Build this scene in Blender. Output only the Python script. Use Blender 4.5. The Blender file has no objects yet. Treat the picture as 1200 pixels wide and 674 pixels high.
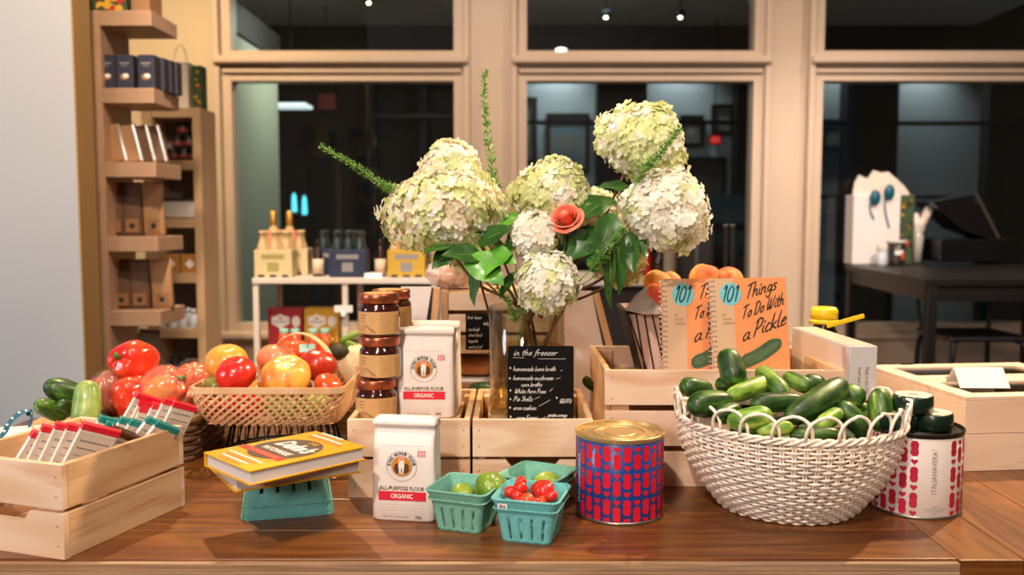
import bpy, bmesh, math, random
from mathutils import Vector, Matrix, noise
from math import sin, cos, pi, radians as R, sqrt, atan2

# ------------------------------------------------------------------ camera, world, lights, exposure
F = 1050.0; CAMH = 1.42; TILT = math.atan(82 / F); T = 0.90      # focal length in px of a 1200 px frame, table top height
SC = bpy.context.scene; COL = SC.collection
cam_d = bpy.data.cameras.new('camera'); cam = bpy.data.objects.new('camera', cam_d); COL.objects.link(cam)
cam.location = (0, 0, CAMH); cam.rotation_euler = (pi / 2 - TILT, 0, 0)
cam_d.sensor_width = 36; cam_d.lens = F / 1200 * 36; cam_d.clip_start = .05; cam_d.clip_end = 60
cam_d.dof.use_dof = True; cam_d.dof.focus_distance = 1.62; cam_d.dof.aperture_fstop = 3.2
SC.camera = cam
SC.view_settings.view_transform = 'Standard'; SC.view_settings.look = 'None'
SC.cycles.transparent_max_bounces = 24; SC.view_settings.exposure = 0.76; SC.view_settings.gamma = 1; SC.view_settings.use_curve_mapping = False
W = bpy.data.worlds.new('world'); SC.world = W; W.use_nodes = True
W.node_tree.nodes['Background'].inputs[0].default_value = (.30, .36, .46, 1)
W.node_tree.nodes['Background'].inputs[1].default_value = .10

def lamp(kind, name, loc, target, power, col, size=.1, angle=70, blend=.5):
    d = bpy.data.lights.new(name, kind); o = bpy.data.objects.new(name, d); COL.objects.link(o)
    o.location = loc; d.energy = power; d.color = col
    o.rotation_euler = (Vector(target) - Vector(loc)).to_track_quat('-Z', 'Y').to_euler()
    if kind == 'SPOT': d.spot_size = R(angle); d.spot_blend = blend; d.shadow_soft_size = size
    if kind == 'AREA': d.shape = 'DISK'; d.size = size
    return o
WARM = (1, .72, .42); PINK = (1, .80, .66); COOL = (.80, .88, 1)
lamp('SPOT', 'ceiling_spot_front', (-.7, -.5, 3.2), (.1, 1.7, 1.0), 150, PINK, .05, 62)
lamp('SPOT', 'front_fill', (-1.1, -2.2, 2.3), (0, 1.8, 1.1), 130, (1, .86, .76), .25, 60, .8)  # unseen soft fill, added behind the camera to light the front faces
lamp('SPOT', 'ceiling_spot_front_right', (1.3, -.4, 3.2), (.5, 1.7, 1.0), 34, PINK, .05, 55)
lamp('SPOT', 'ceiling_spot_back_right', (2.1, 2.9, 3.2), (.2, 1.7, .9), 300, WARM, .03, 60)
lamp('SPOT', 'ceiling_spot_back_left', (-.9, 3.1, 3.25), (0, 1.8, 1.0), 170, WARM, .035, 62)
for i, (x, e, c) in enumerate(((-2.1, 125, (1, .74, .46)), (-.3, 60, (1, .80, .66)), (1.3, 60, (1, .80, .66)), (2.9, 55, (1, .80, .68)))):
    lamp('SPOT', 'wall_washer', (x, 4.3, 3.4), (x, 6.0, 1.3), e, c, .06, 110, 1)
lamp('SPOT', 'ceiling_wide', (.6, 1.0, 3.4), (.4, 2.6, 0), 60, (1, .86, .74), .08, 140, 1)
lamp('SPOT', 'bar_fill', (2.0, 2.4, 3.3), (2.1, 5.3, 1.25), 260, (1, .82, .72), .06, 50, .8)  # added fill that brightens the gift bag and black table
lamp('SPOT', 'console_spot', (-.9, 2.6, 3.4), (-.7, 4.0, 1.1), 210, (1, .80, .64), .06, 50, .8)
lamp('AREA', 'daylight_left', (-3.9, .6, 1.9), (-2.4, 3.0, 1.2), 31, COOL, 1.2)
lamp('SPOT', 'rack_spot', (-.9, 1.8, 3.3), (-1.8, 3.6, 1.6), 110, (1, .78, .56), .06, 50, .8)

def P(px, py, Z):                                    # world point seen at a pixel, at depth Z in front of the camera
    u = (px - 600) / F; v = -(py - 337) / F
    dy = cos(TILT) + v * sin(TILT); dz = -sin(TILT) + v * cos(TILT)
    t = Z / dy
    return Vector((u * t, Z, CAMH + dz * t))
def G(px, py, h=T):                                  # world point seen at a pixel, on a level plane of height h
    u = (px - 600) / F; v = -(py - 337) / F
    dy = cos(TILT) + v * sin(TILT); dz = -sin(TILT) + v * cos(TILT)
    t = (h - CAMH) / dz
    return Vector((u * t, dy * t, h))
def px2m(n, Z): return n * Z / F

# ------------------------------------------------------------------ materials
def lin(h):
    h = h.lstrip('#'); c = [int(h[i:i + 2], 16) / 255 for i in (0, 2, 4)]
    return tuple((x / 12.92 if x <= .04045 else ((x + .055) / 1.055) ** 2.4) for x in c) + (1,)
MATS = {}
def newmat(name):
    m = bpy.data.materials.new(name); m.use_nodes = True; MATS[name] = m
    return m, m.node_tree.nodes, m.node_tree.links, m.node_tree.nodes['Principled BSDF']
def ramp(n, stops):
    r = n.new('ShaderNodeValToRGB'); e = r.color_ramp.elements
    while len(e) < len(stops): e.new(.5)
    for k, (p, c) in enumerate(stops): e[k].position = p; e[k].color = lin(c)
    return r
def flat(name, col, rough=.6, metal=0, var=.0, vscale=30, bump=0, bscale=200, spec=.5, trans=0, alpha=1, coat=0, sss=0, emit=0):
    if name in MATS: return name
    m, n, l, b = newmat(name)
    b.inputs['Base Color'].default_value = lin(col); b.inputs['Roughness'].default_value = rough
    b.inputs['Metallic'].default_value = metal; b.inputs['Specular IOR Level'].default_value = spec
    b.inputs['Transmission Weight'].default_value = trans; b.inputs['Alpha'].default_value = alpha
    b.inputs['Coat Weight'].default_value = coat; b.inputs['Coat Roughness'].default_value = .1
    if sss: b.inputs['Subsurface Weight'].default_value = sss; b.inputs['Subsurface Radius'].default_value = (.01, .005, .003)
    if emit: b.inputs['Emission Color'].default_value = lin(col); b.inputs['Emission Strength'].default_value = emit
    if var or bump:
        tc = n.new('ShaderNodeTexCoord')
    if var:
        t = n.new('ShaderNodeTexNoise'); t.inputs['Scale'].default_value = vscale; t.inputs['Detail'].default_value = 5
        l.new(tc.outputs['Object'], t.inputs['Vector'])
        h = n.new('ShaderNodeHueSaturation'); h.inputs['Color'].default_value = lin(col)
        mr = n.new('ShaderNodeMapRange'); mr.inputs['To Min'].default_value = 1 - var * 1.6; mr.inputs['To Max'].default_value = 1 + var * 1.6
        mr.inputs['From Min'].default_value = .25; mr.inputs['From Max'].default_value = .75
        l.new(t.outputs['Fac'], mr.inputs['Value']); l.new(mr.outputs[0], h.inputs['Value']); l.new(h.outputs[0], b.inputs['Base Color'])
    if bump:
        t2 = n.new('ShaderNodeTexNoise'); t2.inputs['Scale'].default_value = bscale; t2.inputs['Detail'].default_value = 4
        l.new(tc.outputs['Object'], t2.inputs['Vector'])
        bp = n.new('ShaderNodeBump'); bp.inputs['Strength'].default_value = bump; bp.inputs['Distance'].default_value = .002
        l.new(t2.outputs['Fac'], bp.inputs['Height']); l.new(bp.outputs[0], b.inputs['Normal'])
    return name
def wood(name, stops, rough=.55, su=1.6, sv=9, rings=5, fine=.25, knots=None, bump=.15):
    m, n, l, b = newmat(name)
    uv = n.new('ShaderNodeUVMap'); uv.uv_map = 'UVMap'
    mp = n.new('ShaderNodeMapping'); mp.inputs['Scale'].default_value = (su, sv, 1); l.new(uv.outputs[0], mp.inputs[0])
    t = n.new('ShaderNodeTexNoise'); t.inputs['Scale'].default_value = 1; t.inputs['Detail'].default_value = 2; l.new(mp.outputs[0], t.inputs['Vector'])
    mu = n.new('ShaderNodeMath'); mu.operation = 'MULTIPLY'; mu.inputs[1].default_value = rings * 6.28; l.new(t.outputs['Fac'], mu.inputs[0])
    sn = n.new('ShaderNodeMath'); sn.operation = 'SINE'; l.new(mu.outputs[0], sn.inputs[0])
    mr = n.new('ShaderNodeMapRange'); mr.inputs['From Min'].default_value = -1; l.new(sn.outputs[0], mr.inputs['Value'])
    mp2 = n.new('ShaderNodeMapping'); mp2.inputs['Scale'].default_value = (su * 5, sv * 22, 1); l.new(uv.outputs[0], mp2.inputs[0])
    t2 = n.new('ShaderNodeTexNoise'); t2.inputs['Scale'].default_value = 1; t2.inputs['Detail'].default_value = 3; l.new(mp2.outputs[0], t2.inputs['Vector'])
    mx = n.new('ShaderNodeMix'); mx.data_type = 'FLOAT'; mx.inputs[0].default_value = fine; l.new(mr.outputs[0], mx.inputs[2]); l.new(t2.outputs['Fac'], mx.inputs[3])
    r = ramp(n, stops); l.new(mx.outputs[0], r.inputs[0])
    # broad board-to-board tone
    mp3 = n.new('ShaderNodeMapping'); mp3.inputs['Scale'].default_value = (.8, 3.1, 1); l.new(uv.outputs[0], mp3.inputs[0])
    t3 = n.new('ShaderNodeTexNoise'); t3.inputs['Scale'].default_value = 1; t3.inputs['Detail'].default_value = 3; l.new(mp3.outputs[0], t3.inputs['Vector'])
    mr3 = n.new('ShaderNodeMapRange'); mr3.inputs['From Min'].default_value = .3; mr3.inputs['From Max'].default_value = .7
    k = knots if knots else .18
    mr3.inputs['To Min'].default_value = 1 - k; mr3.inputs['To Max'].default_value = 1 + k * .6; l.new(t3.outputs['Fac'], mr3.inputs['Value'])
    h = n.new('ShaderNodeHueSaturation'); l.new(r.outputs[0], h.inputs['Color']); l.new(mr3.outputs[0], h.inputs['Value'])
    l.new(h.outputs[0], b.inputs['Base Color']); b.inputs['Roughness'].default_value = rough
    if bump:
        bp = n.new('ShaderNodeBump'); bp.inputs['Strength'].default_value = bump; bp.inputs['Distance'].default_value = .001
        l.new(mx.outputs[0], bp.inputs['Height']); l.new(bp.outputs[0], b.inputs['Normal'])
    return name
def mottled(name, stops, scale=12, rough=.35, detail=3, coat=.0, stretch=(1, 1, 1), bump=0, sss=0, spec=.5):
    m, n, l, b = newmat(name)
    tc = n.new('ShaderNodeTexCoord'); mp = n.new('ShaderNodeMapping'); mp.inputs['Scale'].default_value = stretch
    oi = n.new('ShaderNodeObjectInfo'); ad = n.new('ShaderNodeVectorMath'); ad.operation = 'ADD'
    mm = n.new('ShaderNodeMath'); mm.operation = 'MULTIPLY'; mm.inputs[1].default_value = 37; l.new(oi.outputs['Random'], mm.inputs[0])
    l.new(tc.outputs['Object'], mp.inputs[0]); l.new(mp.outputs[0], ad.inputs[0]); l.new(mm.outputs[0], ad.inputs[1])
    t = n.new('ShaderNodeTexNoise'); t.inputs['Scale'].default_value = scale; t.inputs['Detail'].default_value = detail
    l.new(ad.outputs[0], t.inputs['Vector'])
    r = ramp(n, stops); l.new(t.outputs['Fac'], r.inputs[0]); l.new(r.outputs[0], b.inputs['Base Color'])
    b.inputs['Roughness'].default_value = rough; b.inputs['Coat Weight'].default_value = coat; b.inputs['Coat Roughness'].default_value = .12
    b.inputs['Specular IOR Level'].default_value = spec
    if sss: b.inputs['Subsurface Weight'].default_value = sss; b.inputs['Subsurface Radius'].default_value = (.01, .004, .002)
    if bump:
        bp = n.new('ShaderNodeBump'); bp.inputs['Strength'].default_value = bump; bp.inputs['Distance'].default_value = .002
        l.new(t.outputs['Fac'], bp.inputs['Height']); l.new(bp.outputs[0], b.inputs['Normal'])
    return name
def thin_glass(name, tint='ffffff', rough=.02, base=.04):
    m, n, l, b = newmat(name)
    n.remove(b); out = [x for x in n if x.type == 'OUTPUT_MATERIAL'][0]
    tr = n.new('ShaderNodeBsdfTransparent'); tr.inputs[0].default_value = lin(tint)
    gl = n.new('ShaderNodeBsdfGlossy'); gl.inputs['Roughness'].default_value = rough
    lw = n.new('ShaderNodeLayerWeight'); lw.inputs['Blend'].default_value = .5
    pw = n.new('ShaderNodeMath'); pw.operation = 'POWER'; pw.inputs[1].default_value = 4.0; l.new(lw.outputs['Facing'], pw.inputs[0])
    ad = n.new('ShaderNodeMath'); ad.operation = 'MULTIPLY_ADD'; ad.inputs[1].default_value = .8; ad.inputs[2].default_value = base; l.new(pw.outputs[0], ad.inputs[0])
    mx = n.new('ShaderNodeMixShader'); l.new(ad.outputs[0], mx.inputs[0]); l.new(tr.outputs[0], mx.inputs[1]); l.new(gl.outputs[0], mx.inputs[2])
    l.new(mx.outputs[0], out.inputs[0]); return name
def film(name, col, opacity=.3, rough=.12):            # crinkled clear plastic
    m, n, l, b = newmat(name); out = [x for x in n if x.type == 'OUTPUT_MATERIAL'][0]
    b.inputs['Base Color'].default_value = lin(col); b.inputs['Roughness'].default_value = rough; b.inputs['Specular IOR Level'].default_value = 1
    tc = n.new('ShaderNodeTexCoord'); t = n.new('ShaderNodeTexNoise'); t.inputs['Scale'].default_value = 38; t.inputs['Detail'].default_value = 5; t.inputs['Distortion'].default_value = 1.4
    l.new(tc.outputs['Object'], t.inputs['Vector'])
    bp = n.new('ShaderNodeBump'); bp.inputs['Strength'].default_value = 1; bp.inputs['Distance'].default_value = .01
    l.new(t.outputs['Fac'], bp.inputs['Height']); l.new(bp.outputs[0], b.inputs['Normal'])
    tr = n.new('ShaderNodeBsdfTransparent'); mx = n.new('ShaderNodeMixShader')
    r = n.new('ShaderNodeMapRange'); r.inputs['From Min'].default_value = .35; r.inputs['From Max'].default_value = .7
    r.inputs['To Min'].default_value = opacity * .4; r.inputs['To Max'].default_value = min(1, opacity * 1.8); l.new(t.outputs['Fac'], r.inputs['Value'])
    l.new(r.outputs[0], mx.inputs[0]); l.new(tr.outputs[0], mx.inputs[1]); l.new(b.outputs[0], mx.inputs[2]); l.new(mx.outputs[0], out.inputs[0])
    return name

wood('pine', [(0, 'bd8d60'), (.35, 'd3a97c'), (.7, 'dcb88e'), (1, 'b37c4c')], rough=.55, rings=3.2, sv=7, fine=.35, knots=.1)
wood('pine_pale', [(0, 'c08a60'), (.22, 'dcb592'), (.75, 'e8ccb0'), (1, 'cf9a70')], rough=.5, rings=2.6, sv=6, fine=.22, knots=.12)
wood('tabletop', [(0, '3a1f10'), (.3, '6a3a1a'), (.62, '82501f'), (.85, '5a3116'), (1, '2c160a')], rough=.33, su=1.0, sv=9, rings=4.5, fine=.5, knots=.42, bump=.35)
wood('table_edge', [(0, '5e3f2a'), (.3, '93704f'), (.6, 'b08d6c'), (1, '452c18')], rough=.7, su=1.4, sv=26, rings=4, fine=.55, knots=.3, bump=.6)
wood('rack_wood', [(0, 'a9866a'), (.5, 'b89478'), (1, 'ae8a6c')], rough=.5, rings=2, sv=6, fine=.5, knots=.06, bump=0)
wood('floor_wood', [(0, '5c4738'), (.5, '6f5747'), (1, '4a372c')], rough=.45, rings=3, sv=6)
flat('cream_paint', 'd6bfa6', .45, var=.02, vscale=3); flat('wall_gray', 'c3c2c2', .7, bump=.1, bscale=300)
flat('wall_beige', 'd8c3a0', .6); flat('wall_yellow_lit', 'bb955c', .6); flat('ceiling_white', 'd9d2c8', .8)
flat('dark_room', '2c2422', .7); flat('dark_panel', '16130f', .6); flat('far_gray', 'a9b1b4', .7); flat('far_teal', '15323a', .6)
flat('mint_wall', 'a3a894', .6); flat('black_metal', '0d0c0c', .4, metal=.2); flat('black_wood', '151212', .45, var=.1, vscale=20)
flat('white_metal', 'd9ccbc', .45); flat('paper_white', 'ece4de', .7, bump=.15, bscale=60); flat('card_white', 'f0e8e2', .6)
flat('print_black', '17130f', .7); flat('print_gray', '8b8784', .7); flat('print_faint', 'b9b0aa', .7); flat('print_red', 'dc1a35', .6)
flat('print_pink', 'e8828c', .7); flat('print_orange', 'd98a1e', .6); flat('print_brown', '5d3a22', .6); flat('print_white', 'f4efe8', .6)
flat('chalk', 'd9d6d0', .9); flat('board_black', '0d0a09', .9, var=.15, vscale=60, spec=.2)
# ------------------------------------------------------------------ mesh building
RND = random.Random(7)
def tag(o, label=None, cat=None, group=None, kind=None):
    if label: o['label'] = label
    if cat: o['category'] = cat
    if group: o['group'] = group
    if kind: o['kind'] = kind
    return o
def thing(name, label, cat, loc=(0, 0, 0), rotz=0, group=None):
    o = bpy.data.objects.new(name, None); COL.objects.link(o); o.location = loc; o.rotation_euler = (0, 0, rotz)
    o.empty_display_size = .02
    return tag(o, label, cat, group)
def copy_tree(o, parent=None):
    c = o.copy(); COL.objects.link(c); c.parent = parent
    for ch in list(o.children): copy_tree(ch, c)
    return c
def dup(o, loc, rotz=None, label=None, rot=None, scale=None):
    c = copy_tree(o); c.location = loc
    if rotz is not None: c.rotation_euler = (0, 0, rotz)
    if rot is not None: c.rotation_euler = rot
    if scale is not None: c.scale = (scale,) * 3 if isinstance(scale, (int, float)) else scale
    if label: c['label'] = label
    return c

_bev = {}
def bev_box(sx, sy, sz, b):
    k = (round(sx, 4), round(sy, 4), round(sz, 4), round(b, 4))
    if k not in _bev:
        bm = bmesh.new(); bmesh.ops.create_cube(bm, size=1)
        for v in bm.verts: v.co = Vector((v.co.x * sx, v.co.y * sy, v.co.z * sz))
        bmesh.ops.bevel(bm, geom=bm.edges[:], offset=b, segments=2, affect='EDGES', profile=.5)
        bm.verts.index_update()
        _bev[k] = ([v.co.copy() for v in bm.verts], [[v.index for v in f.verts] for f in bm.faces]); bm.free()
    return _bev[k]
class MB:
    def __init__(s): s.v = []; s.f = []; s.mi = []; s.uv = []; s.sm = []; s.mats = []; s.T = Matrix()
    def mid(s, m):
        if m not in s.mats: s.mats.append(m)
        return s.mats.index(m)
    def add(s, vs, fs, m, smooth=True, uvs=None):
        b = len(s.v); i = s.mid(m); T = s.T
        s.v += [T @ Vector(p) for p in vs]
        for k, f in enumerate(fs):
            s.f.append([b + j for j in f]); s.mi.append(i); s.sm.append(smooth)
            s.uv.append(uvs[k] if uvs else [(vs[j][0], vs[j][2]) for j in f])
        return s
    def box(s, c, size, m, rot=None, bev=0, grain=None):
        sx, sy, sz = size; h = (sx / 2, sy / 2, sz / 2)
        if bev and min(size) > bev * 2.2: vs, fs = bev_box(sx, sy, sz, bev)
        else:
            vs = [Vector((x * h[0], y * h[1], z * h[2])) for z in (-1, 1) for y in (-1, 1) for x in (-1, 1)]
            fs = [[0, 2, 3, 1], [4, 5, 7, 6], [0, 1, 5, 4], [2, 6, 7, 3], [0, 4, 6, 2], [1, 3, 7, 5]]
        L = grain if grain is not None else max(range(3), key=lambda a: size[a])
        ou, ov = RND.uniform(0, 50), RND.uniform(0, 50); uvs = []
        for f in fs:
            a, b_, c_ = vs[f[0]], vs[f[1]], vs[f[2]]; nn = (b_ - a).cross(c_ - a)
            na = max(range(3), key=lambda k: abs(nn[k]))
            if na == L: ax = [k for k in range(3) if k != L]; u, w = ax[0], ax[1]
            else: u = L; w = [k for k in range(3) if k not in (L, na)][0]
            uvs.append([(vs[j][u] + ou, vs[j][w] + ov + na * .7) for j in f])
        M = Matrix.Translation(c) @ (rot.to_matrix().to_4x4() if hasattr(rot, 'to_matrix') else rot if rot is not None else Matrix())
        return s.add([M @ p for p in vs], fs, m, False, uvs)
    def beam(s, a, b, w, t, m, up=(0, 0, 1), bev=0):       # box running from a to b
        a = Vector(a); b = Vector(b); d = b - a; x = d.normalized(); y = Vector(up).cross(x)
        if y.length < 1e-4: y = Vector((0, 1, 0)).cross(x)
        y.normalize(); z = x.cross(y)
        M = Matrix((x, y, z)).transposed().to_4x4()
        return s.box((a + b) / 2, (d.length, w, t), m, M, bev)
    def prism(s, pts, y0, y1, m, smooth=False, M=None, grain=0):   # outline in x,z swept along y
        n = len(pts); vs = [Vector((x, y0, z)) for x, z in pts] + [Vector((x, y1, z)) for x, z in pts]
        ar = sum(pts[i][0] * pts[(i + 1) % n][1] - pts[(i + 1) % n][0] * pts[i][1] for i in range(n))
        fs = [list(range(n)), list(range(2 * n - 1, n - 1, -1))] + [[(i + 1) % n, i, n + i, n + (i + 1) % n] for i in range(n)]
        if ar < 0: fs = [f[::-1] for f in fs]
        ou, ov = RND.uniform(0, 50), RND.uniform(0, 50)
        uvs = [[(vs[j].x + ou + vs[j].y, vs[j].z + ov) if grain == 0 else (vs[j].z + ou, vs[j].x + ov + vs[j].y) for j in f] for f in fs]
        if M is not None: vs = [M @ p for p in vs]
        return s.add(vs, fs, m, smooth, uvs)
    def lathe(s, prof, m, n=32, c=(0, 0, 0), smooth=True, lob=0, nl=5, sx=1, sy=1, M=None):
        vs = []; fs = []; c = Vector(c)
        for r, z in prof:
            for k in range(n):
                a = 2 * pi * k / n; rr = r * (1 + lob * (abs(cos(nl * a / 2)) - .6))
                p = Vector((rr * cos(a) * sx, rr * sin(a) * sy, z)); vs.append((M @ p if M is not None else p) + c)
        for i in range(len(prof) - 1):
            for k in range(n):
                k2 = (k + 1) % n; fs.append([i * n + k, i * n + k2, (i + 1) * n + k2, (i + 1) * n + k])
        if prof[0][0] > 1e-6: fs.append([k for k in range(n)][::-1])
        if prof[-1][0] > 1e-6: fs.append([(len(prof) - 1) * n + k for k in range(n)])
        uvs = [[(vs[j][2], (j % n) * .02) for j in f] for f in fs]
        return s.add(vs, fs, m, smooth, uvs)
    def tube(s, pts, r, m, n=8, closed=False, cap=True):
        pts = [Vector(p) for p in pts]; N = len(pts)
        rs = r if isinstance(r, (list, tuple)) else [r] * N
        vs = []; fs = []; prev = None
        for i, p in enumerate(pts):
            if closed: d = pts[(i + 1) % N] - pts[i - 1]
            else: d = pts[min(i + 1, N - 1)] - pts[max(i - 1, 0)]
            if d.length < 1e-9: d = Vector((0, 0, 1))
            d.normalize()
            if prev is None: x = d.orthogonal().normalized()
            else:
                x = prev - d * prev.dot(d); x = x.normalized() if x.length > 1e-6 else d.orthogonal().normalized()
            prev = x; y = d.cross(x)
            for k in range(n):
                a = 2 * pi * k / n; vs.append(p + (x * cos(a) + y * sin(a)) * rs[i])
        for i in range(N if closed else N - 1):
            j = (i + 1) % N
            for k in range(n): fs.append([i * n + k, i * n + (k + 1) % n, j * n + (k + 1) % n, j * n + k])
        if not closed and cap: fs.append([k for k in range(n)][::-1]); fs.append([(N - 1) * n + k for k in range(n)])
        return s.add(vs, fs, m, True, [[(i * .01, k * .01) for k in range(len(f))] for i, f in enumerate(fs)])
    def strip(s, pts, nrm, w, t, m):                        # flat band along pts, nrm = list of normals, width w, thickness t
        pts = [Vector(p) for p in pts]; N = len(pts); vs = []; fs = []
        for i, p in enumerate(pts):
            d = (pts[min(i + 1, N - 1)] - pts[max(i - 1, 0)]).normalized(); nn = Vector(nrm[i]).normalized(); q = d.cross(nn).normalized()
            for a, b in ((-1, -1), (1, -1), (1, 1), (-1, 1)): vs.append(p + q * (a * w / 2) + nn * (b * t / 2))
        for i in range(N - 1):
            for k in range(4): fs.append([i * 4 + k, i * 4 + (k + 1) % 4, i * 4 + 4 + (k + 1) % 4, i * 4 + 4 + k])
        fs.append([3, 2, 1, 0]); fs.append([(N - 1) * 4 + k for k in range(4)])
        return s.add(vs, fs, m, False, [[(i * .01, k * .01) for k in range(len(f))] for i, f in enumerate(fs)])
    def ball(s, c, r, m, n=20, nr=12, M=None, fn=None, scale=(1, 1, 1)):
        vs = []; fs = []; c = Vector(c)
        for i in range(nr + 1):
            th = pi * i / nr
            for k in range(n):
                a = 2 * pi * k / n; d = Vector((sin(th) * cos(a), sin(th) * sin(a), -cos(th)))
                q = d * (r * (fn(d, a, th) if fn else 1)); q = Vector((q.x * scale[0], q.y * scale[1], q.z * scale[2]))
                vs.append((M @ q if M is not None else q) + c)
        for i in range(nr):
            for k in range(n): fs.append([i * n + k, i * n + (k + 1) % n, (i + 1) * n + (k + 1) % n, (i + 1) * n + k])
        return s.add(vs, fs, m, True, [[(0, 0)] * 4 for f in fs])
    def poly(s, pts3, m, smooth=False): return s.add([Vector(p) for p in pts3], [list(range(len(pts3)))], m, smooth, [[(p[0], p[-1]) for p in pts3]])
    def build(s, name, parent=None, mods=None):
        me = bpy.data.meshes.new(name); me.from_pydata([tuple(p) for p in s.v], [], s.f)
        for mm in s.mats: me.materials.append(MATS[mm])
        me.polygons.foreach_set('material_index', s.mi); me.polygons.foreach_set('use_smooth', s.sm)
        ul = me.uv_layers.new(name='UVMap'); fl = []
        for poly in s.uv:
            for a in poly: fl += [a[0], a[1]]
        ul.data.foreach_set('uv', fl)
        bm = bmesh.new(); bm.from_mesh(me); bmesh.ops.remove_doubles(bm, verts=bm.verts, dist=1e-6); bm.to_mesh(me); bm.free()
        me.update(); o = bpy.data.objects.new(name, me); COL.objects.link(o); o.parent = parent
        return o
def single(mb, name, label, cat, loc=(0, 0, 0), rotz=0, group=None, rot=None):
    o = mb.build(name); o.location = loc; o.rotation_euler = rot if rot is not None else (0, 0, rotz)
    return tag(o, label, cat, group)
def struct(mb, name):
    o = mb.build(name); o['kind'] = 'structure'; return o
def RM(ax, ay=0, az=0):
    return (Matrix.Rotation(az, 4, 'Z') @ Matrix.Rotation(ay, 4, 'Y') @ Matrix.Rotation(ax, 4, 'X'))
def TR(x, y, z): return Matrix.Translation((x, y, z))

# ---- lettering: Blender's own font turned into mesh, and a hand-written stroke alphabet
_txt = {}
def text_mesh(st, bold=0.0, shear=0.0):
    k = (st, bold, shear)
    if k not in _txt:
        cu = bpy.data.curves.new('t', 'FONT'); cu.body = st; cu.size = 1; cu.offset = bold; cu.shear = shear; cu.resolution_u = 2
        o = bpy.data.objects.new('t', cu); COL.objects.link(o)
        dg = bpy.context.evaluated_depsgraph_get(); me = bpy.data.meshes.new_from_object(o.evaluated_get(dg))
        vs = [v.co.copy() for v in me.vertices]; fs = [list(p.vertices) for p in me.polygons]
        bpy.data.objects.remove(o); bpy.data.curves.remove(cu); bpy.data.meshes.remove(me)
        if vs:
            x0 = min(v.x for v in vs); x1 = max(v.x for v in vs)
            vs = [Vector((v.x - x0, v.y, 0)) for v in vs]; wd = x1 - x0
        else: wd = .3
        _txt[k] = (vs, fs, wd)
    return _txt[k]
def put_text(mb, st, fn, m, x=0, y=0, w=None, h=None, bold=0, shear=0, center=True):
    """fn maps flat (u,v) in metres to a 3-D point. w = total width, h = cap height in metres"""
    vs, fs, wd = text_mesh(st, bold, shear); s = (h / .69) if h else w / wd
    sxx = (w / wd) if w else s
    ox = x - (wd * sxx / 2 if center else 0)
    mb.add([fn(ox + v.x * sxx, y + v.y * s) for v in vs], fs, m, False, [[(0, 0)] * len(f) for f in fs])
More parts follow.
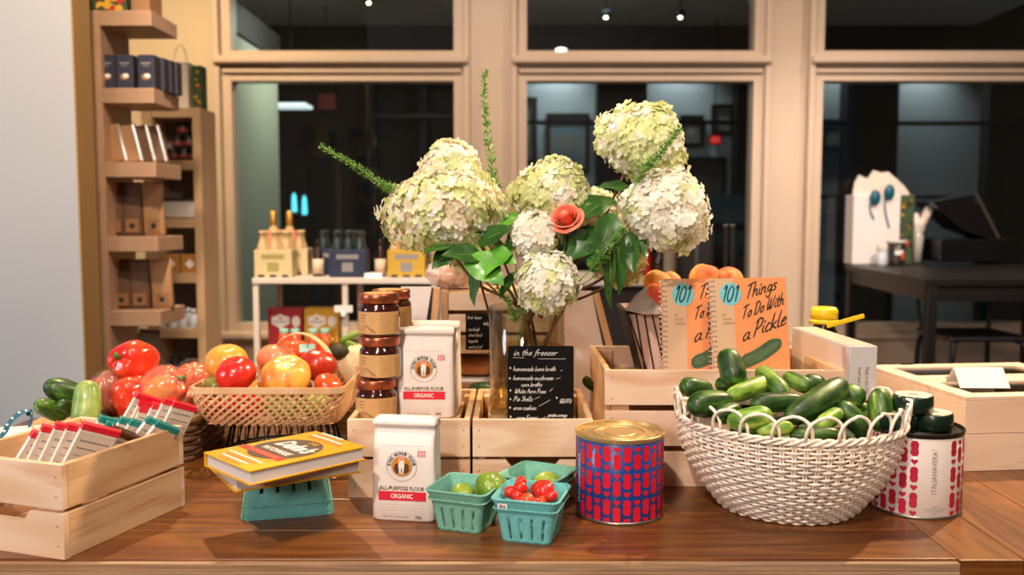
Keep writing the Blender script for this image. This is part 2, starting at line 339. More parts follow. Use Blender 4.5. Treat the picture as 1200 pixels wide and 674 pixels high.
HW = {
 'a': (.55, [[(.42, .42), (.25, .5), (.06, .28), (.12, .02), (.3, .08), (.44, .45)], [(.44, .45), (.4, .1), (.55, .03)]]),
 'b': (.5, [[(.05, 1), (.05, .5), (.06, .03), (.25, 0), (.42, .22), (.3, .46), (.06, .3)]]),
 'c': (.45, [[(.38, .42), (.22, .5), (.05, .25), (.16, 0), (.42, .1)]]),
 'd': (.55, [[(.42, .4), (.22, .48), (.05, .22), (.18, 0), (.38, .15), (.45, 1)], [(.43, .6), (.42, .08), (.54, .02)]]),
 'e': (.45, [[(.06, .24), (.34, .34), (.26, .5), (.06, .3), (.12, .02), (.42, .1)]]),
 'f': (.4, [[(.42, .9), (.28, 1), (.18, .7), (.14, .1), (.05, -.3)], [(.02, .48), (.38, .5)]]),
 'g': (.5, [[(.4, .4), (.2, .48), (.06, .25), (.18, .04), (.38, .2), (.42, .46), (.38, -.2), (.2, -.38), (.03, -.22)]]),
 'h': (.5, [[(.08, 1), (.05, .5), (.03, 0)], [(.05, .25), (.22, .48), (.34, .38), (.34, .08), (.48, .02)]]),
 'i': (.25, [[(.08, .46), (.06, .12), (.22, .02)], [(.1, .66), (.13, .72)]]),
 'k': (.48, [[(.08, 1), (.05, .5), (.03, 0)], [(.38, .46), (.08, .22), (.26, .12), (.45, 0)]]),
 'l': (.28, [[(.12, 1), (.06, .5), (.08, .06), (.26, .04)]]),
 'm': (.75, [[(.05, .46), (.04, 0)], [(.04, .25), (.2, .47), (.3, .36), (.29, 0)], [(.29, .25), (.45, .47), (.56, .36), (.56, .06), (.72, .03)]]),
 'n': (.52, [[(.06, .46), (.04, 0)], [(.04, .24), (.22, .48), (.34, .36), (.34, .07), (.5, .03)]]),
 'o': (.46, [[(.25, .48), (.07, .3), (.12, .04), (.3, .02), (.4, .26), (.25, .48), (.44, .42)]]),
 'p': (.5, [[(.08, .48), (.04, 0), (.0, -.4)], [(.06, .3), (.24, .48), (.4, .3), (.28, .04), (.06, .08)]]),
 'r': (.4, [[(.07, .46), (.04, 0)], [(.05, .24), (.18, .44), (.34, .45)]]),
 's': (.4, [[(.34, .44), (.18, .5), (.1, .36), (.28, .2), (.24, .02), (.02, .04)]]),
 't': (.38, [[(.16, .85), (.12, .4), (.12, .06), (.32, .03)], [(.0, .52), (.34, .56)]]),
 'u': (.5, [[(.06, .46), (.06, .1), (.2, 0), (.36, .14), (.4, .46)], [(.4, .46), (.38, .1), (.5, .02)]]),
 'w': (.62, [[(.05, .46), (.1, .06), (.2, .02), (.3, .4), (.34, .06), (.46, .04), (.56, .48)]]),
 'x': (.45, [[(.05, .46), (.38, 0)], [(.38, .46), (.03, 0)]]),
 'y': (.5, [[(.06, .46), (.1, .14), (.26, .1), (.4, .46)], [(.4, .46), (.34, -.1), (.18, -.4), (.02, -.28)]]),
 'z': (.45, [[(.05, .44), (.36, .46), (.06, .02), (.42, .04)]]),
 'v': (.45, [[(.05, .46), (.18, 0), (.4, .48)]]),
 'q': (.5, [[(.4, .4), (.2, .48), (.06, .25), (.18, .04), (.38, .2), (.42, .46), (.42, -.4)]]),
 'j': (.3, [[(.14, .46), (.12, -.2), (.0, -.36)], [(.15, .66), (.18, .72)]]),
 'T': (.62, [[(.0, .9), (.3, .98), (.62, 1.02)], [(.34, .98), (.26, .5), (.22, 0)]]),
 'D': (.66, [[(.16, .98), (.12, .5), (.08, 0)], [(.04, .9), (.3, 1), (.56, .75), (.5, .25), (.26, 0), (.04, .03)]]),
 'W': (.86, [[(.08, 1), (.08, .3), (.16, 0), (.3, .3), (.4, .9)], [(.4, .9), (.38, .3), (.46, 0), (.62, .3), (.76, 1)]]),
 'P': (.62, [[(.18, .98), (.12, .4), (.06, -.05)], [(.02, .82), (.24, 1.02), (.52, .9), (.48, .6), (.28, .42), (.12, .44)]]),
 '0': (.56, [[(.3, 1), (.1, .75), (.06, .25), (.2, 0), (.4, .25), (.44, .75), (.3, 1)]]),
 '1': (.3, [[(.04, .8), (.2, 1), (.12, 0)]]),
 'S': (.5, [[(.44, .88), (.28, 1), (.1, .8), (.34, .5), (.4, .2), (.2, 0), (.02, .12)]]),
 'A': (.6, [[(.02, 0), (.3, 1), (.46, 0)], [(.08, .36), (.5, .4)]]),
 'G': (.62, [[(.5, .85), (.3, 1), (.06, .5), (.24, 0), (.5, .2), (.5, .45), (.3, .42)]]),
 'E': (.5, [[(.44, .95), (.1, .95), (.06, .02), (.44, .05)], [(.08, .5), (.36, .52)]]),
 'L': (.45, [[(.1, 1), (.06, .02), (.42, .05)]]),
 'F': (.5, [[(.1, .98), (.06, 0)], [(.08, .95), (.48, 1)], [(.08, .5), (.36, .54)]]),
 'O': (.6, [[(.3, 1), (.06, .6), (.12, .1), (.36, 0), (.54, .5), (.3, 1)]]),
 'C': (.55, [[(.48, .85), (.3, 1), (.06, .5), (.2, 0), (.5, .12)]]),
 "'": (.15, [[(.1, 1), (.05, .82)]]), '.': (.2, [[(.05, .03), (.1, 0)]]), '-': (.5, [[(.0, .25), (.5, .28)]]), '&': (.5, [[(.45, .1), (.1, .8), (.3, .95), (.05, .2), (.25, 0), (.45, .4)]]),
 '*': (.45, [[(.14, .08), (.04, .26), (.14, .46), (.24, .26), (.14, .08), (.14, .46)]]), '~': (.8, [[(0, .2), (.3, .25), (.8, .42)]]),
}
def crom(pts, k=4):
    if len(pts) < 3: return pts
    out = []
    q = [pts[0]] + list(pts) + [pts[-1]]
    for i in range(1, len(q) - 2):
        a, b, c, d = [Vector(x).to_3d() if len(x) == 2 else Vector(x) for x in q[i - 1:i + 3]]
        for j in range(k):
            t = j / k
            out.append(.5 * ((2 * b) + (c - a) * t + (2 * a - 5 * b + 4 * c - d) * t * t + (3 * b - a - 3 * c + d) * t ** 3))
    e = pts[-1]; out.append(Vector(e).to_3d() if len(e) == 2 else Vector(e))
    return out
def ribbon(mb, pts, w, fn, m, taper=True):
    pts = [Vector((p[0], p[1])) for p in pts]; N = len(pts); vs = []
    for i, p in enumerate(pts):
        d = pts[min(i + 1, N - 1)] - pts[max(i - 1, 0)]
        d = d.normalized() if d.length > 1e-9 else Vector((1, 0)); q = Vector((-d.y, d.x))
        ww = w * (.55 + .45 * sin(pi * (i + .5) / N) ** .6) if taper else w
        e = d * (w * .3 if i == N - 1 else -w * .3 if i == 0 else 0)
        for sg in (1, -1):
            r = p + e + q * (sg * ww / 2); vs.append(fn(r.x, r.y))
    mb.add(vs, [[2 * i, 2 * i + 1, 2 * i + 3, 2 * i + 2] for i in range(N - 1)], m, False, [[(0, 0)] * 4] * (N - 1))
def hand(mb, st, fn, m, x, y, h, w, shear=.25, sx=1.0, jit=0):
    """handwriting: h = ascender height, w = pen width; returns end x"""
    for ch in st:
        if ch == ' ': x += .3 * h * sx; continue
        adv, sts = HW.get(ch, (.4, []))
        jy = RND.uniform(-jit, jit) * h
        for k, s_ in enumerate(sts):
            pp = [((px + py * shear) * h * sx + x, py * h + y + jy) for px, py in s_]
            fz = .00006 * k
            ribbon(mb, crom(pp, 4), w, (lambda u, v, fz=fz: fn(u, v) + FZ(fn) * fz), m)
        x += adv * h * sx
    return x
def FZ(fn):                                            # outward direction of a print surface
    a = fn(0, 0); b = fn(.001, 0); c = fn(0, .001); d = (b - a).cross(c - a)
    return d.normalized()
def plane_fn(o, ux, uy, eps=.0004):                    # print on a plane: origin, right, up
    o = Vector(o); ux = Vector(ux).normalized(); uy = Vector(uy).normalized(); n = ux.cross(uy)
    return lambda u, v: o + ux * u + uy * v + n * eps
def cyl_fn(r, z0, a0, eps=.0005):                      # print on a cylinder: angle a0 is the centre line
    return lambda u, v: Vector(((r + eps) * cos(a0 + u / r), (r + eps) * sin(a0 + u / r), z0 + v))
def quad(mb, fn, x0, y0, x1, y1, m, nx=1, lift=0):
    vs = []; fs = []
    for i in range(nx + 1):
        u = x0 + (x1 - x0) * i / nx; vs += [fn(u, y0) , fn(u, y1)]
    if lift:
        d = FZ(fn); vs = [v + d * lift for v in vs]
    for i in range(nx): fs.append([2 * i, 2 * i + 2, 2 * i + 3, 2 * i + 1])
    mb.add(vs, fs, m, False, [[(0, 0)] * 4] * nx)
def disc(mb, fn, cx, cy, rx, ry, m, n=28, lift=0, a0=0):
    d = FZ(fn) * lift
    mb.add([fn(cx + rx * cos(2 * pi * k / n + a0), cy + ry * sin(2 * pi * k / n + a0)) + d for k in range(n)], [list(range(n))], m, False, [[(0, 0)] * n])
def ring(mb, fn, cx, cy, r, w, m, n=36, lift=0):
    d = FZ(fn) * lift; vs = []
    for k in range(n):
        a = 2 * pi * k / n; vs += [fn(cx + (r - w / 2) * cos(a), cy + (r - w / 2) * sin(a)) + d, fn(cx + (r + w / 2) * cos(a), cy + (r + w / 2) * sin(a)) + d]
    mb.add(vs, [[2 * k, 2 * k + 1, (2 * k + 3) % (2 * n), (2 * k + 2) % (2 * n)] for k in range(n)], m, False, [[(0, 0)] * 4] * n)
def blob2(mb, fn, pts, m, lift=0):
    d = FZ(fn) * lift
    mb.add([fn(*p) + d for p in pts], [list(range(len(pts)))], m, False, [[(0, 0)] * len(pts)])
# ------------------------------------------------------------------ the room
ZW = 6.0
def X(px, Z, py=230): return P(px, py, Z).x
def Zh(py, Z): return P(600, py, Z).z
thin_glass('window_glass', 'e8efee', .01, .05)
b = MB(); b.box((0, 5, -.05), (10, 18, .1), 'floor_wood'); struct(b, 'floor')
b = MB(); b.box((0, 4.6, 3.55), (10, 18, .1), 'ceiling_white'); struct(b, 'ceiling')
# window wall: solid pieces round three tall windows
zs = Zh(392, ZW); zt = 3.05
open_ = [(X(262, ZW), X(546, ZW)), (X(604, ZW), X(893, ZW)), (X(947, ZW), X(1250, ZW))]
b = MB(); xs = [-5.0] + [x for o in open_ for x in o] + [5.0]
b.box(((xs[0] + xs[1]) / 2, ZW + .1, 1.75), (xs[1] - xs[0], .2, 3.5), 'wall_beige')
for i in (2, 4, 6): b.box(((xs[i] + xs[i + 1]) / 2, ZW + .1, 1.75), (xs[i + 1] - xs[i], .2, 3.5), 'cream_paint')
for x0, x1 in open_:
    b.box(((x0 + x1) / 2, ZW + .1, zs / 2), (x1 - x0, .2, zs), 'cream_paint'); b.box(((x0 + x1) / 2, ZW + .1, (zt + 3.5) / 2), (x1 - x0, .2, 3.5 - zt), 'cream_paint')
struct(b, 'wall_back')
for i, (x0, x1) in enumerate(open_):
    f = MB(); z1 = Zh(95, ZW); z2 = Zh(60, ZW); w = .075; cx = (x0 + x1) / 2; L = x1 - x0
    for x, s in ((x0, 1), (x1, -1)):
        f.box((x + s * w / 2, ZW + .05, (zs + zt) / 2), (w, .14, zt - zs), 'cream_paint')
        f.box((x - s * .010, ZW - .045, (zs + zt) / 2), (.045, .048, zt - zs), 'cream_paint', bev=.010)
    Li = L - 2 * w; g_ = .0005
    f.box((cx, ZW + .052, (z1 + z2) / 2), (Li - g_, .14, z2 - z1), 'cream_paint')
    f.box((cx, ZW - .055, (z1 + z2) / 2 + .03), (L + .045, .105, .05), 'cream_paint', bev=.012)
    f.box((cx, ZW - .035, (z1 + z2) / 2 - .035), (L - .04, .028, .03), 'cream_paint', bev=.008)
    f.box((cx, ZW + .052, zs + w / 2), (Li - g_, .14, w), 'cream_paint'); f.box((cx, ZW - .055, zs + .002), (L + .06, .105, .045), 'cream_paint', bev=.012)
    f.box((cx, ZW + .052, zt - w / 2), (Li - g_, .14, w), 'cream_paint')
    fo = f.build('window_%d' % (i + 1)); fo['kind'] = 'structure'
    g = MB(); g.box((cx, ZW + .06, (zs + z1) / 2), (L - 2 * w - .001, .006, z1 - zs - 2 * w * 0 - .001), 'window_glass'); g.box((cx, ZW + .06, (z2 + zt) / 2), (L - 2 * w - .001, .006, zt - z2 - .001), 'window_glass')
    g.build('window_pane', fo)
b = MB()
for z in (.16, .34, .52): b.box((1.4, ZW - .012, z), (5.6, .024, .17), 'cream_paint', bev=.006)
struct(b, 'trim_1')
b = MB(); b.box((1.4, ZW - .03, .06), (5.6, .035, .12), 'cream_paint', bev=.006); struct(b, 'baseboard_back')
# grey partition on the left, its end painted tan for the yellow light there
xe = X(91, 3.0); b = MB(); b.box(((xe - 4.2) / 2 - .0, 3.06, 1.75), (abs(-4.2 - xe), .12, 3.5), 'wall_gray'); struct(b, 'wall_left')
b = MB(); b.box((xe + .003, 3.06, 1.75), (.006, .122, 3.5), 'wall_yellow_lit'); struct(b, 'wall_left_lit_end')
b = MB(); b.box((5.0, 2.5, 1.75), (.1, 7, 3.5), 'wall_beige'); struct(b, 'wall_right')
b = MB(); b.box((0, -2.6, 1.75), (10, .1, 3.5), 'wall_beige'); struct(b, 'wall_front')
# beyond the glass
b = MB(); xm = X(272, 6.2); b.box((xm - .05, 6.85, 1.35), (.1, 1.25, 2.7), 'mint_wall'); b.box((xm - .03, 6.85, 2.80), (.12, 1.25, .2), 'dark_panel'); struct(b, 'wall_mint')
b = MB(); b.box((0, 10.6, 1.9), (12, .1, 3.8), 'far_gray'); struct(b, 'wall_far')
b = MB()
def fp(px0, px1, py0, py1, Z, m, d=.1): b.box(((X(px0, Z) + X(px1, Z)) / 2, Z + d / 2, (Zh(py0, Z) + Zh(py1, Z)) / 2), (abs(X(px1, Z) - X(px0, Z)), d, abs(Zh(py0, Z) - Zh(py1, Z))), m)
for a, c, m in ((230, 600, 'dark_room'), (699, 757, 'dark_room'), (862, 960, 'dark_panel'), (990, 1050, 'dark_room'), (1165, 1330, 'dark_room')): fp(a, c, -60, 470, 10.3, m, .25)
for a, c in ((433, 441), (492, 501), (1156, 1178)): fp(a, c, -60, 470, 10.0, 'dark_panel', .2)
fp(230, 1330, -90, 92, 9.9, 'dark_panel', .2)
struct(b, 'wall_far_pilasters')
b = MB(); fp(600, 960, 141, 146, 9.8, 'black_metal', .04); fp(960, 1260, 142, 147, 9.8, 'black_metal', .04); fp(960, 1260, 229, 233, 9.8, 'black_metal', .04); fp(600, 960, 236, 240, 9.8, 'black_metal', .04); fp(440, 600, 134, 137, 9.9, 'black_metal', .04); struct(b, 'trim_3')
b = MB(); b.box((0, 8.3, 3.75), (12, 4.6, .1), 'dark_room'); struct(b, 'ceiling_far')
for px, pw in ((652, 330), (792, 240), (1076, 200), (974, 120)):
    lamp('SPOT', 'far_downlight', (X(px, 10.5), 10.32, 3.5), (X(px, 10.5), 10.5, 2.4), pw * .30, (.95, .98, 1), .03, 100, 1)
lamp('AREA', 'far_glow', (.5, 8.2, 3.5), (.5, 9.5, 0), 22, (.8, .9, 1), 1.5)
lamp('AREA', 'far_teal_glow', (-1.2, 7.0, 2.9), (-2.6, 7.6, 1.2), 14, (1, .96, .86), .4)

def framed(px0, px1, py0, py1, label, art, mat='8e8a80'):
    Z = 10.52; t = thing('framed_picture', label, 'picture', (0, 0, 0), 0, None)
    x0, x1, z0, z1 = X(px0, Z), X(px1, Z), Zh(py1, Z), Zh(py0, Z); t.location = ((x0 + x1) / 2, Z, z0); w = x1 - x0; h = z1 - z0
    f = MB(); k = .045
    for s in (-1, 1): f.box((s * (w - k) / 2, 0, h / 2), (k, .05, h), 'black_wood')
    for z in (k / 2, h - k / 2): f.box((0, 0, z), (w - 2 * k, .05, k), 'black_wood')
    f.build('frame', t)
    flat('mat_' + mat, mat, .8); a = MB(); a.box((0, .01, h / 2), (w - 2 * k, .02, h - 2 * k), 'mat_' + mat); a.build('mat', t)
    a = MB(); fn = plane_fn((0, -.001, h / 2), (1, 0, 0), (0, 0, 1)); flat(art, art[3:], .7)
    quad(a, fn, -w * .28, -h * .28, w * .28, h * .28, art)
    blob2(a, fn, [(w * .2 * cos(q) * (1 + .2 * sin(3 * q)), h * .2 * sin(q) * (1 + .15 * cos(4 * q))) for q in [i * pi / 10 for i in range(20)]], 'mat_' + mat, .002)
    a.build('artwork', t)
framed(606, 629, 114, 192, 'tall framed picture at far left of the wall seen through the middle window', 'art708060')
framed(640, 690, 133, 203, 'framed blue map print seen through the middle window, the widest on the lit wall', 'art6f8f98')
framed(795, 823, 135, 172, 'framed picture seen through the middle window right of the tall hydrangea', 'art706a60')
framed(832, 858, 122, 158, 'small framed picture highest right in the middle window', 'art7c8480')
framed(800, 850, 184, 262, 'large dark framed picture low on the far wall in the middle window', 'art3a3a38', '4a4640')
framed(961, 990, 140, 176, 'framed picture seen through the right window beside its left frame', 'art8a8478')
flat('bulb', 'ffe9c0', emit=9); flat('bulb_white', 'e8f0f4', emit=.8); flat('bulb_teal', '59c8e0', emit=1.5); flat('exit_red', 'c0201c', emit=.9); flat('sign_red', '7a1713', .5)
for px, py, w in ((432, 3, 'upper left window'), (710, 20, 'upper middle window, left of two'), (797, 20, 'upper middle window, right of two')):
    b = MB(); p = P(px, py, 8.2); b.lathe([(0, -.016), (.014, -.012), (.016, 0), (.004, .012)], 'bulb', 12); b.lathe([(.035, .004), (.05, .01), (.05, .06), (.01, .07)], 'black_metal', 16)
    b.tube([(0, 0, .06), (0, 0, max(.1, 3.68 - p.z))], .006, 'black_metal', 6); single(b, 'downlight', 'small lit ceiling spotlight seen through the ' + w, 'lamp', p)
for px, py, w in ((315, 250, 'leftmost'), (345, 249, 'middle'), (357, 252, 'rightmost')):
    b = MB(); p = P(px, py, 9.2); b.lathe([(.0, 0), (.03, .01), (.022, .16), (.008, .2)], 'bulb_teal', 12); b.tube([(0, 0, .2), (0, 0, 3.68 - p.z)], .004, 'black_metal', 6)
    single(b, 'pendant_lamp', 'small teal pendant lamp in the dark left window, %s of three' % w, 'lamp', p)
b = MB(); p = P(838, 164, 9.6); b.box((0, 0, 0), (.1, .03, .075), 'exit_red'); b.box((0, .02, 0), (.14, .02, .11), 'black_metal'); fn = plane_fn((0, -.016, 0), (1, 0, 0), (0, 0, 1)); put_text(b, 'EXIT', fn, 'print_white', 0, -.02, .08, .04)
b.tube([(0, .02, .05), (0, .02, 3.68 - p.z)], .006, 'black_metal', 6)
single(b, 'exit_sign', 'small glowing red exit sign seen through the middle window', 'sign', p)
b = MB(); p = P(383, 119, 9.0); b.box((0, 0, 0), (.17, .02, .15), 'sign_red'); fn = plane_fn((0, -.011, 0), (1, 0, 0), (0, 0, 1)); quad(b, fn, -.06, -.01, .05, .03, 'sign_red')
b.tube([(0, 0, .07), (0, 0, 3.68 - p.z)], .005, 'black_metal', 6); single(b, 'hanging_sign', 'dim red square sign hanging in the dark left window', 'sign', p)
b = MB(); p = P(342, 124, 8.0); b.box((0, 0, 0), (.30, .3, .03), 'bulb_white'); b.box((0, 0, .02), (.32, .32, .02), 'black_metal'); b.tube([(0, 0, .03), (0, 0, 3.68 - p.z)], .006, 'black_metal', 6)
single(b, 'pendant_lamp', 'flat white lamp panel hanging past the mint wall in left window', 'lamp', p)
# dark back bar beyond the middle window
b = MB(); xa, xb = X(600, 8.6), X(900, 8.6); b.box(((xa + xb) / 2, 8.8, .5), (xb - xa, .5, 1.0), 'dark_panel'); t = thing('back_bar', 'dark back bar cabinet with shelves beyond the middle window', 'cabinet', ((xa + xb) / 2, 8.8, 0))
b = MB(); w = xb - xa; b.box((0, 0, .5), (w, .5, 1.0), 'dark_panel'); b.build('cabinet', t)
b = MB(); b.box((0, 0, 1.02), (w + .04, .54, .04), 'black_wood'); b.build('counter', t)
flat('dim_teal', '1d3c48', .4)
b = MB(); b.box((0, .2, 1.35), (w, .04, .6), 'dim_teal'); b.build('back_panel', t)
b = MB(); b.box((0, .08, 1.36), (w, .2, .02), 'black_metal'); b.build('shelf', t)
flat('glass_dark', '2a3b3e', .15, coat=.5)
bo = MB(); bo.lathe([(.03, 0), (.034, .02), (.034, .16), (.012, .2), (.012, .27)], 'glass_dark', 12); b0 = None
for i in range(11):
    x = xa + .15 + i * (xb - xa - .3) / 10
    o = single(bo, 'bottle', 'dim glass bottle standing on the dark back bar beyond the window', 'bottle', (x, 8.7, 1.04), group='dim bottles on the back bar') if b0 is None else dup(b0, (x, 8.7 + .02 * (i % 3), 1.04))
    b0 = b0 or o

# ---- shelf racks on the left
def rack(name, label, x0, x1, y0, d, zlist, ztop, th, left=True, right=False, back=False, wm='rack_wood'):
    t = thing(name, label, 'shelf', ((x0 + x1) / 2, y0 + d / 2, 0)); w = x1 - x0
    if left: b = MB(); b.box((-w / 2 + .025, 0, ztop / 2), (.05, d, ztop), wm, bev=.002); b.build('side_panel', t)
    if right: b = MB(); b.box((w / 2 - .02, 0, ztop / 2), (.04, d, ztop), wm, bev=.002); b.build('side_panel', t)
    if back: b = MB(); b.box((0, d / 2 - .01, ztop / 2), (w - .06, .02, ztop - .02), 'rack_shade'); b.build('back_panel', t)
    for z in zlist:
        b = MB(); xl = -w / 2 + (.05 if left else 0); xr = w / 2 - (.04 if right else 0)
        b.box(((xl + xr) / 2, 0, z - th / 2), (xr - xl, d - (.02 if back else 0), th), wm, bev=.002); b.build('shelf', t)
    return t
flat('rack_shade', '8d8a90', .6); wood('rack_light', [(0, 'c9a478'), (.5, 'd4b187'), (1, 'c59e70')], rough=.5, rings=2, sv=6, fine=.5, knots=.05, bump=0)
Z1 = 3.32; x0, x1 = X(107, Z1, 200), X(183, Z1, 200)
z1s = [Zh(y, Z1) for y in (12, 103, 190, 277.5, 365, 452)]
rack('shelf_rack', 'tall brown wooden shelf rack beside the grey wall, nearest of two', x0, x1, Z1, .25, z1s, Zh(12, Z1), .055)
Z2 = 4.3; xc0, xc1 = X(168, Z2), X(237, Z2)
z2s = [Zh(y, Z2) for y in (126, 188, 256, 321, 386, 450)]
rack('shelf_rack', 'shelf rack with grey back standing behind the brown shelf rack, next to left window', xc0, xc1, Z2, .22, z2s, Zh(126, Z2), .045, left=True, right=True, back=True, wm='rack_light')
# goods on the racks
flat('box_navy', '2f3448', .5); flat('box_side', '2a2320', .5); flat('kraft', '8b6038', .7, bump=.2); flat('kraft_dark', '5f412a', .6, bump=.2); flat('kraft_bag', 'a07750', .65, bump=.2); flat('foil', 'cfcac4', .25, metal=.6)
flat('paper_bag_white', 'e6dccd', .7); flat('floral_green', '3c5130', .7); flat('floral_red', 'b8342a', .7); flat('floral_yellow', 'dba92e', .7); flat('box_amber', 'b8813f', .55)
flat('pot_dark', '2b2320', .3, coat=.4); flat('pot_red', '7a2c22', .5); flat('clear_bottle', 'c9cdd2', .2, coat=.6); flat('cap_white', 'e5e2dc', .4); flat('cap_black', '101010', .35); flat('leaf_brown', '4d3726', .7, var=.15)
zt1 = z1s[1]
def navy_box(): 
    t = thing('gift_carton', '', 'carton', (0, 0, 0), 0, 'navy cartons on the brown rack')
    b = MB(); b.box((0, 0, .062), (.062, .05, .124), 'box_navy', bev=.002); b.box((.0315, 0, .062), (.001, .049, .12), 'box_side'); b.build('carton', t)
    b = MB(); fn = plane_fn((0, -.0256, .062), (1, 0, 0), (0, 0, 1)); disc(b, fn, 0, -.018, .018, .012, 'kraft_bag', 16); disc(b, fn, .004, -.014, .011, .008, 'print_white', 14, .0003); quad(b, fn, -.018, .028, .018, .034, 'print_gray'); quad(b, fn, -.012, .02, .012, .023, 'print_gray')
    b.build('label_print', t); return t
nb = navy_box(); n = 0
for px, dz in ((129, 0), (150, 0), (175, 0), (186, .06), (194, .11), (201, .15)):
    p = P(px, 100, Z1 + .05 + dz); o = nb if n == 0 else dup(nb, p)
    o.location = (p.x, Z1 + .05 + dz, zt1); o['label'] = ['navy carton with pale shell picture, leftmost on the upper brown rack shelf', 'navy carton second from left on the upper brown rack shelf', 'navy carton third from left on the upper brown rack shelf', 'navy carton fourth from left, set back on the brown rack shelf', 'navy carton fifth from left with its dark side showing on the rack', 'navy carton rightmost and furthest back on the brown rack shelf'][n]; n += 1
def pouch(w, h, d, m, label_m, name, label, cat, group=None, lean=0, top='flat'):
    t = thing(name, label, cat, (0, 0, 0), 0, group); b = MB()
    for i in range(1):
        prof = [(0, d, w * .96), (.06 * h, d, w), (.35 * h, d * .95, w), (.75 * h, d * .6, w * .98), (.93 * h, d * .12, w), (h, d * .05, w)]
        vs = []; fs = []; N = 16
        for z, dd, ww in prof:
            for k in range(N):
                a = 2 * pi * k / N; ca, sa = cos(a), sin(a); e = .45
                vs.append(Vector((ww / 2 * math.copysign(abs(ca) ** e, ca), dd / 2 * math.copysign(abs(sa) ** e, sa), z)))
        for i2 in range(len(prof) - 1):
            for k in range(N): fs.append([i2 * N + k, i2 * N + (k + 1) % N, (i2 + 1) * N + (k + 1) % N, (i2 + 1) * N + k])
        fs.append(list(range(N))[::-1]); fs.append([(len(prof) - 1) * N + k for k in range(N)])
        b.add(vs, fs, m, True)
    b.build('bag', t)
    b = MB(); fn = plane_fn((0, -d / 2 - .0005, h * .3), (1, 0, 0), (0, 0.08, 1)); 
    quad(b, fn, -w * .3, -h * .22, w * .3, h * .02, label_m); quad(b, fn, -w * .12, -h * .16, w * .1, -h * .06, 'print_black', lift=.0004)
    b.build('label_print', t)
    return t
# leaning slabs (third shelf)
cb = thing('biscuit_pack', '', 'packet', (0, 0, 0), 0, 'packets leaning on the middle rack shelf'); b = MB(); b.box((0, 0, .07), (.075, .03, .14), 'kraft_bag', bev=.008); b.build('pack', cb)
b = MB(); b.box((.03, -.002, .07), (.014, .034, .142), 'foil', bev=.004); b.build('seal', cb); n = 0
for px, m in ((138, 0), (158, 0), (175, 1), (190, 1)):
    p = P(px, 188, Z1 + .07 + .03 * n); o = cb if n == 0 else dup(cb, p); o.location = (p.x, Z1 + .08 + .015 * n, z1s[2] + .004); o.rotation_euler = (0, R(-12), R(15))
    o['label'] = ['tan foil-edged packet leaning leftmost on the rack shelf below the navy cartons', 'tan foil-edged packet leaning second from left below the navy cartons', 'darker packet leaning third from left below the navy cartons', 'darker packet leaning rightmost below the navy cartons'][n]
    if m:
        for c in o.children: c.data = c.data.copy(); [c.data.materials.__setitem__(k, MATS['kraft_dark']) for k in range(len(c.data.materials)) if c.data.materials[k].name == 'kraft_bag']
    n += 1
for si, (zz, pxs) in enumerate(((z1s[3], (136, 156, 180)), (z1s[4], (142, 162, 187)))):
    for k, px in enumerate(pxs):
        p = P(px, 270, Z1 + .1); t = pouch(.078, .205 if si == 0 else .19, .05, 'kraft_dark' if k < 2 else 'kraft_bag', 'kraft', 'coffee_bag', 'brown paper coffee bag, %s of three on the %s brown rack shelf' % (('leftmost', 'middle', 'rightmost')[k], ('fourth', 'fifth')[si]), 'bag', 'brown bags on the lower rack shelves')
        t.location = (p.x, Z1 + .1 + .01 * k, zz); t.rotation_euler = (0, R(-2), R(12))
# white paper bag and flowered tin on the second rack
t = thing('paper_bag', 'white paper carrier bag with twisted handle on top of the rear rack', 'bag', P(213, 125, Z2 + .14).xyz); t.location.z = z2s[0]; b = MB()
b.box((0, 0, .115), (.10, .09, .23), 'paper_bag_white', bev=.002); b.build('bag', t); b = MB(); b.tube([(-.03 + .03 * (1 - cos(a)), 0, .23 + .09 * sin(a)) for a in [i * pi / 12 for i in range(13)]], .003, 'cap_white', 6); b.build('handle', t)
def flower_tin(px, py, Z, w, h, d, z, label):
    t = thing('printed_tin', label, 'tin', (P(px, py, Z).x, Z, z)); b = MB(); b.box((0, 0, h / 2), (w, d, h), 'floral_green', bev=.003); b.build('tin', t)
    b = MB(); fn = plane_fn((0, -d / 2 - .0003, h / 2), (1, 0, 0), (0, 0, 1)); rr = random.Random(3)
    for i in range(14): disc(b, fn, rr.uniform(-w * .4, w * .4), rr.uniform(-h * .42, h * .42), w * .11, w * .11, rr.choice(['floral_red', 'floral_yellow', 'leaf_brown', 'floral_yellow']), 10, .0002 * i + .0002)
    b.build('label_print', t)
flower_tin(234, 120, Z2 + .12, .05, .21, .08, z2s[0], 'green and yellow floral box behind the white paper bag on rear rack')
flower_tin(133, 8, Z1 + .1, .14, .1, .1, z1s[0], 'floral printed box lying on the very top of the brown rack')
b = MB(); b.box((0, 0, .04), (.07, .12, .08), 'kraft_bag', bev=.003); single(b, 'carton', 'plain tan carton right of the floral box on top of the brown rack', 'carton', (P(172, 8, Z1 + .12).x, Z1 + .12, z1s[0]))
pj = thing('jam_pot', 'dark little pot with red label piled on the rear rack beside the leaning packets', 'jar', (0, 0, 0), 0, 'dark pots on the rear rack')
b = MB(); b.lathe([(.026, 0), (.03, .005), (.03, .04), (.024, .046)], 'pot_dark', 16); b.build('jar', pj); b = MB(); b.lathe([(.0305, .01), (.0305, .032)], 'pot_red', 16); b.build('label_print', pj); b = MB(); b.lathe([(.027, .046), (.028, .048), (.028, .06), (.02, .062)], 'cap_black', 16); b.build('lid', pj); n = 0
for px, lv in ((203, 0), (216, 0), (229, 0), (209, 1), (222, 1), (215, 2)):
    p = P(px, 180, Z2 + .09); o = pj if n == 0 else dup(pj, p); o.location = (p.x, Z2 + .09, z2s[1] + .063 * lv); n += 1
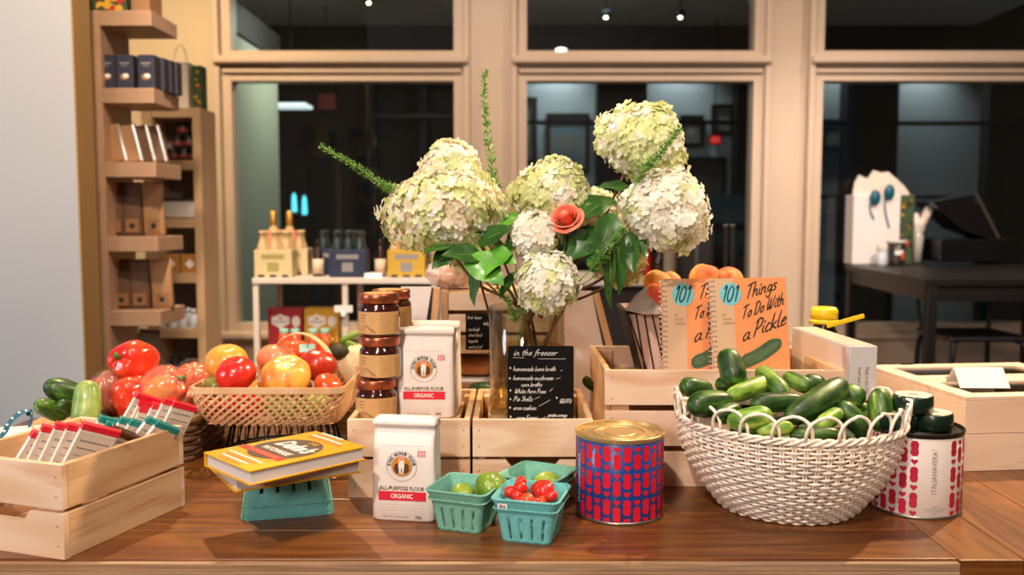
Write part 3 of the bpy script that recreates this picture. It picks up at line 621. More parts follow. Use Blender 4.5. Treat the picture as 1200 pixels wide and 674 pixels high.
t = thing('white_tray', 'shallow white open carton of dark truffles on the rear rack shelf', 'tray', (P(213, 250, Z2 + .1).x, Z2 + .1, z2s[2])); b = MB()
b.box((0, 0, .003), (.20, .12, .006), 'cap_white'); [b.box((s * .097, 0, .04), (.006, .12, .08), 'cap_white') for s in (-1, 1)]; [b.box((0, s * .057, .04), (.188, .006, .08), 'cap_white') for s in (-1, 1)]; b.build('tray', t)
o0 = None; rr = random.Random(5)
for i in range(12):
    b = MB(); b.ball((0, 0, .02), .02, 'leaf_brown', 10, 6); loc = (t.location.x - .075 + .03 * (i % 6), t.location.y - .03 + .05 * (i // 6), t.location.z + .06)
    if o0 is None: o0 = single(b, 'truffle', 'dark truffle heaped in the white carton on the rear rack', 'sweet', loc, group='truffles in the white carton')
    else: dup(o0, loc)
for k, px in enumerate((204, 226)):
    tt = thing('amber_carton', 'square amber carton with white diamond label, %s of two on rear rack' % ('left', 'right')[k], 'carton', (P(px, 318, Z2 + .1).x, Z2 + .1, z2s[3]), 0, 'amber cartons on the rear rack'); b = MB(); b.box((0, 0, .045), (.085, .08, .09), 'box_amber', bev=.003); b.build('carton', tt)
    b = MB(); fn = plane_fn((0, -.0405, .045), (1, 0, 0), (0, 0, 1)); disc(b, fn, 0, 0, .024, .024, 'print_white', 4); b.build('label_print', tt)
bt = thing('spray_bottle', 'small clear bottle with white cap in the row on the rear rack', 'bottle', (0, 0, 0), 0, 'clear bottles on the rear rack'); b = MB(); b.lathe([(.02, 0), (.021, .004), (.021, .06), (.012, .07)], 'clear_bottle', 14); b.build('bottle', bt); b = MB(); b.lathe([(.0125, .07), (.0125, .092), (.01, .094)], 'cap_white', 12); b.build('cap', bt)
for i in range(9):
    p = P(178 + 6.2 * i, 384, Z2 + .06 + .05 * (i % 2)); o = bt if i == 0 else dup(bt, p); o.location = (p.x, Z2 + .06 + .05 * (i % 2), z2s[4])
db = thing('dropper_bottle', 'white dropper bottle with black teat low on the rear rack', 'bottle', (0, 0, 0), 0, 'dropper bottles on the rear rack'); b = MB(); b.lathe([(.022, 0), (.022, .06), (.012, .068)], 'cap_white', 14); b.build('bottle', db); b = MB(); b.lathe([(.013, .068), (.013, .08), (.009, .084), (.007, .115), (.002, .12)], 'cap_black', 12); b.build('dropper', db)
for i in range(4):
    p = P(203 + 9 * i, 446, Z2 + .1); o = db if i == 0 else dup(db, p); o.location = (p.x, Z2 + .08 + .02 * (i % 2), z2s[5])
# dried brown seed bags under the brown rack
for k, (px, Zz) in enumerate(((168, Z1 + .1), (187, Z1 + .08))):
    t = pouch(.075, .20, .05, 'leaf_brown', 'kraft_dark', 'seed_bag', 'gathered brown paper bag with pointed top, %s of two behind the red peppers' % ('left', 'right')[k], 'bag')
    t.location = (P(px, 430, Zz).x, Zz, z1s[5]); t.rotation_euler = (0, R(8 - 20 * k), .3)

# ---- white metal console with drinks
Zc = 3.85; zt_ = Zh(326, Zc); xl, xr = X(296, Zc, 330), X(512, Zc, 330)
t = thing('console_table', 'narrow white metal console with drinks on top, left of the flowers', 'table', ((xl + xr) / 2, Zc + .2, 0)); w = xr - xl
b = MB(); b.box((0, 0, zt_ - .012), (w, .42, .024), 'white_metal', bev=.003); b.build('tabletop', t)
b = MB(); b.box((0, 0, Zh(420, Zc) - .01), (w - .02, .38, .02), 'white_metal', bev=.003); b.build('shelf', t); zsh = Zh(420, Zc)
for x in (-w / 2 + .012, -w / 2 + w * .5, w / 2 - .012):
    for y in (-.19, .19): b = MB(); b.box((x, y, (zt_ - .024) / 2), (.024, .024, zt_ - .024), 'white_metal', bev=.002); b.build('leg', t)
t2 = thing('console_table', 'white counter with dark bottles, right of the hanging green leaves', 'table', (X(705, 4.6), 4.9, 0)); w2 = X(790, 4.6) - X(620, 4.6); zt2 = Zh(326, 4.6)
b = MB(); b.box((0, 0, zt2 - .02), (w2, .6, .04), 'white_metal', bev=.003); b.build('tabletop', t2); b = MB(); b.box((0, .03, (zt2 - .04) / 2), (w2 - .04, .5, zt2 - .04), 'dark_room'); b.build('cabinet', t2)
flat('carton_cream', 'cdbb8c', .6); flat('gold', 'b98a3a', .35, metal=.6); flat('pale_glass', 'cfae7c', .15, coat=.6); flat('peach_label', 'd88d66', .6); flat('amber_glass', '2d120a', .15, coat=.6); flat('label_cream', 'd8c0a0', .6); flat('carton_navy', '1d2a44', .5); flat('carton_gold', 'c09a2c', .55); flat('can_top', '9c9a98', .3, metal=.8)
def sixpack(name, label, px, cm, nm, Zp, n=3, rows=2, capm='pale_glass', w=.165):
    t = thing(name, label, 'bottle carrier', (P(px, 320, Zp).x, Zp, zt_)); b = MB(); b.box((0, 0, .06), (w, .11, .12), cm, bev=.003); b.build('carton', t)
    for i in range(n):
        for j in range(rows):
            b = MB(); b.lathe([(.023, .115), (.0235, .128), (.017, .148), (.0125, .165), (.0115, .188), (.0145, .19), (.0145, .2), (.012, .203)], capm, 14, ((i - (n - 1) / 2) * w / n * .95, -.028 + .056 * j, 0)); b.build('bottle', t)
    b = MB(); fn = plane_fn((0, -.0555, .06), (1, 0, 0), (0, 0, 1)); quad(b, fn, -w * .3, .02, w * .3, .04, nm); quad(b, fn, -w * .15, -.035, w * .15, .005, nm)
    for i in range(n): quad(b, fn, (i - (n - 1) / 2) * w / n * .95 - .014, -.06, (i - (n - 1) / 2) * w / n * .95 + .014, -.048, 'box_side')
    b.build('label_print', t); return t
flat('sage_print', '9d9452', .6)
sixpack('bottle_carrier', 'cream cardboard carrier of pale bottles at left end of the console', 324, 'carton_cream', 'sage_print', Zc + .1)
sixpack('bottle_carrier', 'cream cardboard carrier half hidden behind the front cream carrier', 343, 'carton_cream', 'sage_print', Zc + .27, 2)
for k, px in enumerate((321, 340)):
    t = thing('wine_bottle', 'gold-capped bottle with peach label behind the cream carriers, %s one' % ('left', 'right')[k], 'bottle', (P(px, 300, Zc + .37).x, Zc + .37, zt_)); b = MB()
    b.lathe([(.036, 0), (.038, .01), (.038, .15), (.03, .18), (.0155, .22), (.014, .245)], 'pale_glass', 18); b.build('bottle', t)
    b = MB(); b.lathe([(.0152, .22), (.0158, .222), (.0150, .29), (.012, .292)], 'gold', 14); b.build('cap', t); b = MB(); b.lathe([(.0385, .12), (.0385, .15), (.031, .18), (.0225, .205)], 'peach_label', 18); b.build('label_print', t)
for k, px in enumerate((373, 446)):
    t = thing('bitters_bottle', 'small dark bottle with cream label on the console, %s of the black can pack' % ('left', 'right')[k], 'bottle', (P(px, 320, Zc + .12).x, Zc + .12, zt_)); b = MB(); b.lathe([(.023, 0), (.025, .006), (.025, .085), (.01, .11), (.009, .14)], 'amber_glass', 16); b.build('bottle', t)
    b = MB(); b.lathe([(.0255, .012), (.0255, .078)], 'label_cream', 16); b.build('label_print', t); b = MB(); b.lathe([(.0095, .14), (.01, .142), (.01, .162), (.008, .164)], 'cap_black', 12); b.build('cap', t)
sixpack('bottle_carrier', 'navy cardboard carrier of dark bottles in middle of the console', 410, 'carton_navy', 'print_gray', Zc + .1, 3, 2, 'glass_dark', .16)
sixpack('bottle_carrier', 'navy cardboard carrier partly behind the middle navy carrier', 397, 'carton_navy', 'print_gray', Zc + .26, 3, 2, 'glass_dark', .2)
sixpack('bottle_carrier', 'mustard cardboard carrier of pale bottles under the big left hydrangea', 478, 'carton_gold', 'print_gray', Zc + .1)
sixpack('bottle_carrier', 'mustard cardboard carrier at the right end of the console', 502, 'carton_gold', 'print_gray', Zc + .26, 2)
t = thing('wine_bottle', 'bottle with peach foil behind the mustard carrier', 'bottle', (P(470, 300, Zc + .3).x, Zc + .33, zt_)); b = MB(); b.lathe([(.036, 0), (.038, .15), (.0155, .22), (.014, .26)], 'peach_label', 18); b.build('bottle', t)
def tentcard(name, label, loc, w, h, d, m='card_white', rotz=0):
    b = MB(); b.prism([(-d / 2, 0), (0, h), (d / 2, 0), (d / 2 - .002, 0), (0, h - .003), (-d / 2 + .002, 0)], -w / 2, w / 2, m, M=Matrix.Rotation(pi / 2, 4, 'Z'))
    return single(b, name, label, 'card', loc, rotz)
tentcard('price_card', 'small blank white price card at the console edge below the navy carriers', (P(437, 325, Zc + .02).x, Zc + .03, zt_), .075, .02, .03)
t = thing('price_card', 'small white price card clipped to the console front leg', 'card', (P(402, 362, Zc - .03).x, Zc - .02, Zh(362, Zc - .02))); b = MB(); b.box((0, 0, 0), (.078, .003, .03), 'card_white'); b.build('card', t); b = MB(); b.ball((0, -.003, -.025), .012, 'card_white', 12, 8, scale=(1, .3, 1)); b.build('clip', t)
flat('tea_red', 'a8222c', .6); flat('tea_yellow', 'd8a52a', .6); flat('mint_cap', '9ad3bd', .5); flat('sauce_orange', 'e2562c', .3, coat=.5)
for k, (px, m) in enumerate(((337, 'tea_red'), (379, 'tea_yellow'))):
    t = thing('snack_carton', ('crimson', 'yellow')[k] + ' carton with white badge on the lower console shelf', 'carton', (P(px, 400, Zc + .22).x, Zc + .22, zsh)); b = MB(); b.box((0, 0, .10), (.155, .08, .20), m, bev=.002); b.build('carton', t)
    b = MB(); fn = plane_fn((-.02, -.0405, .14), (1, 0, 0), (0, 0, 1)); blob2(b, fn, [(-.04, .02), (-.015, .026), (0, .034), (.015, .026), (.04, .02), (.04, -.012), (.02, -.02), (0, -.034), (-.02, -.02), (-.04, -.012)], 'print_white'); disc(b, fn, 0, .014, .006, .006, 'print_red', 12, .0004); quad(b, fn, -.03, -.004, .03, 0, 'print_gray', lift=.0004)
    disc(b, fn, .07, 0, .019, .025, 'print_white', 18); b.build('label_print', t)
for k, px in enumerate((333, 346, 367, 381)):
    t = thing('sauce_jar', 'orange sauce jar with mint cap, %s of four under the console' % ('leftmost', 'second from left', 'third from left', 'rightmost')[k], 'jar', (P(px, 400, Zc + .08).x, Zc + .08, zsh)); b = MB(); b.lathe([(.025, 0), (.027, .005), (.027, .075), (.018, .1)], 'sauce_orange', 18); b.build('jar', t); b = MB(); b.lathe([(.019, .1), (.02, .102), (.02, .116), (.017, .12)], 'mint_cap', 16); b.build('lid', t)
# things on the right counter
flat('red_glow', 'b01418', .3, coat=.5); flat('steel', '8d8a88', .3, metal=.9); flat('cups_cream', 'b8aa94', .7)
t = thing('cup_stack', 'tall stack of pale paper cups below the white hydrangea', 'cups', (P(798, 325, 4.75).x, 4.75, zt2)); b = MB()
for i in range(13): b.lathe([(.03, .0), (.0355, .021), (.037, .0215)], 'cups_cream', 18, (0, 0, i * .0165))
b.build('cups', t); b = MB(); b.lathe([(.028, .236), (.036, .25)], 'cups_cream', 18); b.build('top_cup', t)
t.location.x = X(786, 4.75)
b = MB(); b.lathe([(.02, 0), (.028, .02), (.03, .09), (.02, .12), (.025, .17), (.015, .2)], 'red_glow', 16); single(b, 'syrup_bottle', 'red bottle on the white counter behind the green leaves', 'bottle', (P(757, 320, 4.8).x, 4.8, zt2))
for k, (px, r_, h_) in enumerate(((772, .03, .16), (745, .03, .12))):
    b = MB(); b.lathe([(r_, 0), (r_, h_ * .6), (r_ * .4, h_ * .8), (r_ * .4, h_)], 'amber_glass', 16); single(b, 'bottle', 'dark bottle %s of the red bottle on the white counter' % ('right', 'left')[k], 'bottle', (P(px, 320, 4.78).x, 4.78, zt2))
t = thing('coffee_urn', 'dark tall coffee dispenser with steel side behind the peaches', 'urn', (P(825, 320, 5.2).x, 5.2, 0)); zz = Zh(330, 5.2)
b = MB(); b.box((0, 0, zz / 2), (.5, .45, zz), 'dark_room', bev=.004); b.build('stand', t); b = MB(); b.box((-.07, 0, zz + .16), (.2, .22, .32), 'black_wood', bev=.02); b.build('body', t)
b = MB(); b.box((-.07, -.115, zz + .16), (.02, .01, .30), 'steel'); b.build('gauge', t); b = MB(); b.lathe([(.012, 0), (.012, .32), (.02, .33)], 'steel', 12, (.12, 0, zz)); b.build('tap_column', t); b = MB(); b.lathe([(.012, 0), (.012, .32), (.02, .33)], 'steel', 12, (.16, 0, zz)); b.build('tap_column', t)

# ---- black bar table, stool and till on the right
Zb = 4.6; zb = Zh(309, Zb); 
# corner of the table nearest the camera is seen at (1092,326); its left edge recedes to (968,306)
pc = G(1085, 328, Zh(328, 4.35)); zb = pc.z; pl = G(966, 306, zb)
t = thing('bar_table', 'tall black table with slim legs in front of the right window', 'table', (pc.x, pc.y, 0)); dv = Vector((pl.x - pc.x, pl.y - pc.y, 0)); 
yl = min(dv.length, 5.75 - pc.y); dv = dv.normalized(); rx = Vector((1.25, .08, 0)); 
def bt_pt(u, v, z): return Vector((rx.x * u + dv.x * yl * v, rx.y * u + dv.y * yl * v, z))
b = MB(); tp = [bt_pt(0, 0, 0), bt_pt(1, 0, 0), bt_pt(1, 1, 0), bt_pt(0, 1, 0)]
def slab(b, tp, z0, z1, m):
    vs = [Vector((p.x, p.y, z0)) for p in tp] + [Vector((p.x, p.y, z1)) for p in tp]
    b.add(vs, [[3, 2, 1, 0], [4, 5, 6, 7], [0, 1, 5, 4], [1, 2, 6, 5], [2, 3, 7, 6], [3, 0, 4, 7]], m, False)
slab(b, tp, zb - .03, zb, 'black_wood'); b.build('tabletop', t)
b = MB(); a = [bt_pt(u, v, 0) for u, v in ((.03, .02), (.97, .02), (.97, .97), (.03, .97))]
for i in range(4): b.beam(a[i] + Vector((0, 0, zb - .07)), a[(i + 1) % 4] + Vector((0, 0, zb - .07)), .025, .08, 'black_wood')
b.build('apron', t)
for q in a: b = MB(); b.box((q.x, q.y, (zb - .03) / 2), (.05, .05, zb - .03), 'black_wood', bev=.004); b.build('leg', t)
def onbar(px, py): return G(px, py, zb)
ps = P(1138, 388, 4.75); zsq = ps.z
t = thing('bar_stool', 'black bar stool with curved legs tucked under the black table', 'stool', (ps.x, ps.y, 0)); b = MB(); b.box((0, 0, zsq - .02), (.42, .40, .03), 'black_wood', bev=.012); b.build('seat', t)
for sx_ in (-1, 1):
    for sy_ in (-1, 1):
        b = MB(); b.tube(crom([(sx_ * .15, sy_ * .15, zsq - .03), (sx_ * .19, sy_ * .19, zsq - .08), (sx_ * .20, sy_ * .2, zsq * .5), (sx_ * .22, sy_ * .22, .0)], 5), .014, 'black_metal', 8); b.build('leg', t)
b = MB(); b.tube([(sx_ * .212, sy_ * .212, .25) for sx_, sy_ in ((-1, -1), (1, -1), (1, 1), (-1, 1))], .009, 'black_metal', 8, closed=True); b.build('footrest', t)
b = MB(); b.tube(crom([(-.18, .17, zsq - .02), (-.2, .2, zsq + .15), (-.14, .22, zsq + .22), (.14, .22, zsq + .22), (.2, .2, zsq + .15), (.18, .17, zsq - .02)], 5), .012, 'black_metal', 8); b.build('backrest', t)
ps2 = P(1010, 396, 5.5)
b = MB(); b.tube(crom([(1.62, 5.7, .62), (1.8, 5.4, .50), (2.2, 5.2, .45), (2.9, 5.2, .52), (3.3, 5.6, .1)], 8), .008, 'black_metal', 6); single(b, 'power_cable', 'black cable hanging in a loop under the black table', 'cable')
# gift bag
flat('ribbon_teal', '0e5a6c', .35); flat('tissue', 'e8d8c8', .7); flat('lotion', 'c8b4ac', .5); flat('lid_cream', 'd8cfc2', .5); flat('till_black', '0b0a0a', .3)
g0 = onbar(1020.5, 309); t = thing('gift_bag', 'white gift bag with teal ribbon and tissue on the black table', 'bag', g0 + Vector((0, .0, 0))); k = px2m(1, g0.y)
b = MB(); b.box((0, 0, 40 * k), (54 * k, 26 * k, 80 * k), 'paper_white', bev=.003); b.build('bag', t)
for v in b.v: pass
b = MB(); b.box((0, 0, 37.6 * k), (1, 1, 1), 'paper_white') if False else None
tb = MB()
def gpx(l): return [((x - 1020.5) * k, (306 - y) * k) for x, y in l]
tb.prism(gpx([(994, 228), (996, 212), (1001, 203), (1010, 207), (1018, 205), (1020, 228)]), -.04, -.03, 'tissue'); tb.prism(gpx([(1008, 228), (1014, 208), (1021, 197), (1030, 200), (1038, 199), (1048, 207), (1058, 216), (1066, 228)]), .01, .02, 'tissue'); tb.prism(gpx([(1026, 228), (1030, 212), (1044, 206), (1060, 222), (1062, 228)]), -.02, -.01, 'tissue')
tb.build('tissue_paper', t)
b = MB(); yy = -14 * k
for s in (-1, 1): b.ball((s * 8 * k + 4 * k, yy - 3 * k, 80 * k + s * 3 * k), 8 * k, 'ribbon_teal', 12, 8, scale=(.8, .5, 1.1))
b.tube(crom([(-6 * k, yy, 76 * k), (-9 * k, yy - k, 64 * k), (-4 * k, yy - k, 52 * k)], 5), .9 * k, 'ribbon_teal', 6); b.tube(crom([(8 * k, yy, 78 * k), (9 * k, yy - k, 60 * k), (14 * k, yy - k, 42 * k)], 5), .9 * k, 'ribbon_teal', 6); b.build('ribbon', t)
b = MB(); b.box((27 * k + 10 * k, 0, 40 * k), (18 * k, 20 * k, 80 * k), 'floral_green', bev=.002); 
fn = plane_fn((37 * k, -10.2 * k, 48 * k), (1, 0, 0), (0, 0, 1)); rr = random.Random(9)
for i in range(22): disc(b, fn, rr.uniform(-7, 7) * k, rr.uniform(-26, 26) * k, 1.8 * k, 1.8 * k, rr.choice(['gold', 'leaf_brown', 'floral_yellow', 'box_side', 'box_side']), 8, .0004 * i)
disc(b, fn, 0, -24 * k, 3 * k, 4 * k, 'sauce_orange', 10, .01); single(b, 'printed_carton', 'dark floral carton standing right of the white gift bag', 'carton', g0 + Vector((.004, .03, 0)))
def obj_on_bar(px, py, name, label, cat): return thing(name, label, cat, onbar(px, py))
t = obj_on_bar(1000, 308, 'pump_bottle', 'pale lotion bottle with black pump at left end of the black table', 'bottle'); k = px2m(1, t.location.y)
b = MB(); b.lathe([(7.5 * k, 0), (8 * k, k), (8 * k, 24 * k), (4 * k, 28 * k)], 'lotion', 18); b.build('bottle', t); b = MB(); b.lathe([(3.5 * k, 28 * k), (3.5 * k, 32 * k), (1.2 * k, 33 * k), (1.2 * k, 38 * k)], 'cap_black', 12); b.tube([(0, 0, 38 * k), (3 * k, -5 * k, 37 * k)], 1.3 * k, 'cap_black', 8); b.build('pump', t)
for kk, (px, py) in enumerate(((1022, 309), (1033, 311))):
    t = obj_on_bar(px, py, 'candle_jar', 'small glass jar with cream lid on the black table, %s of two' % ('left', 'right')[kk], 'jar'); b = MB(); b.lathe([(5.2 * k, 0), (5.5 * k, k), (5.5 * k, 16 * k)], 'clear_bottle', 16); b.build('jar', t); b = MB(); b.lathe([(5.6 * k, 16 * k), (5.8 * k, 16.5 * k), (5.8 * k, 22 * k), (5 * k, 22.5 * k)], 'lid_cream', 16); b.build('lid', t)
t = obj_on_bar(1050, 311, 'paper_cup', 'dark printed cup with cream rim in front of the floral carton', 'cup'); b = MB(); b.lathe([(8 * k, 0), (8.3 * k, 2 * k), (10 * k, 26 * k)], 'pot_dark', 20); b.build('cup', t); b = MB(); b.lathe([(10.4 * k, 25 * k), (10.6 * k, 26 * k), (10.4 * k, 28 * k), (9.6 * k, 27 * k)], 'lid_cream', 20); b.build('rim', t)
b = MB(); f = cyl_fn(9.4 * k, 14 * k, -pi / 2); quad(b, f, -5 * k, -2 * k, 4 * k, 3 * k, 'print_white', 3); quad(b, f, 1 * k, -7 * k, 6 * k, 0, 'sauce_orange', 3, lift=.001); b.build('label_print', t)
t = obj_on_bar(1074, 309, 'drinking_glass', 'clear glass holding crumpled white paper on the black table', 'glass'); thin_glass('clear_glass', 'eef2f2', .02, .06)
b = MB(); b.lathe([(9 * k, 0), (10 * k, 1.5 * k), (10 * k, 46 * k)], 'clear_glass', 20); b.build('glass', t)
b = MB(); b.tube([(0, 0, 2 * k), (1 * k, 0, 30 * k), (-3 * k, 0, 58 * k)], [5 * k, 6 * k, 3 * k], 'tissue', 8); b.tube([(1 * k, -k, 25 * k), (5 * k, -k, 48 * k), (14 * k, 0, 66 * k)], [3 * k, 5 * k, 5 * k], 'tissue', 6); b.build('paper', t)
t = obj_on_bar(1128, 309, 'till_monitor', 'black point-of-sale screen tilted back on the black table', 'screen')
b = MB(); b.box((0, 0, 16 * k), (84 * k, 60 * k, 26 * k), 'till_black', bev=.01); b.build('base', t)
b = MB(); M = RM(0, R(-28)); b.box((-18 * k, 0, 66 * k), (78 * k, 60 * k, 3 * k), 'till_black', RM(0, R(62 - 90) + 0)) if False else None
b.prism([(-48 * k, 70 * k), (-4 * k, 78 * k), (24 * k, 30 * k), (21 * k, 27 * k), (-14 * k, 40 * k)], -22 * k, 22 * k, 'till_black'); b.build('screen', t)
b = MB(); b.beam((-1 * k, -24 * k, 80 * k), (27 * k, -24 * k, 30 * k), 3 * k, 3 * k, 'steel'); b.build('bezel', t)
# ------------------------------------------------------------------ the display table
ye = G(500, 655).y; yb = 2.30; xR = G(1118, 652).x
t = thing('display_table', 'large rustic plank table of brown wood carrying the whole produce display', 'table', (0, 0, 0))
b = MB(); xl_ = -1.25; rows = [0, .13, .30, .44, .60, .76, 1.0]; D = yb - ye
rows = [ye + r * D for r in rows]
for i in range(len(rows) - 1):
    y0, y1 = rows[i], rows[i + 1]; b.box(((xl_ + xR) / 2, (y0 + y1) / 2, T - .018), (xR - xl_, y1 - y0 - .0015, .036), 'tabletop', bev=.0015, grain=0)
b.build('plank_top', t)
b = MB()
for i, (xa_, xb_) in enumerate(((xR + .001, xR + .10), (xR + .101, xR + .24), (xR + .241, xR + .38), (xR + .381, xR + .55), (xR + .551, xR + .74))): b.box(((xa_ + xb_) / 2, (ye + yb) / 2 - .002, T - .018), (xb_ - xa_, D + .006, .036), 'tabletop', bev=.0015, grain=1)
b.build('end_planks', t)
b = MB()
for k, (z0, z1, yy) in enumerate(((.0, .012, .0), (.0125, .026, -.001), (.0265, .044, .0), (.0445, .066, -.002), (.0665, .10, .0))):
    b.box(((xl_ + xR) / 2, ye + yy - .004, T - .004 - (z0 + z1) / 2), (xR - xl_, .012, z1 - z0), 'table_edge', bev=.001, grain=0)
b.box(((xl_ + xR) / 2, ye + .03, T - .09), (xR - xl_, .05, .10), 'table_edge', grain=0); b.build('front_edge', t)
b = MB(); b.box((xR + .37, ye + .03, T - .09), (.74, .05, .10), 'tabletop', grain=0); b.box(((xl_ + xR) / 2 + .35, yb - .04, T - .09), (xR - xl_ + .66, .05, .1), 'tabletop', grain=0); b.build('apron', t)
for x in (xl_ + .08, xR + .66):
    for y in (ye + .08, yb - .08): b = MB(); b.box((x, y, (T - .036) / 2), (.10, .10, T - .036), 'tabletop', bev=.004); b.build('leg', t)

# ------------------------------------------------------------------ pine crates
def crate(name, label, w, d, h, loc, rotz=0, nsl=2, pale='pine_pale', inside=None, side='pine', group=None, notch_on='ends', front='end'):
    """w along x, d along y. front='end': short handle end faces -y ; front='side': long slatted side faces -y"""
    t = thing(name, label, 'crate', loc, rotz, group); th = .011; gap = .006 if nsl == 2 else .012; sl = (h - gap * (nsl - 1)) / nsl
    def slats(y, L, m, nm, axis):
        b = MB()
        for k in range(nsl):
            z = k * (sl + gap) + sl / 2
            b.box((0, y, z) if axis == 0 else (y, 0, z), (L, th, sl) if axis == 0 else (th, L, sl), m, bev=.0012)
            for s in (-1, 1):                                                   # nail heads
                for dz in (-.3, .3):
                    if axis == 0 and y < 0: b.box((s * (L / 2 - .014), y - th / 2 - .0001, z + dz * sl), (.0022, .0004, .0022), 'print_brown')
        b.build(nm, t)
    def endp(y, L, m, nm, axis):
        b = MB(); nz = .012; hw = .05
        b.box((0, y, sl + gap + sl * 0 + (h - sl - gap) / 2) if axis == 0 else (y, 0, sl + gap + (h - sl - gap) / 2), (L, th, h - sl - gap) if axis == 0 else (th, L, h - sl - gap), m, bev=.0012)
        pts = [(-L / 2, 0), (L / 2, 0), (L / 2, sl), (hw, sl), (hw - .014, sl - nz - .006), (-hw + .014, sl - nz - .006), (-hw, sl), (-L / 2, sl)]
        b.prism(pts, y - th / 2, y + th / 2, m, M=None if axis == 0 else Matrix.Rotation(pi / 2, 4, 'Z'))
        if axis == 0 and y < 0:
            for s in (-1, 1):
                for z in (.02, sl - .02, sl + gap + .02, h - .02): b.box((s * (L / 2 - .012), y - th / 2 - .0001, z), (.0022, .0004, .0022), 'print_brown')
        b.build(nm, t)
    if front == 'end':
        endp(-d / 2 + th / 2, w, pale, 'front_panel', 0); endp(d / 2 - th / 2, w, pale, 'rear_panel', 0)
        slats(-w / 2 + th / 2, d - 2 * th - .001, side, 'left_slats', 1); slats(w / 2 - th / 2, d - 2 * th - .001, side, 'right_slats', 1)
    else:
        slats(-d / 2 + th / 2, w, pale, 'front_slats', 0); slats(d / 2 - th / 2, w, pale, 'rear_slats', 0)
        endp(-w / 2 + th / 2 + .001, d - 2 * th - .001, side, 'left_panel', 1); endp(w / 2 - th / 2 - .001, d - 2 * th - .001, side, 'right_panel', 1)
    for sx_ in (-1, 1):
        for sy_ in (-1, 1):
            b = MB(); cw, cd = (.035, .012) if front == 'side' else (.012, .035)
            if front == 'side': b.box((sx_ * (w / 2 - th - cw / 2 - .002), sy_ * (d / 2 - th - cd / 2 - .001), (h - .014) / 2 + .007), (cw, cd, h - .016), side)
            else: b.box((sx_ * (w / 2 - th - cw / 2 - .001), sy_ * (d / 2 - th - cd / 2 - .002), (h - .014) / 2 + .007), (cw, cd, h - .016), side)
            b.build('corner_post', t)
    b = MB(); b.box((0, 0, .006), (w - 2 * th - .004, d - 2 * th - .004, .008), side, bev=.001); b.build('base', t)
    if inside: b = MB(); b.box((0, 0, inside), (w - 2 * th - .028 if front == 'end' else w - .1, d - 2 * th - .004, .008), side, bev=.001); b.build('insert_board', t)
    return t
# left crate: its near corner stands on the table edge
c0 = G(76, 656.5); c1 = G(217, 592); az = atan2(c1.x - c0.x, c1.y - c0.y)                 # long side runs along this heading
dl = Vector((sin(az), cos(az), 0)); ds = Vector((-cos(az), sin(az), 0)); LL = (c1 - c0).length; LC = c0 + dl * LL / 2 + ds * .115; LC.z = T
lcr = crate('pine_crate', 'open pine crate full of slim packets at the front left corner of the table', .23, LL, .147, LC, -az, side='pine')
cA = G(408, 583); cB = G(551, 583); wA = cB.x - cA.x
crate('pine_crate', 'pine crate carrying the jar stack and the rear flour bag', wA, .30, .147, (cA.x + wA / 2, cA.y + .15, T), 0, inside=.120)
cC = G(554, 583); wB = X(695, cC.y, 540) - cC.x
crate('pine_crate', 'pine crate carrying the glass flower vase and black menu card', wB, .30, .147, (cC.x + wB / 2, cC.y + .15, T), 0, inside=.120)
cr0 = P(709, 434, 1.70); hR = cr0.z - T; wR = X(990, 1.70, 434) - cr0.x
crR = crate('pine_crate', 'big three-slat pine crate behind the wicker basket, holding the orange books', wR, .33, hR, (cr0.x + wR / 2, 1.70 + .165, T), 0, nsl=3, front='side', side='pine', inside=hR - .052)
ZR = T + hR - .048

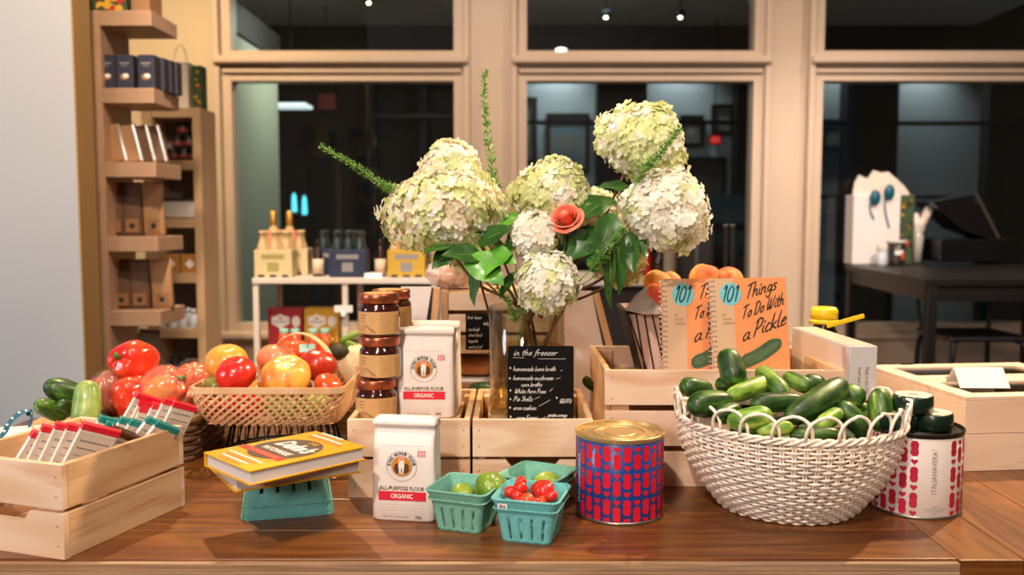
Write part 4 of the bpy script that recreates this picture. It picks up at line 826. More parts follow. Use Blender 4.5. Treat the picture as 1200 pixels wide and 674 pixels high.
# ------------------------------------------------------------------ small goods
flat('pint_teal', '6cbcbb', .85, var=.06, vscale=80, bump=.6, bscale=350); flat('pint_green', '78b8a4', .85, var=.06, vscale=80, bump=.6, bscale=350)
def pint(name, label, loc, rotz, m='pint_teal', top=.125, bot=.088, h=.075, flip=False, group=None, sticker=False):
    t = thing(name, label, 'punnet', loc, rotz, group); b = MB(); nS = 24; rows = 15; N = nS * 4; vs = []; fs = []
    def sect(hw, z, bulge=0, cr=.22):
        out = []
        for k in range(N):
            s = k // nS; u = ((k % nS) + .5) / nS * 2 - 1; x, y = u, -1.0
            q = max(0, (abs(u) - (1 - cr)) / cr); 
            y = -(1 - cr * (1 - sqrt(max(0, 1 - q * q)))) if q > 0 else -1.0
            x = math.copysign(min(abs(u), 1 - cr + cr * sin(q * pi / 4) * 1.0 / sin(pi / 4) * .7071 if q > 0 else abs(u)), u)
            if q > 0: a = q * pi / 4; x = math.copysign(1 - cr + cr * sin(a), u); y = -(1 - cr + cr * cos(a))
            p = Vector((x * hw, y * hw, z)); p = Matrix.Rotation(s * pi / 2, 3, 'Z') @ p; out.append(p)
        return out
    zs_ = [i / (rows - 1) for i in range(rows)]
    for i, q in enumerate(zs_):
        hw = bot / 2 + (top / 2 - bot / 2) * q
        if i == rows - 3: hw += .0012
        if i >= rows - 2: hw += .003
        vs += sect(hw, q * h, cr=.22)
    for i in range(rows - 1):
        for k in range(N):
            s = k % nS; slot = (s in (4, 9, 14, 19)) and 1 <= i <= 7
            if slot: continue
            fs.append([i * N + k, i * N + (k + 1) % N, (i + 1) * N + (k + 1) % N, (i + 1) * N + k])
    fs.append([k for k in range(N)][::-1])
    b.T = (TR(0, 0, h) @ Matrix.Rotation(pi, 4, 'X')) if flip else Matrix()
    b.add(vs, fs, m, True); o = b.build('tub', t); md = o.modifiers.new('thick', 'SOLIDIFY'); md.thickness = .0026; md.offset = -1
    # rolled rim and pressed ribs between the slots
    b = MB(); b.T = (TR(0, 0, h) @ Matrix.Rotation(pi, 4, 'X')) if flip else Matrix(); rim = sect(top / 2 + .0025, h - .0005)
    b.tube(rim, .0024, m, 6, closed=True); r2 = sect(top / 2 + .0006, h - h * .22); b.tube(r2, .0016, m, 6, closed=True); b.build('rim', t)
    if sticker: b = MB(); fn = plane_fn((-.036, -top / 2 - .0012, h - .011), (1, 0, 0), (0, -.15, 1)); quad(b, fn, -.007, -.005, .009, .005, 'print_white'); quad(b, fn, -.004, -.003, .001, .003, 'print_gray', lift=.0002); quad(b, fn, .002, -.003, .006, .002, 'print_gray', lift=.0002); b.build('label_print', t)
    return t
# three punnets right of the flour
def near(px, py, rz, bot): return G(px, py) + Matrix.Rotation(rz, 3, 'Z') @ Vector((-bot * .46, bot * .46, 0))
pc1 = near(561, 626, R(-20), .078); pc3 = near(643, 639, R(-15), .080); pc2 = G(631, 605) + Vector((0, .045, 0))
pint('pulp_punnet', 'teal pulp punnet with green tomatoes right beside the front flour bag', pc1, R(-20), 'pint_green', .102, .078, .070)
pint('pulp_punnet', 'teal pulp punnet with one green tomato standing behind the cherry tomatoes', pc2, R(-28), 'pint_green', .104, .078, .066)
pint('pulp_punnet', 'teal pulp punnet full of red cherry tomatoes with a small price sticker', pc3, R(-15), 'pint_teal', .104, .080, .073, sticker=True)
pF = G(330, 600) + Vector((0, .045, 0))
pint('pulp_punnet', 'upturned teal pulp punnet under the two yellow books', pF, R(14), 'pint_teal', .150, .108, .098, flip=True)

mottled('tom_red', [(0, 'b8120e'), (.5, 'd3231a'), (1, 'e04a22')], 30, .28, coat=.3, sss=.1)
mottled('tom_redorange', [(0, 'c8341c'), (.5, 'e0552c'), (1, 'e88040')], 26, .3, coat=.25, sss=.1)
mottled('tom_orange', [(.2, 'd98326'), (.5, 'eaa03c'), (.8, 'dd6a2a')], 24, .35, coat=.2, sss=.15)
mottled('tom_pink', [(.2, 'd8674a'), (.5, 'e38d62'), (.8, 'd24a35')], 12, .35, coat=.3, sss=.15)
mottled('tom_yellow', [(.2, 'e0a83a'), (.45, 'e8b64e'), (.62, 'd97a35'), (.9, 'd65a30')], 22, .35, coat=.2, sss=.15)
mottled('tom_dark', [(.2, '8a1813'), (.5, 'b02a1a'), (.8, 'c9502c')], 24, .3, coat=.3, sss=.1)
mottled('tom_green', [(.2, '4f7a1f'), (.5, '86a530'), (.8, 'a8b84a')], 22, .3, coat=.5, sss=.1)
mottled('tom_olive', [(.2, '5a5a22'), (.5, '8a8838'), (.8, 'b07a38')], 14, .3, coat=.4)
mottled('peach_skin', [(.35, 'f3b45c'), (.46, 'f0954f'), (.55, 'e8703f'), (.66, 'd84a32')], 22, .7, sss=.1)
mottled('pepper_red', [(.2, 'c21a10'), (.5, 'd9301b'), (.8, 'e65a2a')], 18, .25, coat=.4, sss=.08)
mottled('pepper_purple', [(.3, '7a1f28'), (.5, 'a5323a'), (.7, 'c88a5a'), (.9, 'd9b07a')], 12, .25, coat=.6)
mottled('pepper_blush', [(.25, 'e8a040'), (.45, 'e6884a'), (.6, 'cc4a3a'), (.9, 'b5342e')], 9, .25, coat=.6)
flat('stem_green', '4d6a2c', .6, var=.1); flat('stem_brown', '6d4a2c', .7, var=.15)
def tomato(name, label, cat, r, m, loc, rot=(0, 0, 0), sq=.82, lob=.05, nl=6, group=None, stem=True):
    t = thing(name, label, cat, loc, 0, group); t.rotation_euler = rot; b = MB(); ph = RND.uniform(0, 6)
    def fn(d, a, th):
        top = max(0, d.z); k = sin(th) ** .7
        return (1 + lob * (abs(cos(nl * a / 2 + ph)) - .5) * (.3 + .9 * top) * k) * (1 - .16 * max(0, (d.z - .88)) / .12) * (1 - .03 * max(0, -d.z - .9) / .1)
    b.ball((0, 0, r * sq), r, m, 36, 22, fn=fn, scale=(1, 1, sq)); b.build('flesh', t)
    if stem:
        b = MB(); z0 = r * sq * 2 * .925
        for k in range(5):
            a = k * 2 * pi / 5 + ph; pts = [(0, 0, z0), (.2 * r * cos(a), .2 * r * sin(a), z0 + .06 * r), (.42 * r * cos(a), .42 * r * sin(a), z0 + .03 * r)]
            b.tube(pts, [.06 * r, .05 * r, .01 * r], 'stem_green', 5)
        b.tube([(0, 0, z0 - .02 * r), (0, .02 * r, z0 + .18 * r)], .06 * r, 'stem_green', 6); b.build('stem', t)
    return t
g1 = pc1
def on(px, py, Z, r, sq=.82):                       # thing centre seen at pixel → base point
    p = P(px, py, Z); p.z -= r * sq; return p
tomato('green_tomato', 'green tomato, larger of two in the punnet beside the flour bag', 'tomato', .027, 'tom_green', on(571, 567, g1.y + .012, .026, .8), (.6, .3, 0), .92, stem=False)
tomato('green_tomato', 'yellow-green tomato low in the punnet beside the flour bag', 'tomato', .02, 'tom_green', on(541, 576, g1.y + .01, .02, .8), (.4, .2, 0), .8, stem=False)
tomato('green_tomato', 'green tomato in the punnet behind the cherry tomatoes', 'tomato', .027, 'tom_green', on(638, 558, pc2.y + .01, .026, .8), (1.2, .4, 0), .85, stem=False)
# cherry tomatoes
gp = pc3; ch = []
for i, (px, py, r, m) in enumerate(((604, 570, 9, 0), (615, 563, 7, 0), (621, 567, 11, 3), (614, 578, 10, 0), (636, 576, 12, 0), (647, 580, 8, 0), (620, 585, 8, 1), (639, 588, 8, 1), (598, 577, 8, 0), (645, 569, 8, 0), (628, 590, 8, 0), (606, 586, 8, 0))):
    Zt = gp.y + (.025 if py < 570 else .005 if py < 580 else -.02); rr = px2m(r, Zt)
    lab = ['red cherry tomato at the left back of the punnet', 'small red cherry tomato at the top back of the punnet', 'dark oblong cherry tomato lying across the top of the punnet', 'glossy red cherry tomato left of centre in the punnet', 'biggest red cherry tomato, right of centre in the punnet', 'red cherry tomato in the right corner of the punnet', 'orange cherry tomato half hidden at the front rim, left', 'orange cherry tomato half hidden at the front rim, right', 'red cherry tomato against the left rim of the punnet', 'red cherry tomato at the back right of the punnet'][i] if i < 10 else 'red cherry tomato buried low in the punnet of cherry tomatoes'
    tomato('cherry_tomato', lab, 'tomato', rr, ('tom_red', 'tom_redorange', 'tom_red', 'tom_dark')[m], on(px, py, Zt, rr, .95), (RND.uniform(-.6, .6), RND.uniform(-1, 1), 0) if i != 2 else (0, 1.3, 0), .95 if i != 2 else 1.35, 0, 5, 'cherry tomatoes in the teal punnet', stem=(i == 3))

# ------------------------------------------------------------------ flour bags
def flour(label, loc, rotz, w=.112, d=.062, h=.178):
    t = thing('flour_bag', label, 'flour', loc, rotz); b = MB(); N = 48; vs = []; fs = []
    prof = [(0, .93, .92), (.02, 1, 1), (.25, 1.01, 1.03), (.5, 1.0, 1.02), (.72, .99, .98), (.80, .98, .9), (.86, .985, .72), (.905, .99, .50), (.925, .985, .56), (.93, 1.02, .60), (.985, 1.02, .56), (1, 1.015, .48), (1.0, .9, .3)]
    rr = random.Random(4)
    for iz, (z, ww, dd) in enumerate(prof):
        for k in range(N):
            a = 2 * pi * k / N; ca, sa = cos(a), sin(a); e = .28
            x = ww * w / 2 * math.copysign(abs(ca) ** e, ca); y = dd * d / 2 * math.copysign(abs(sa) ** e, sa)
            nz = noise.noise(Vector((x * 40, y * 40, z * 7 + rotz))) * (.0016 if z > .05 else .0005)
            if y < -d * .44 and z < .8: nz = 0
            yy = y + nz
            if abs(ca) > .9: x -= math.copysign(.003 * (1 - abs(y) / (d / 2)) , ca) if z > .3 else 0
            vs.append(Vector((x + nz, yy + (0 if z < .8 else .004), z * h + (nz if z > .8 else 0))))
    for i in range(len(prof) - 1):
        for k in range(N): fs.append([i * N + k, i * N + (k + 1) % N, (i + 1) * N + (k + 1) % N, (i + 1) * N + k])
    fs.append(list(range(N))[::-1]); fs.append([(len(prof) - 1) * N + k for k in range(N)])
    b.add(vs, fs, 'paper_white', True); b.build('bag', t)
    b = MB(); b.box((0, .004 - .012, h * .957), (w * 1.0, .026, h * .05), 'paper_white', RM(R(-10)), bev=.003); b.box((0, .002, h * .985), (w * .98, .034, .004), 'paper_white', bev=.0015); b.build('folded_top', t)
    b = MB(); fn = plane_fn((0, -d / 2 * 1.03 - .0006, 0), (1, 0, 0), (0, 0, 1))
    cy = h * .56; ring(b, fn, -.001, cy, .0262, .0007, 'print_gray'); ring(b, fn, -.001, cy, .0178, .0006, 'print_gray')
    st = 'KING ARTHUR FLOUR'; 
    for i, ch_ in enumerate(st):
        a = R(172) - R(164) * i / (len(st) - 1); vs2, fs2, wd = text_mesh(ch_, .02, 0); 
        if not vs2: continue
        s = .0072; c_, s_ = cos(a - pi / 2), sin(a - pi / 2); R0 = .0195
        b.add([fn(-.001 + R0 * cos(a) + ((v.x - wd / 2) * s) * c_ - v.y * s * s_, cy + R0 * sin(a) + ((v.x - wd / 2) * s) * s_ + v.y * s * c_) for v in vs2], fs2, 'print_black', False, [[(0, 0)] * len(f) for f in fs2])
    disc(b, fn, -.001, cy, .0168, .0168, 'print_orange')
    def bl(pts, m, l): blob2(b, fn, [(-.001 + x * .001, cy + y * .001) for x, y in pts], m, l)
    bl([(-14, -7), (-12, 2), (-7, 6), (-5, 2), (-5, -6), (-3, -12), (-9, -13)], 'print_brown', .0002); bl([(13, -8), (13, 1), (9, 6), (5, 3), (5, -5), (3, -12), (8, -13)], 'print_brown', .0002)
    bl([(-4, -13), (-5, -3), (-7, 2), (-4, 8), (-5, 13), (0, 15), (5, 13), (4, 8), (6, 2), (4, -3), (3, -13)], 'print_white', .0003); bl([(-4, 10), (4, 10), (3, 14), (-3, 14)], 'print_pink', .0004); bl([(-1.5, -12), (1.5, -12), (1, -4), (-1, -4)], 'print_gray', .0004)
    bl([(-7, 2), (-5, 5), (-6, -2)], 'print_black', .0004); bl([(6, 2), (5, 6), (5, -2)], 'print_black', .0004)
    put_text(b, 'ALL-PURPOSE FLOUR', fn, 'print_brown', -.001, h * .318, .079, .0068, .012)
    quad(b, fn, -.042, h * .215, .041, h * .305, 'print_red'); f3 = plane_fn((0, -d / 2 * 1.03 - .0009, 0), (1, 0, 0), (0, 0, 1)); put_text(b, 'ORGANIC', f3, 'print_white', -.001, h * .238, .039, .0078, .02)
    for i in range(4): quad(b, fn, -.040, h * (.175 - .03 * i), .038, h * (.177 - .03 * i), 'print_faint')
    put_text(b, 'NET WT 2 LBS (907g)', fn, 'print_gray', -.012, h * .045, .045, .003); quad(b, fn, .022, h * .04, .033, h * .065, 'print_gray')
    quad(b, fn, -.039, h * .83 - .012, .038, h * .833 - .012, 'print_faint')
    for i in range(3): quad(b, fn, .027 + .005 * i, h * .66, .030 + .005 * i, h * .69, 'print_pink'); quad(b, fn, .027 + .005 * i, h * .70, .0305 + .005 * i, h * .72, 'print_pink')
    b.build('label_print', t); return t
ff = G(475, 612); flour('flour bag standing on the table in front, its top folded and leaning', ff + Vector((0, .034, 0)), R(-8), .112, .064, .174)
ZC = T + .1245
fb = P(500, 488, 1.76); fl = flour('flour bag standing on the pine crate, directly right of the jar stack', (X(499, 1.76, 440), 1.78, ZC), R(-3), .117, .066, .176)
# second rear bag directly behind it, showing at its right edge
flour('flour bag directly behind the crate-top flour bag, only its edge showing', (X(507, 1.84, 440), 1.852, ZC), R(-3), .114, .066, .180)

# ------------------------------------------------------------------ jars of jam
flat('copper', 'b8694a', .32, metal=.85); flat('jam_glass', '3a120c', .12, coat=1); flat('label_kraft', 'c99d64', .6, var=.05, vscale=60); flat('label_line', '8a6238', .7)
def jar():
    t = thing('jam_jar', '', 'jar', (0, 0, 0), 0, 'stacked jars with copper lids'); r = .0405; b = MB()
    b.lathe([(r * .9, 0), (r, .004), (r, .052), (r * .985, .056), (r * .88, .0605), (r * .88, .066)], 'jam_glass', 40); b.build('glass', t)
    b = MB(); b.lathe([(r * .93, .0645), (r * .955, .0655), (r * .955, .0805), (r * .93, .0825), (r * .8, .0828), (r * .78, .0815), (.001, .0815)], 'copper', 40); b.build('lid', t)
    b = MB(); f = cyl_fn(r, .006, -pi / 2, .0004); quad(b, f, -.052, 0, .052, .043, 'label_kraft', 24)
    f2 = cyl_fn(r, .006, -pi / 2, .0007)
    for i in range(9): quad(b, f2, .006, .004 + .0042 * i, .030, .0046 + .0042 * i, 'label_line', 6)
    for i in range(4): ribbon(b, crom([(-.034 + .002 * i, .012 - .002 * i), (-.024 + .002 * i, .018 - .0015 * i), (-.012 + .001 * i, .012 - .002 * i), (-.002, .006 - .001 * i)], 5), .0006, f2, 'label_line')
    ribbon(b, crom([(-.034, .012), (-.034, .004)], 3), .0006, f2, 'label_line'); ribbon(b, [(-.012, .002), (-.002, .006), (-.002, .001)], .0006, f2, 'label_line')
    for i in range(3): quad(b, f2, -.033, .036 - .006 * i, -.02 - .002 * i, .0375 - .006 * i, 'label_line', 4)
    for i in range(8): quad(b, f2, .034, .004 + .0042 * i, .05, .0046 + .0042 * i, 'label_line', 4)
    b.build('label_print', t)
    b = MB(); fn = plane_fn((0, 0, .0828), (1, 0, 0), (0, 1, 0)); disc(b, fn, 0, 0, r * .72, r * .72, 'label_kraft'); ring(b, fn, 0, 0, r * .5, .001, 'label_line', lift=.0002); b.build('seal', t)
    return t
j0 = jar(); jx = X(444, 1.735, 400)
jl = [(X(440, 1.725, 460), 1.735, 0, 'jam jar with copper lid, bottom of the front jar stack beside the flour'), (X(445, 1.73, 420), 1.74, 1, 'jam jar with copper lid, middle of the front jar stack beside the flour'), (X(444, 1.735, 370), 1.74, 2, 'jam jar with copper lid, top of the front jar stack beside the flour')]
jl += [(X(445, 1.735, 460) + .012, 1.830, k, 'jam jar behind the front jar stack, ' + ('bottom one', 'middle one', 'top one')[k]) for k in range(3)]
for i, (x, y, k, lab) in enumerate(jl):
    o = j0 if i == 0 else dup(j0, (0, 0, 0)); o.location = (x, y, ZC + k * .0832); o.rotation_euler.z = (.1, -.05, 0, .4, .2, .5)[i]; o['label'] = lab

# ------------------------------------------------------------------ black menu card
mc = P(634, 488, 1.675); t = thing('menu_card', 'black hand-lettered menu card leaning against the glass flower vase', 'sign', (mc.x, 1.684, ZC), 0)
wm = px2m(79, 1.68); hm = P(634, 405, 1.70).z - ZC; Mc = Matrix.Rotation(R(-7), 4, 'X'); b = MB(); b.T = Mc; b.box((0, .0015, hm / 2), (wm, .003, hm), 'board_black', bev=.0006); b.build('card', t)
b = MB(); b.T = Mc; zo = hm - .1; fn = plane_fn((-wm / 2, -.0002, 0), (1, 0, 0), (0, 0, 1)); u = wm / 640 * 1.14; 
def mv(px, py): return ((px - 32) * wm / 560, hm - (py - 45) * hm / 612)
x, y = mv(80, 118); xe_ = hand(b, 'in the freezer', fn, 'chalk', x, y, .0115, .0011, .3, 1.28)
ribbon(b, [mv(75, 135), mv(170, 137)], .0006, fn, 'chalk', False); ribbon(b, [mv(290, 145), mv(525, 145)], .0006, fn, 'chalk', False)
def dia(px, py):
    x, y = mv(px, py); blob2(b, fn, [(x - .0016, y), (x, y - .0026), (x + .0016, y), (x, y + .0026)], 'chalk', .0001)
for (px, py, s, h_, dd) in ((78, 238, 'homemade bone broth', .0088, (55, 215)), (78, 308, 'homemade mushroom', .0086, (50, 295)), (145, 358, 'corn broths', .0084, None), (90, 410, 'White Acre Peas', .0086, (55, 388)), (80, 470, 'Pie Shells', .0092, (55, 455)), (78, 538, 'oreo cookies', .0088, (52, 520)), (90, 612, 'Jacos Farms', .0086, (57, 590)), (470, 485, 'GELATO', .0078, (447, 445)), (372, 590, 'pirates orange', .0070, None)):
    x, y = mv(px, py); x2 = hand(b, s, fn, 'chalk', x, y, h_, .0009, .25, 1.0 if px < 300 else .85, jit=.02)
    if dd: dia(*dd)
for a_, b_ in (((480, 238), (495, 232)), ((440, 300), (480, 290)), ((385, 395), (415, 372)), ((260, 455), (305, 435)), ((295, 510), (390, 462)), ((310, 610), (355, 590))): ribbon(b, [mv(*a_), mv(*b_)], .0007, fn, 'chalk')
b.build('lettering', t)

# ------------------------------------------------------------------ tins
flat('tin_gold', 'd0b27a', .38, metal=.7); flat('tin_steel', '8f8b80', .35, metal=.9); flat('tin_blue', '1a3f86', .35, coat=.3); flat('tin_red', 'd8142e', .4); flat('tin_white', 'ded3cb', .4, coat=.2); flat('tin_crimson', 'b81e3e', .4); flat('tin_dark', '2c2a22', .4, metal=.6)
def peanut(cx, cy, w, h):
    pts = []
    for k in range(28):
        a = 2 * pi * k / 28; wv = w / 2 * (1 - .24 * math.exp(-(sin(a) / .22) ** 2)); yy = sin(a); xx = math.copysign(abs(cos(a)) ** .62, cos(a))
        yv = math.copysign(abs(yy) ** .85, yy) * h / 2
        
        pts.append((cx + xx * wv, cy + yv))
    return pts
def heart(cx, cy, s): return [(cx + s * .0625 * 16 * sin(a) ** 3 / 2, cy + s * .0625 * (13 * cos(a) - 5 * cos(2 * a) - 2 * cos(3 * a) - cos(4 * a)) / 2) for a in [2 * pi * k / 20 for k in range(20)]]
def tin(name, label, loc, r, h, body, pat, blank=None, lidm='tin_gold', a0=0, dark=None):
    t = thing(name, label, 'tin', loc, 0); b = MB(); b.lathe([(r * .985, .003), (r, .005), (r, h - .010), (r * .985, h - .009)], body, 64); b.build('can', t)
    b = MB(); b.lathe([(r * .97, 0), (r * 1.018, .0005), (r * 1.022, .003), (r * 1.004, .0055)], 'tin_steel', 64); b.build('bottom_rim', t)
    b = MB(); b.lathe([(r * 1.003, h - .0085), (r * 1.022, h - .004), (r * 1.024, h - .001), (r * 1.01, h), (r * .985, h - .001), (r * .975, h - .006), (r * .86, h - .006), (r * .85, h - .0045), (r * .82, h - .0045), (r * .81, h - .006), (r * .62, h - .006), (r * .60, h - .004), (r * .57, h - .004), (r * .55, h - .006), (r * .36, h - .006), (r * .34, h - .0045), (.001, h - .0045)], lidm, 64, smooth=False); b.build('lid', t)
    b = MB(); n = 28; cw = 2 * pi * r / n
    for c_ in range(n):
        ac = 2 * pi * c_ / n + a0
        rel = (ac + pi / 2 + pi) % (2 * pi) - pi
        if blank and blank[0] < rel < blank[1]: continue
        f = cyl_fn(r, 0, ac, .0005); per = .0455
        for k in range(3):
            t0 = h - .0125 - per * k
            hc, pcz = (t0 - .005, t0 - .0120 - .0142) if c_ % 2 == 0 else (t0 - .0362, t0 - .0135)
            blob2(b, f, heart(0, hc, .0118), pat, 0); blob2(b, f, peanut(0, pcz, .0142, .0272), pat, 0)
    b.build('pattern_print', t); return t
bt_ = G(728, 606); rB = px2m(50.5, 1.60); tb_ = tin('tomato_tin', 'large blue tin with red hearts and rounded shapes, gold lid, in front centre', (bt_.x, G(728, 617).y + rB + .002, T), rB, .148, 'tin_blue', 'tin_red', blank=(-1.32, -1.1), a0=.05)
b = MB(); f = cyl_fn(rB, .02, -pi / 2 - 1.22, .0005); put_text(b, 'ITALIANAVERA', lambda u, v: f(-v, u), 'print_white', .05, -.002, .085, .006, .01); b.build('lettering', tb_)
wt = G(1072, 610); rW = px2m(51.5, wt.y + .07); tW = tin('tomato_tin', 'white tin with crimson hearts and rounded shapes, right of the wicker basket', (X(1072, wt.y + rW, 560), wt.y + rW, T), rW, .150, 'tin_white', 'tin_crimson', blank=(-.32, .40), lidm='tin_dark', a0=.0)
b = MB(); f = cyl_fn(rW, .04, -pi / 2 + .0, .0006); put_text(b, 'ITALIANAVERA\u00b0', lambda u, v: f(-v, u), 'print_gray', .045, -.002, .078, .0085, 0)
for i, s in enumerate(('PEELED', 'TOMATOES IN JUICE', 'TOMATI PELATI', 'ITALY')): put_text(b, s, cyl_fn(rW, .022 - .0042 * i - .0, -pi / 2 + .02, .0006), 'print_gray', 0, 0, None, .0026)
b.build('lettering', tW)
flat('puck_green', '11261c', .3, coat=.6, var=.1, vscale=80); flat('puck_cream', 'd9d6b8', .6, bump=.2)
def puck(label, px, py, Z, z, r):
    t = thing('cheese_round', label, 'tin', (X(px, Z, py), Z, z), RND.uniform(0, 6), 'dark green rounds on the white tin'); b = MB(); h = .030
    b.lathe([(r * .93, 0), (r, .003), (r * 1.01, h * .5), (r, h - .004), (r * .96, h - .001), (r * .9, h)], 'puck_green', 40); b.build('tin', t)
    b = MB(); fn = plane_fn((0, 0, h), (1, 0, 0), (0, 1, 0)); disc(b, fn, 0, 0, r * .9, r * .9, 'puck_cream', 32); disc(b, fn, 0, 0, r * .3, r * .3, 'print_gray', 20, .0002); ring(b, fn, 0, 0, r * .5, .0006, 'print_gray', lift=.0002); b.build('label_print', t)
zW = T + .1465; yw = wt.y + rW
puck('dark green round with cream top, right one of the lower layer on the white tin', 1093, 488, yw - .015, zW, .034)
puck('dark green round, left one of the lower layer beside the basket rim', 1050, 492, yw - .02, zW, .034)
puck('dark green round with cream top, highest, lying on the two others', 1070, 470, yw - .012, zW + .0305, .034)
puck('dark green round at the back of the white tin lid, mostly hidden', 1075, 485, yw + .047, zW, .022)
# ------------------------------------------------------------------ packets in the left crate
flat('band_red', 'd6182c', .4, coat=.2); flat('band_teal', '10827c', .4, coat=.2); flat('band_brown', '4a2a20', .4, coat=.2); flat('packet_face', 'cdbfae', .7, var=.05); flat('film_clear', 'd8d2ca', .15, trans=.0, alpha=.35)
film('film', 'ffe9d8', .045, .10); film('film_strong', 'fff2ea', .4, .15)
XA = ds * -1.0; YA = dl                                             # crate axes: XA to the right along the short end, YA away from the camera
def crate_pt(u, v, z): return LC + XA * u + YA * v + Vector((0, 0, z))
def packet(band, bname, label, foot, tip, w=.010, L=.115, D=.055):
    """thin box leaning over: foot = lower point, tip = upper point of its near edge; D = length along the coloured spine"""
    t = thing('packet', label, 'packet', foot, 0, 'slim packets filed in the left crate'); d = Vector(tip) - Vector(foot); up = d.normalized(); LEN = d.length
    side = (YA * .80 + XA * .60).normalized(); side = (side - up * side.dot(up)).normalized(); nn = side.cross(up)
    M = Matrix((side, nn, up)).transposed().to_4x4()
    b = MB(); b.T = M; b.box((D / 2, 0, LEN / 2), (D, w, LEN), 'card_white', bev=.001); b.build('box', t)
    b = MB(); b.T = M; 
    for s in (-1, 1):
        b.box((D / 2, s * (w / 2 + .0003), LEN / 2 - .004), (D * .97, .0004, LEN * .9), 'packet_face')
        for k in range(5): b.box((D / 2, s * (w / 2 + .0006), LEN * .82 - k * .013), (D * .78, .0003, .0012 if k else .003), 'print_brown' if k % 2 else 'print_gray')
    b.build('label_print', t)
    b = MB(); b.T = M; b.box((D / 2 + .0005, 0, LEN - .003), (D + .002, w + .0024, .011), band, bev=.0012); b.build('band', t); return t
rows_ = [('band_red', 'red', [((14, 545), (38, 506)), ((28, 545), (50, 499)), ((42, 546), (66, 496)), ((56, 547), (80, 497)), ((70, 548), (97, 496))], 1.40),
         ('band_brown', 'brown', [((108, 530), (131, 500)), ((118, 532), (140, 505))], 1.475),
         ('band_teal', 'teal', [((100, 520), (117, 488)), ((108, 524), (125, 494)), ((122, 524), (141, 490)), ((132, 528), (153, 492)), ((146, 524), (173, 490)), ((160, 524), (184, 494))], 1.54),
         ('band_red', 'dark red', [((138, 500), (160, 461)), ((146, 505), (163, 470)), ((150, 508), (164, 477)), ((166, 500), (179, 473)), ((176, 500), (192, 468)), ((188, 502), (203, 471))], 1.62)]
ordn = ['leftmost', 'second from left', 'third from left', 'fourth from left', 'fifth from left', 'rightmost']
where = {0: 'in the left crate', 1: 'in the left crate', 2: 'in the left crate', 3: 'in the left crate'}
for ri, (bm_, bn, lst, Zr) in enumerate(rows_):
    for k, ((fx, fy), (tx, ty)) in enumerate(lst):
        tp_ = P(tx, ty, Zr + .0); fo = P(fx, fy, Zr - .002); fo = tp_ + (fo - tp_) * 1.8
        if fo.z < T + .02: fo = tp_ + (fo - tp_) * ((tp_.z - T - .02) / (tp_.z - fo.z))
        nm = 'rightmost' if k == len(lst) - 1 else ordn[k].replace('second from left', 'second').replace('third from left', 'third').replace('fourth from left', 'fourth').replace('fifth from left', 'fifth')
        packet(bm_, bn, 'white packet with %s top band, %s of its colour %s' % (bn, nm, where[ri]), fo, tp_, w=.009 if ri else .0095, D=.060 if ri == 0 else .045)
b = MB(); pbv = crate_pt(-.06, -LL / 2 + .045, .075); b.ball((0, 0, 0), .03, 'film_strong', 20, 12, fn=lambda d, a, th: 1 + .15 * sin(5 * a + 3 * d.z), scale=(1.4, .8, .7))
b2 = b; t = thing('plastic_pouch', 'crumpled clear plastic pouch showing through the left crate handle slot', 'packet', pbv); o = b.build('film', t); b = MB(); b.ball((0, 0, 0), .024, 'pepper_purple', 14, 8, scale=(1.3, .7, .6)); b.build('contents', t)

# ------------------------------------------------------------------ produce
mottled('cuke_dark', [(.36, '16300f'), (.5, '274a17'), (.66, '4f7a28')], 26, .42, stretch=(3, 3, .7), coat=.08, bump=.35, detail=5)
mottled('cuke_mid', [(.36, '23430f'), (.5, '456e1f'), (.66, '86a845')], 26, .42, stretch=(3, 3, .7), coat=.08, bump=.35, detail=5)
mottled('cuke_light', [(.36, '44701a'), (.5, '709a2e'), (.66, 'a9c45a')], 26, .42, stretch=(3, 3, .7), coat=.08, bump=.35, detail=5)
mottled('cuke_pale', [(.25, '5d8030'), (.5, '86a550'), (.75, 'a9bd72')], 30, .4, stretch=(1, 1, 1), coat=.15, bump=.4)
def cuke(label, a, b_, r, m, group=None, bend=.06, cat='cucumber', fat=1.0):
    """a and b_ are the world points of its two ends, r its radius"""
    a = Vector(a); b_ = Vector(b_); c = (a + b_) / 2; d = b_ - a; L = d.length; b = MB(); N = 26; n = 20; up = d.normalized(); x = up.orthogonal().normalized(); y = up.cross(x); ph = RND.uniform(0, 6)
    vs = []; fs = []; rot = up.to_track_quat('Z', 'Y')
    for i in range(N + 1):
        q = i / N; s = 1 - cos(pi * q); zz = (s / 2 - .5) * L; e = abs(zz) / (L / 2); rr = r * (max(0, 1 - e ** 3.2)) ** .5 * (1 + .04 * sin(q * 9 + ph)); 
        if e > .999: rr = r * .12
        off = bend * L * (1 - e * e)
        for k in range(n):
            an = 2 * pi * k / n; rb = rr * (1 + .028 * cos(6 * an + ph) + .03 * noise.noise(Vector((cos(an) * 3, sin(an) * 3, zz * 60 + ph))))
            vs.append(Vector((rb * cos(an) + off, rb * sin(an), zz)))
    for i in range(N):
        for k in range(n): fs.append([i * n + k, i * n + (k + 1) % n, (i + 1) * n + (k + 1) % n, (i + 1) * n + k])
    fs.append(list(range(n))[::-1]); fs.append([N * n + k for k in range(n)])
    b.add(vs, fs, m, True); t = thing('cucumber', label, cat, c, 0, group); t.rotation_euler = rot.to_euler(); b.build('fruit', t)
    b = MB(); b.lathe([(r * .16, 0), (r * .2, .002), (r * .13, .006), (.001, .0065)], 'stem_brown', 8, (0, 0, L / 2 - .002)); b.build('stem_end', t); return t
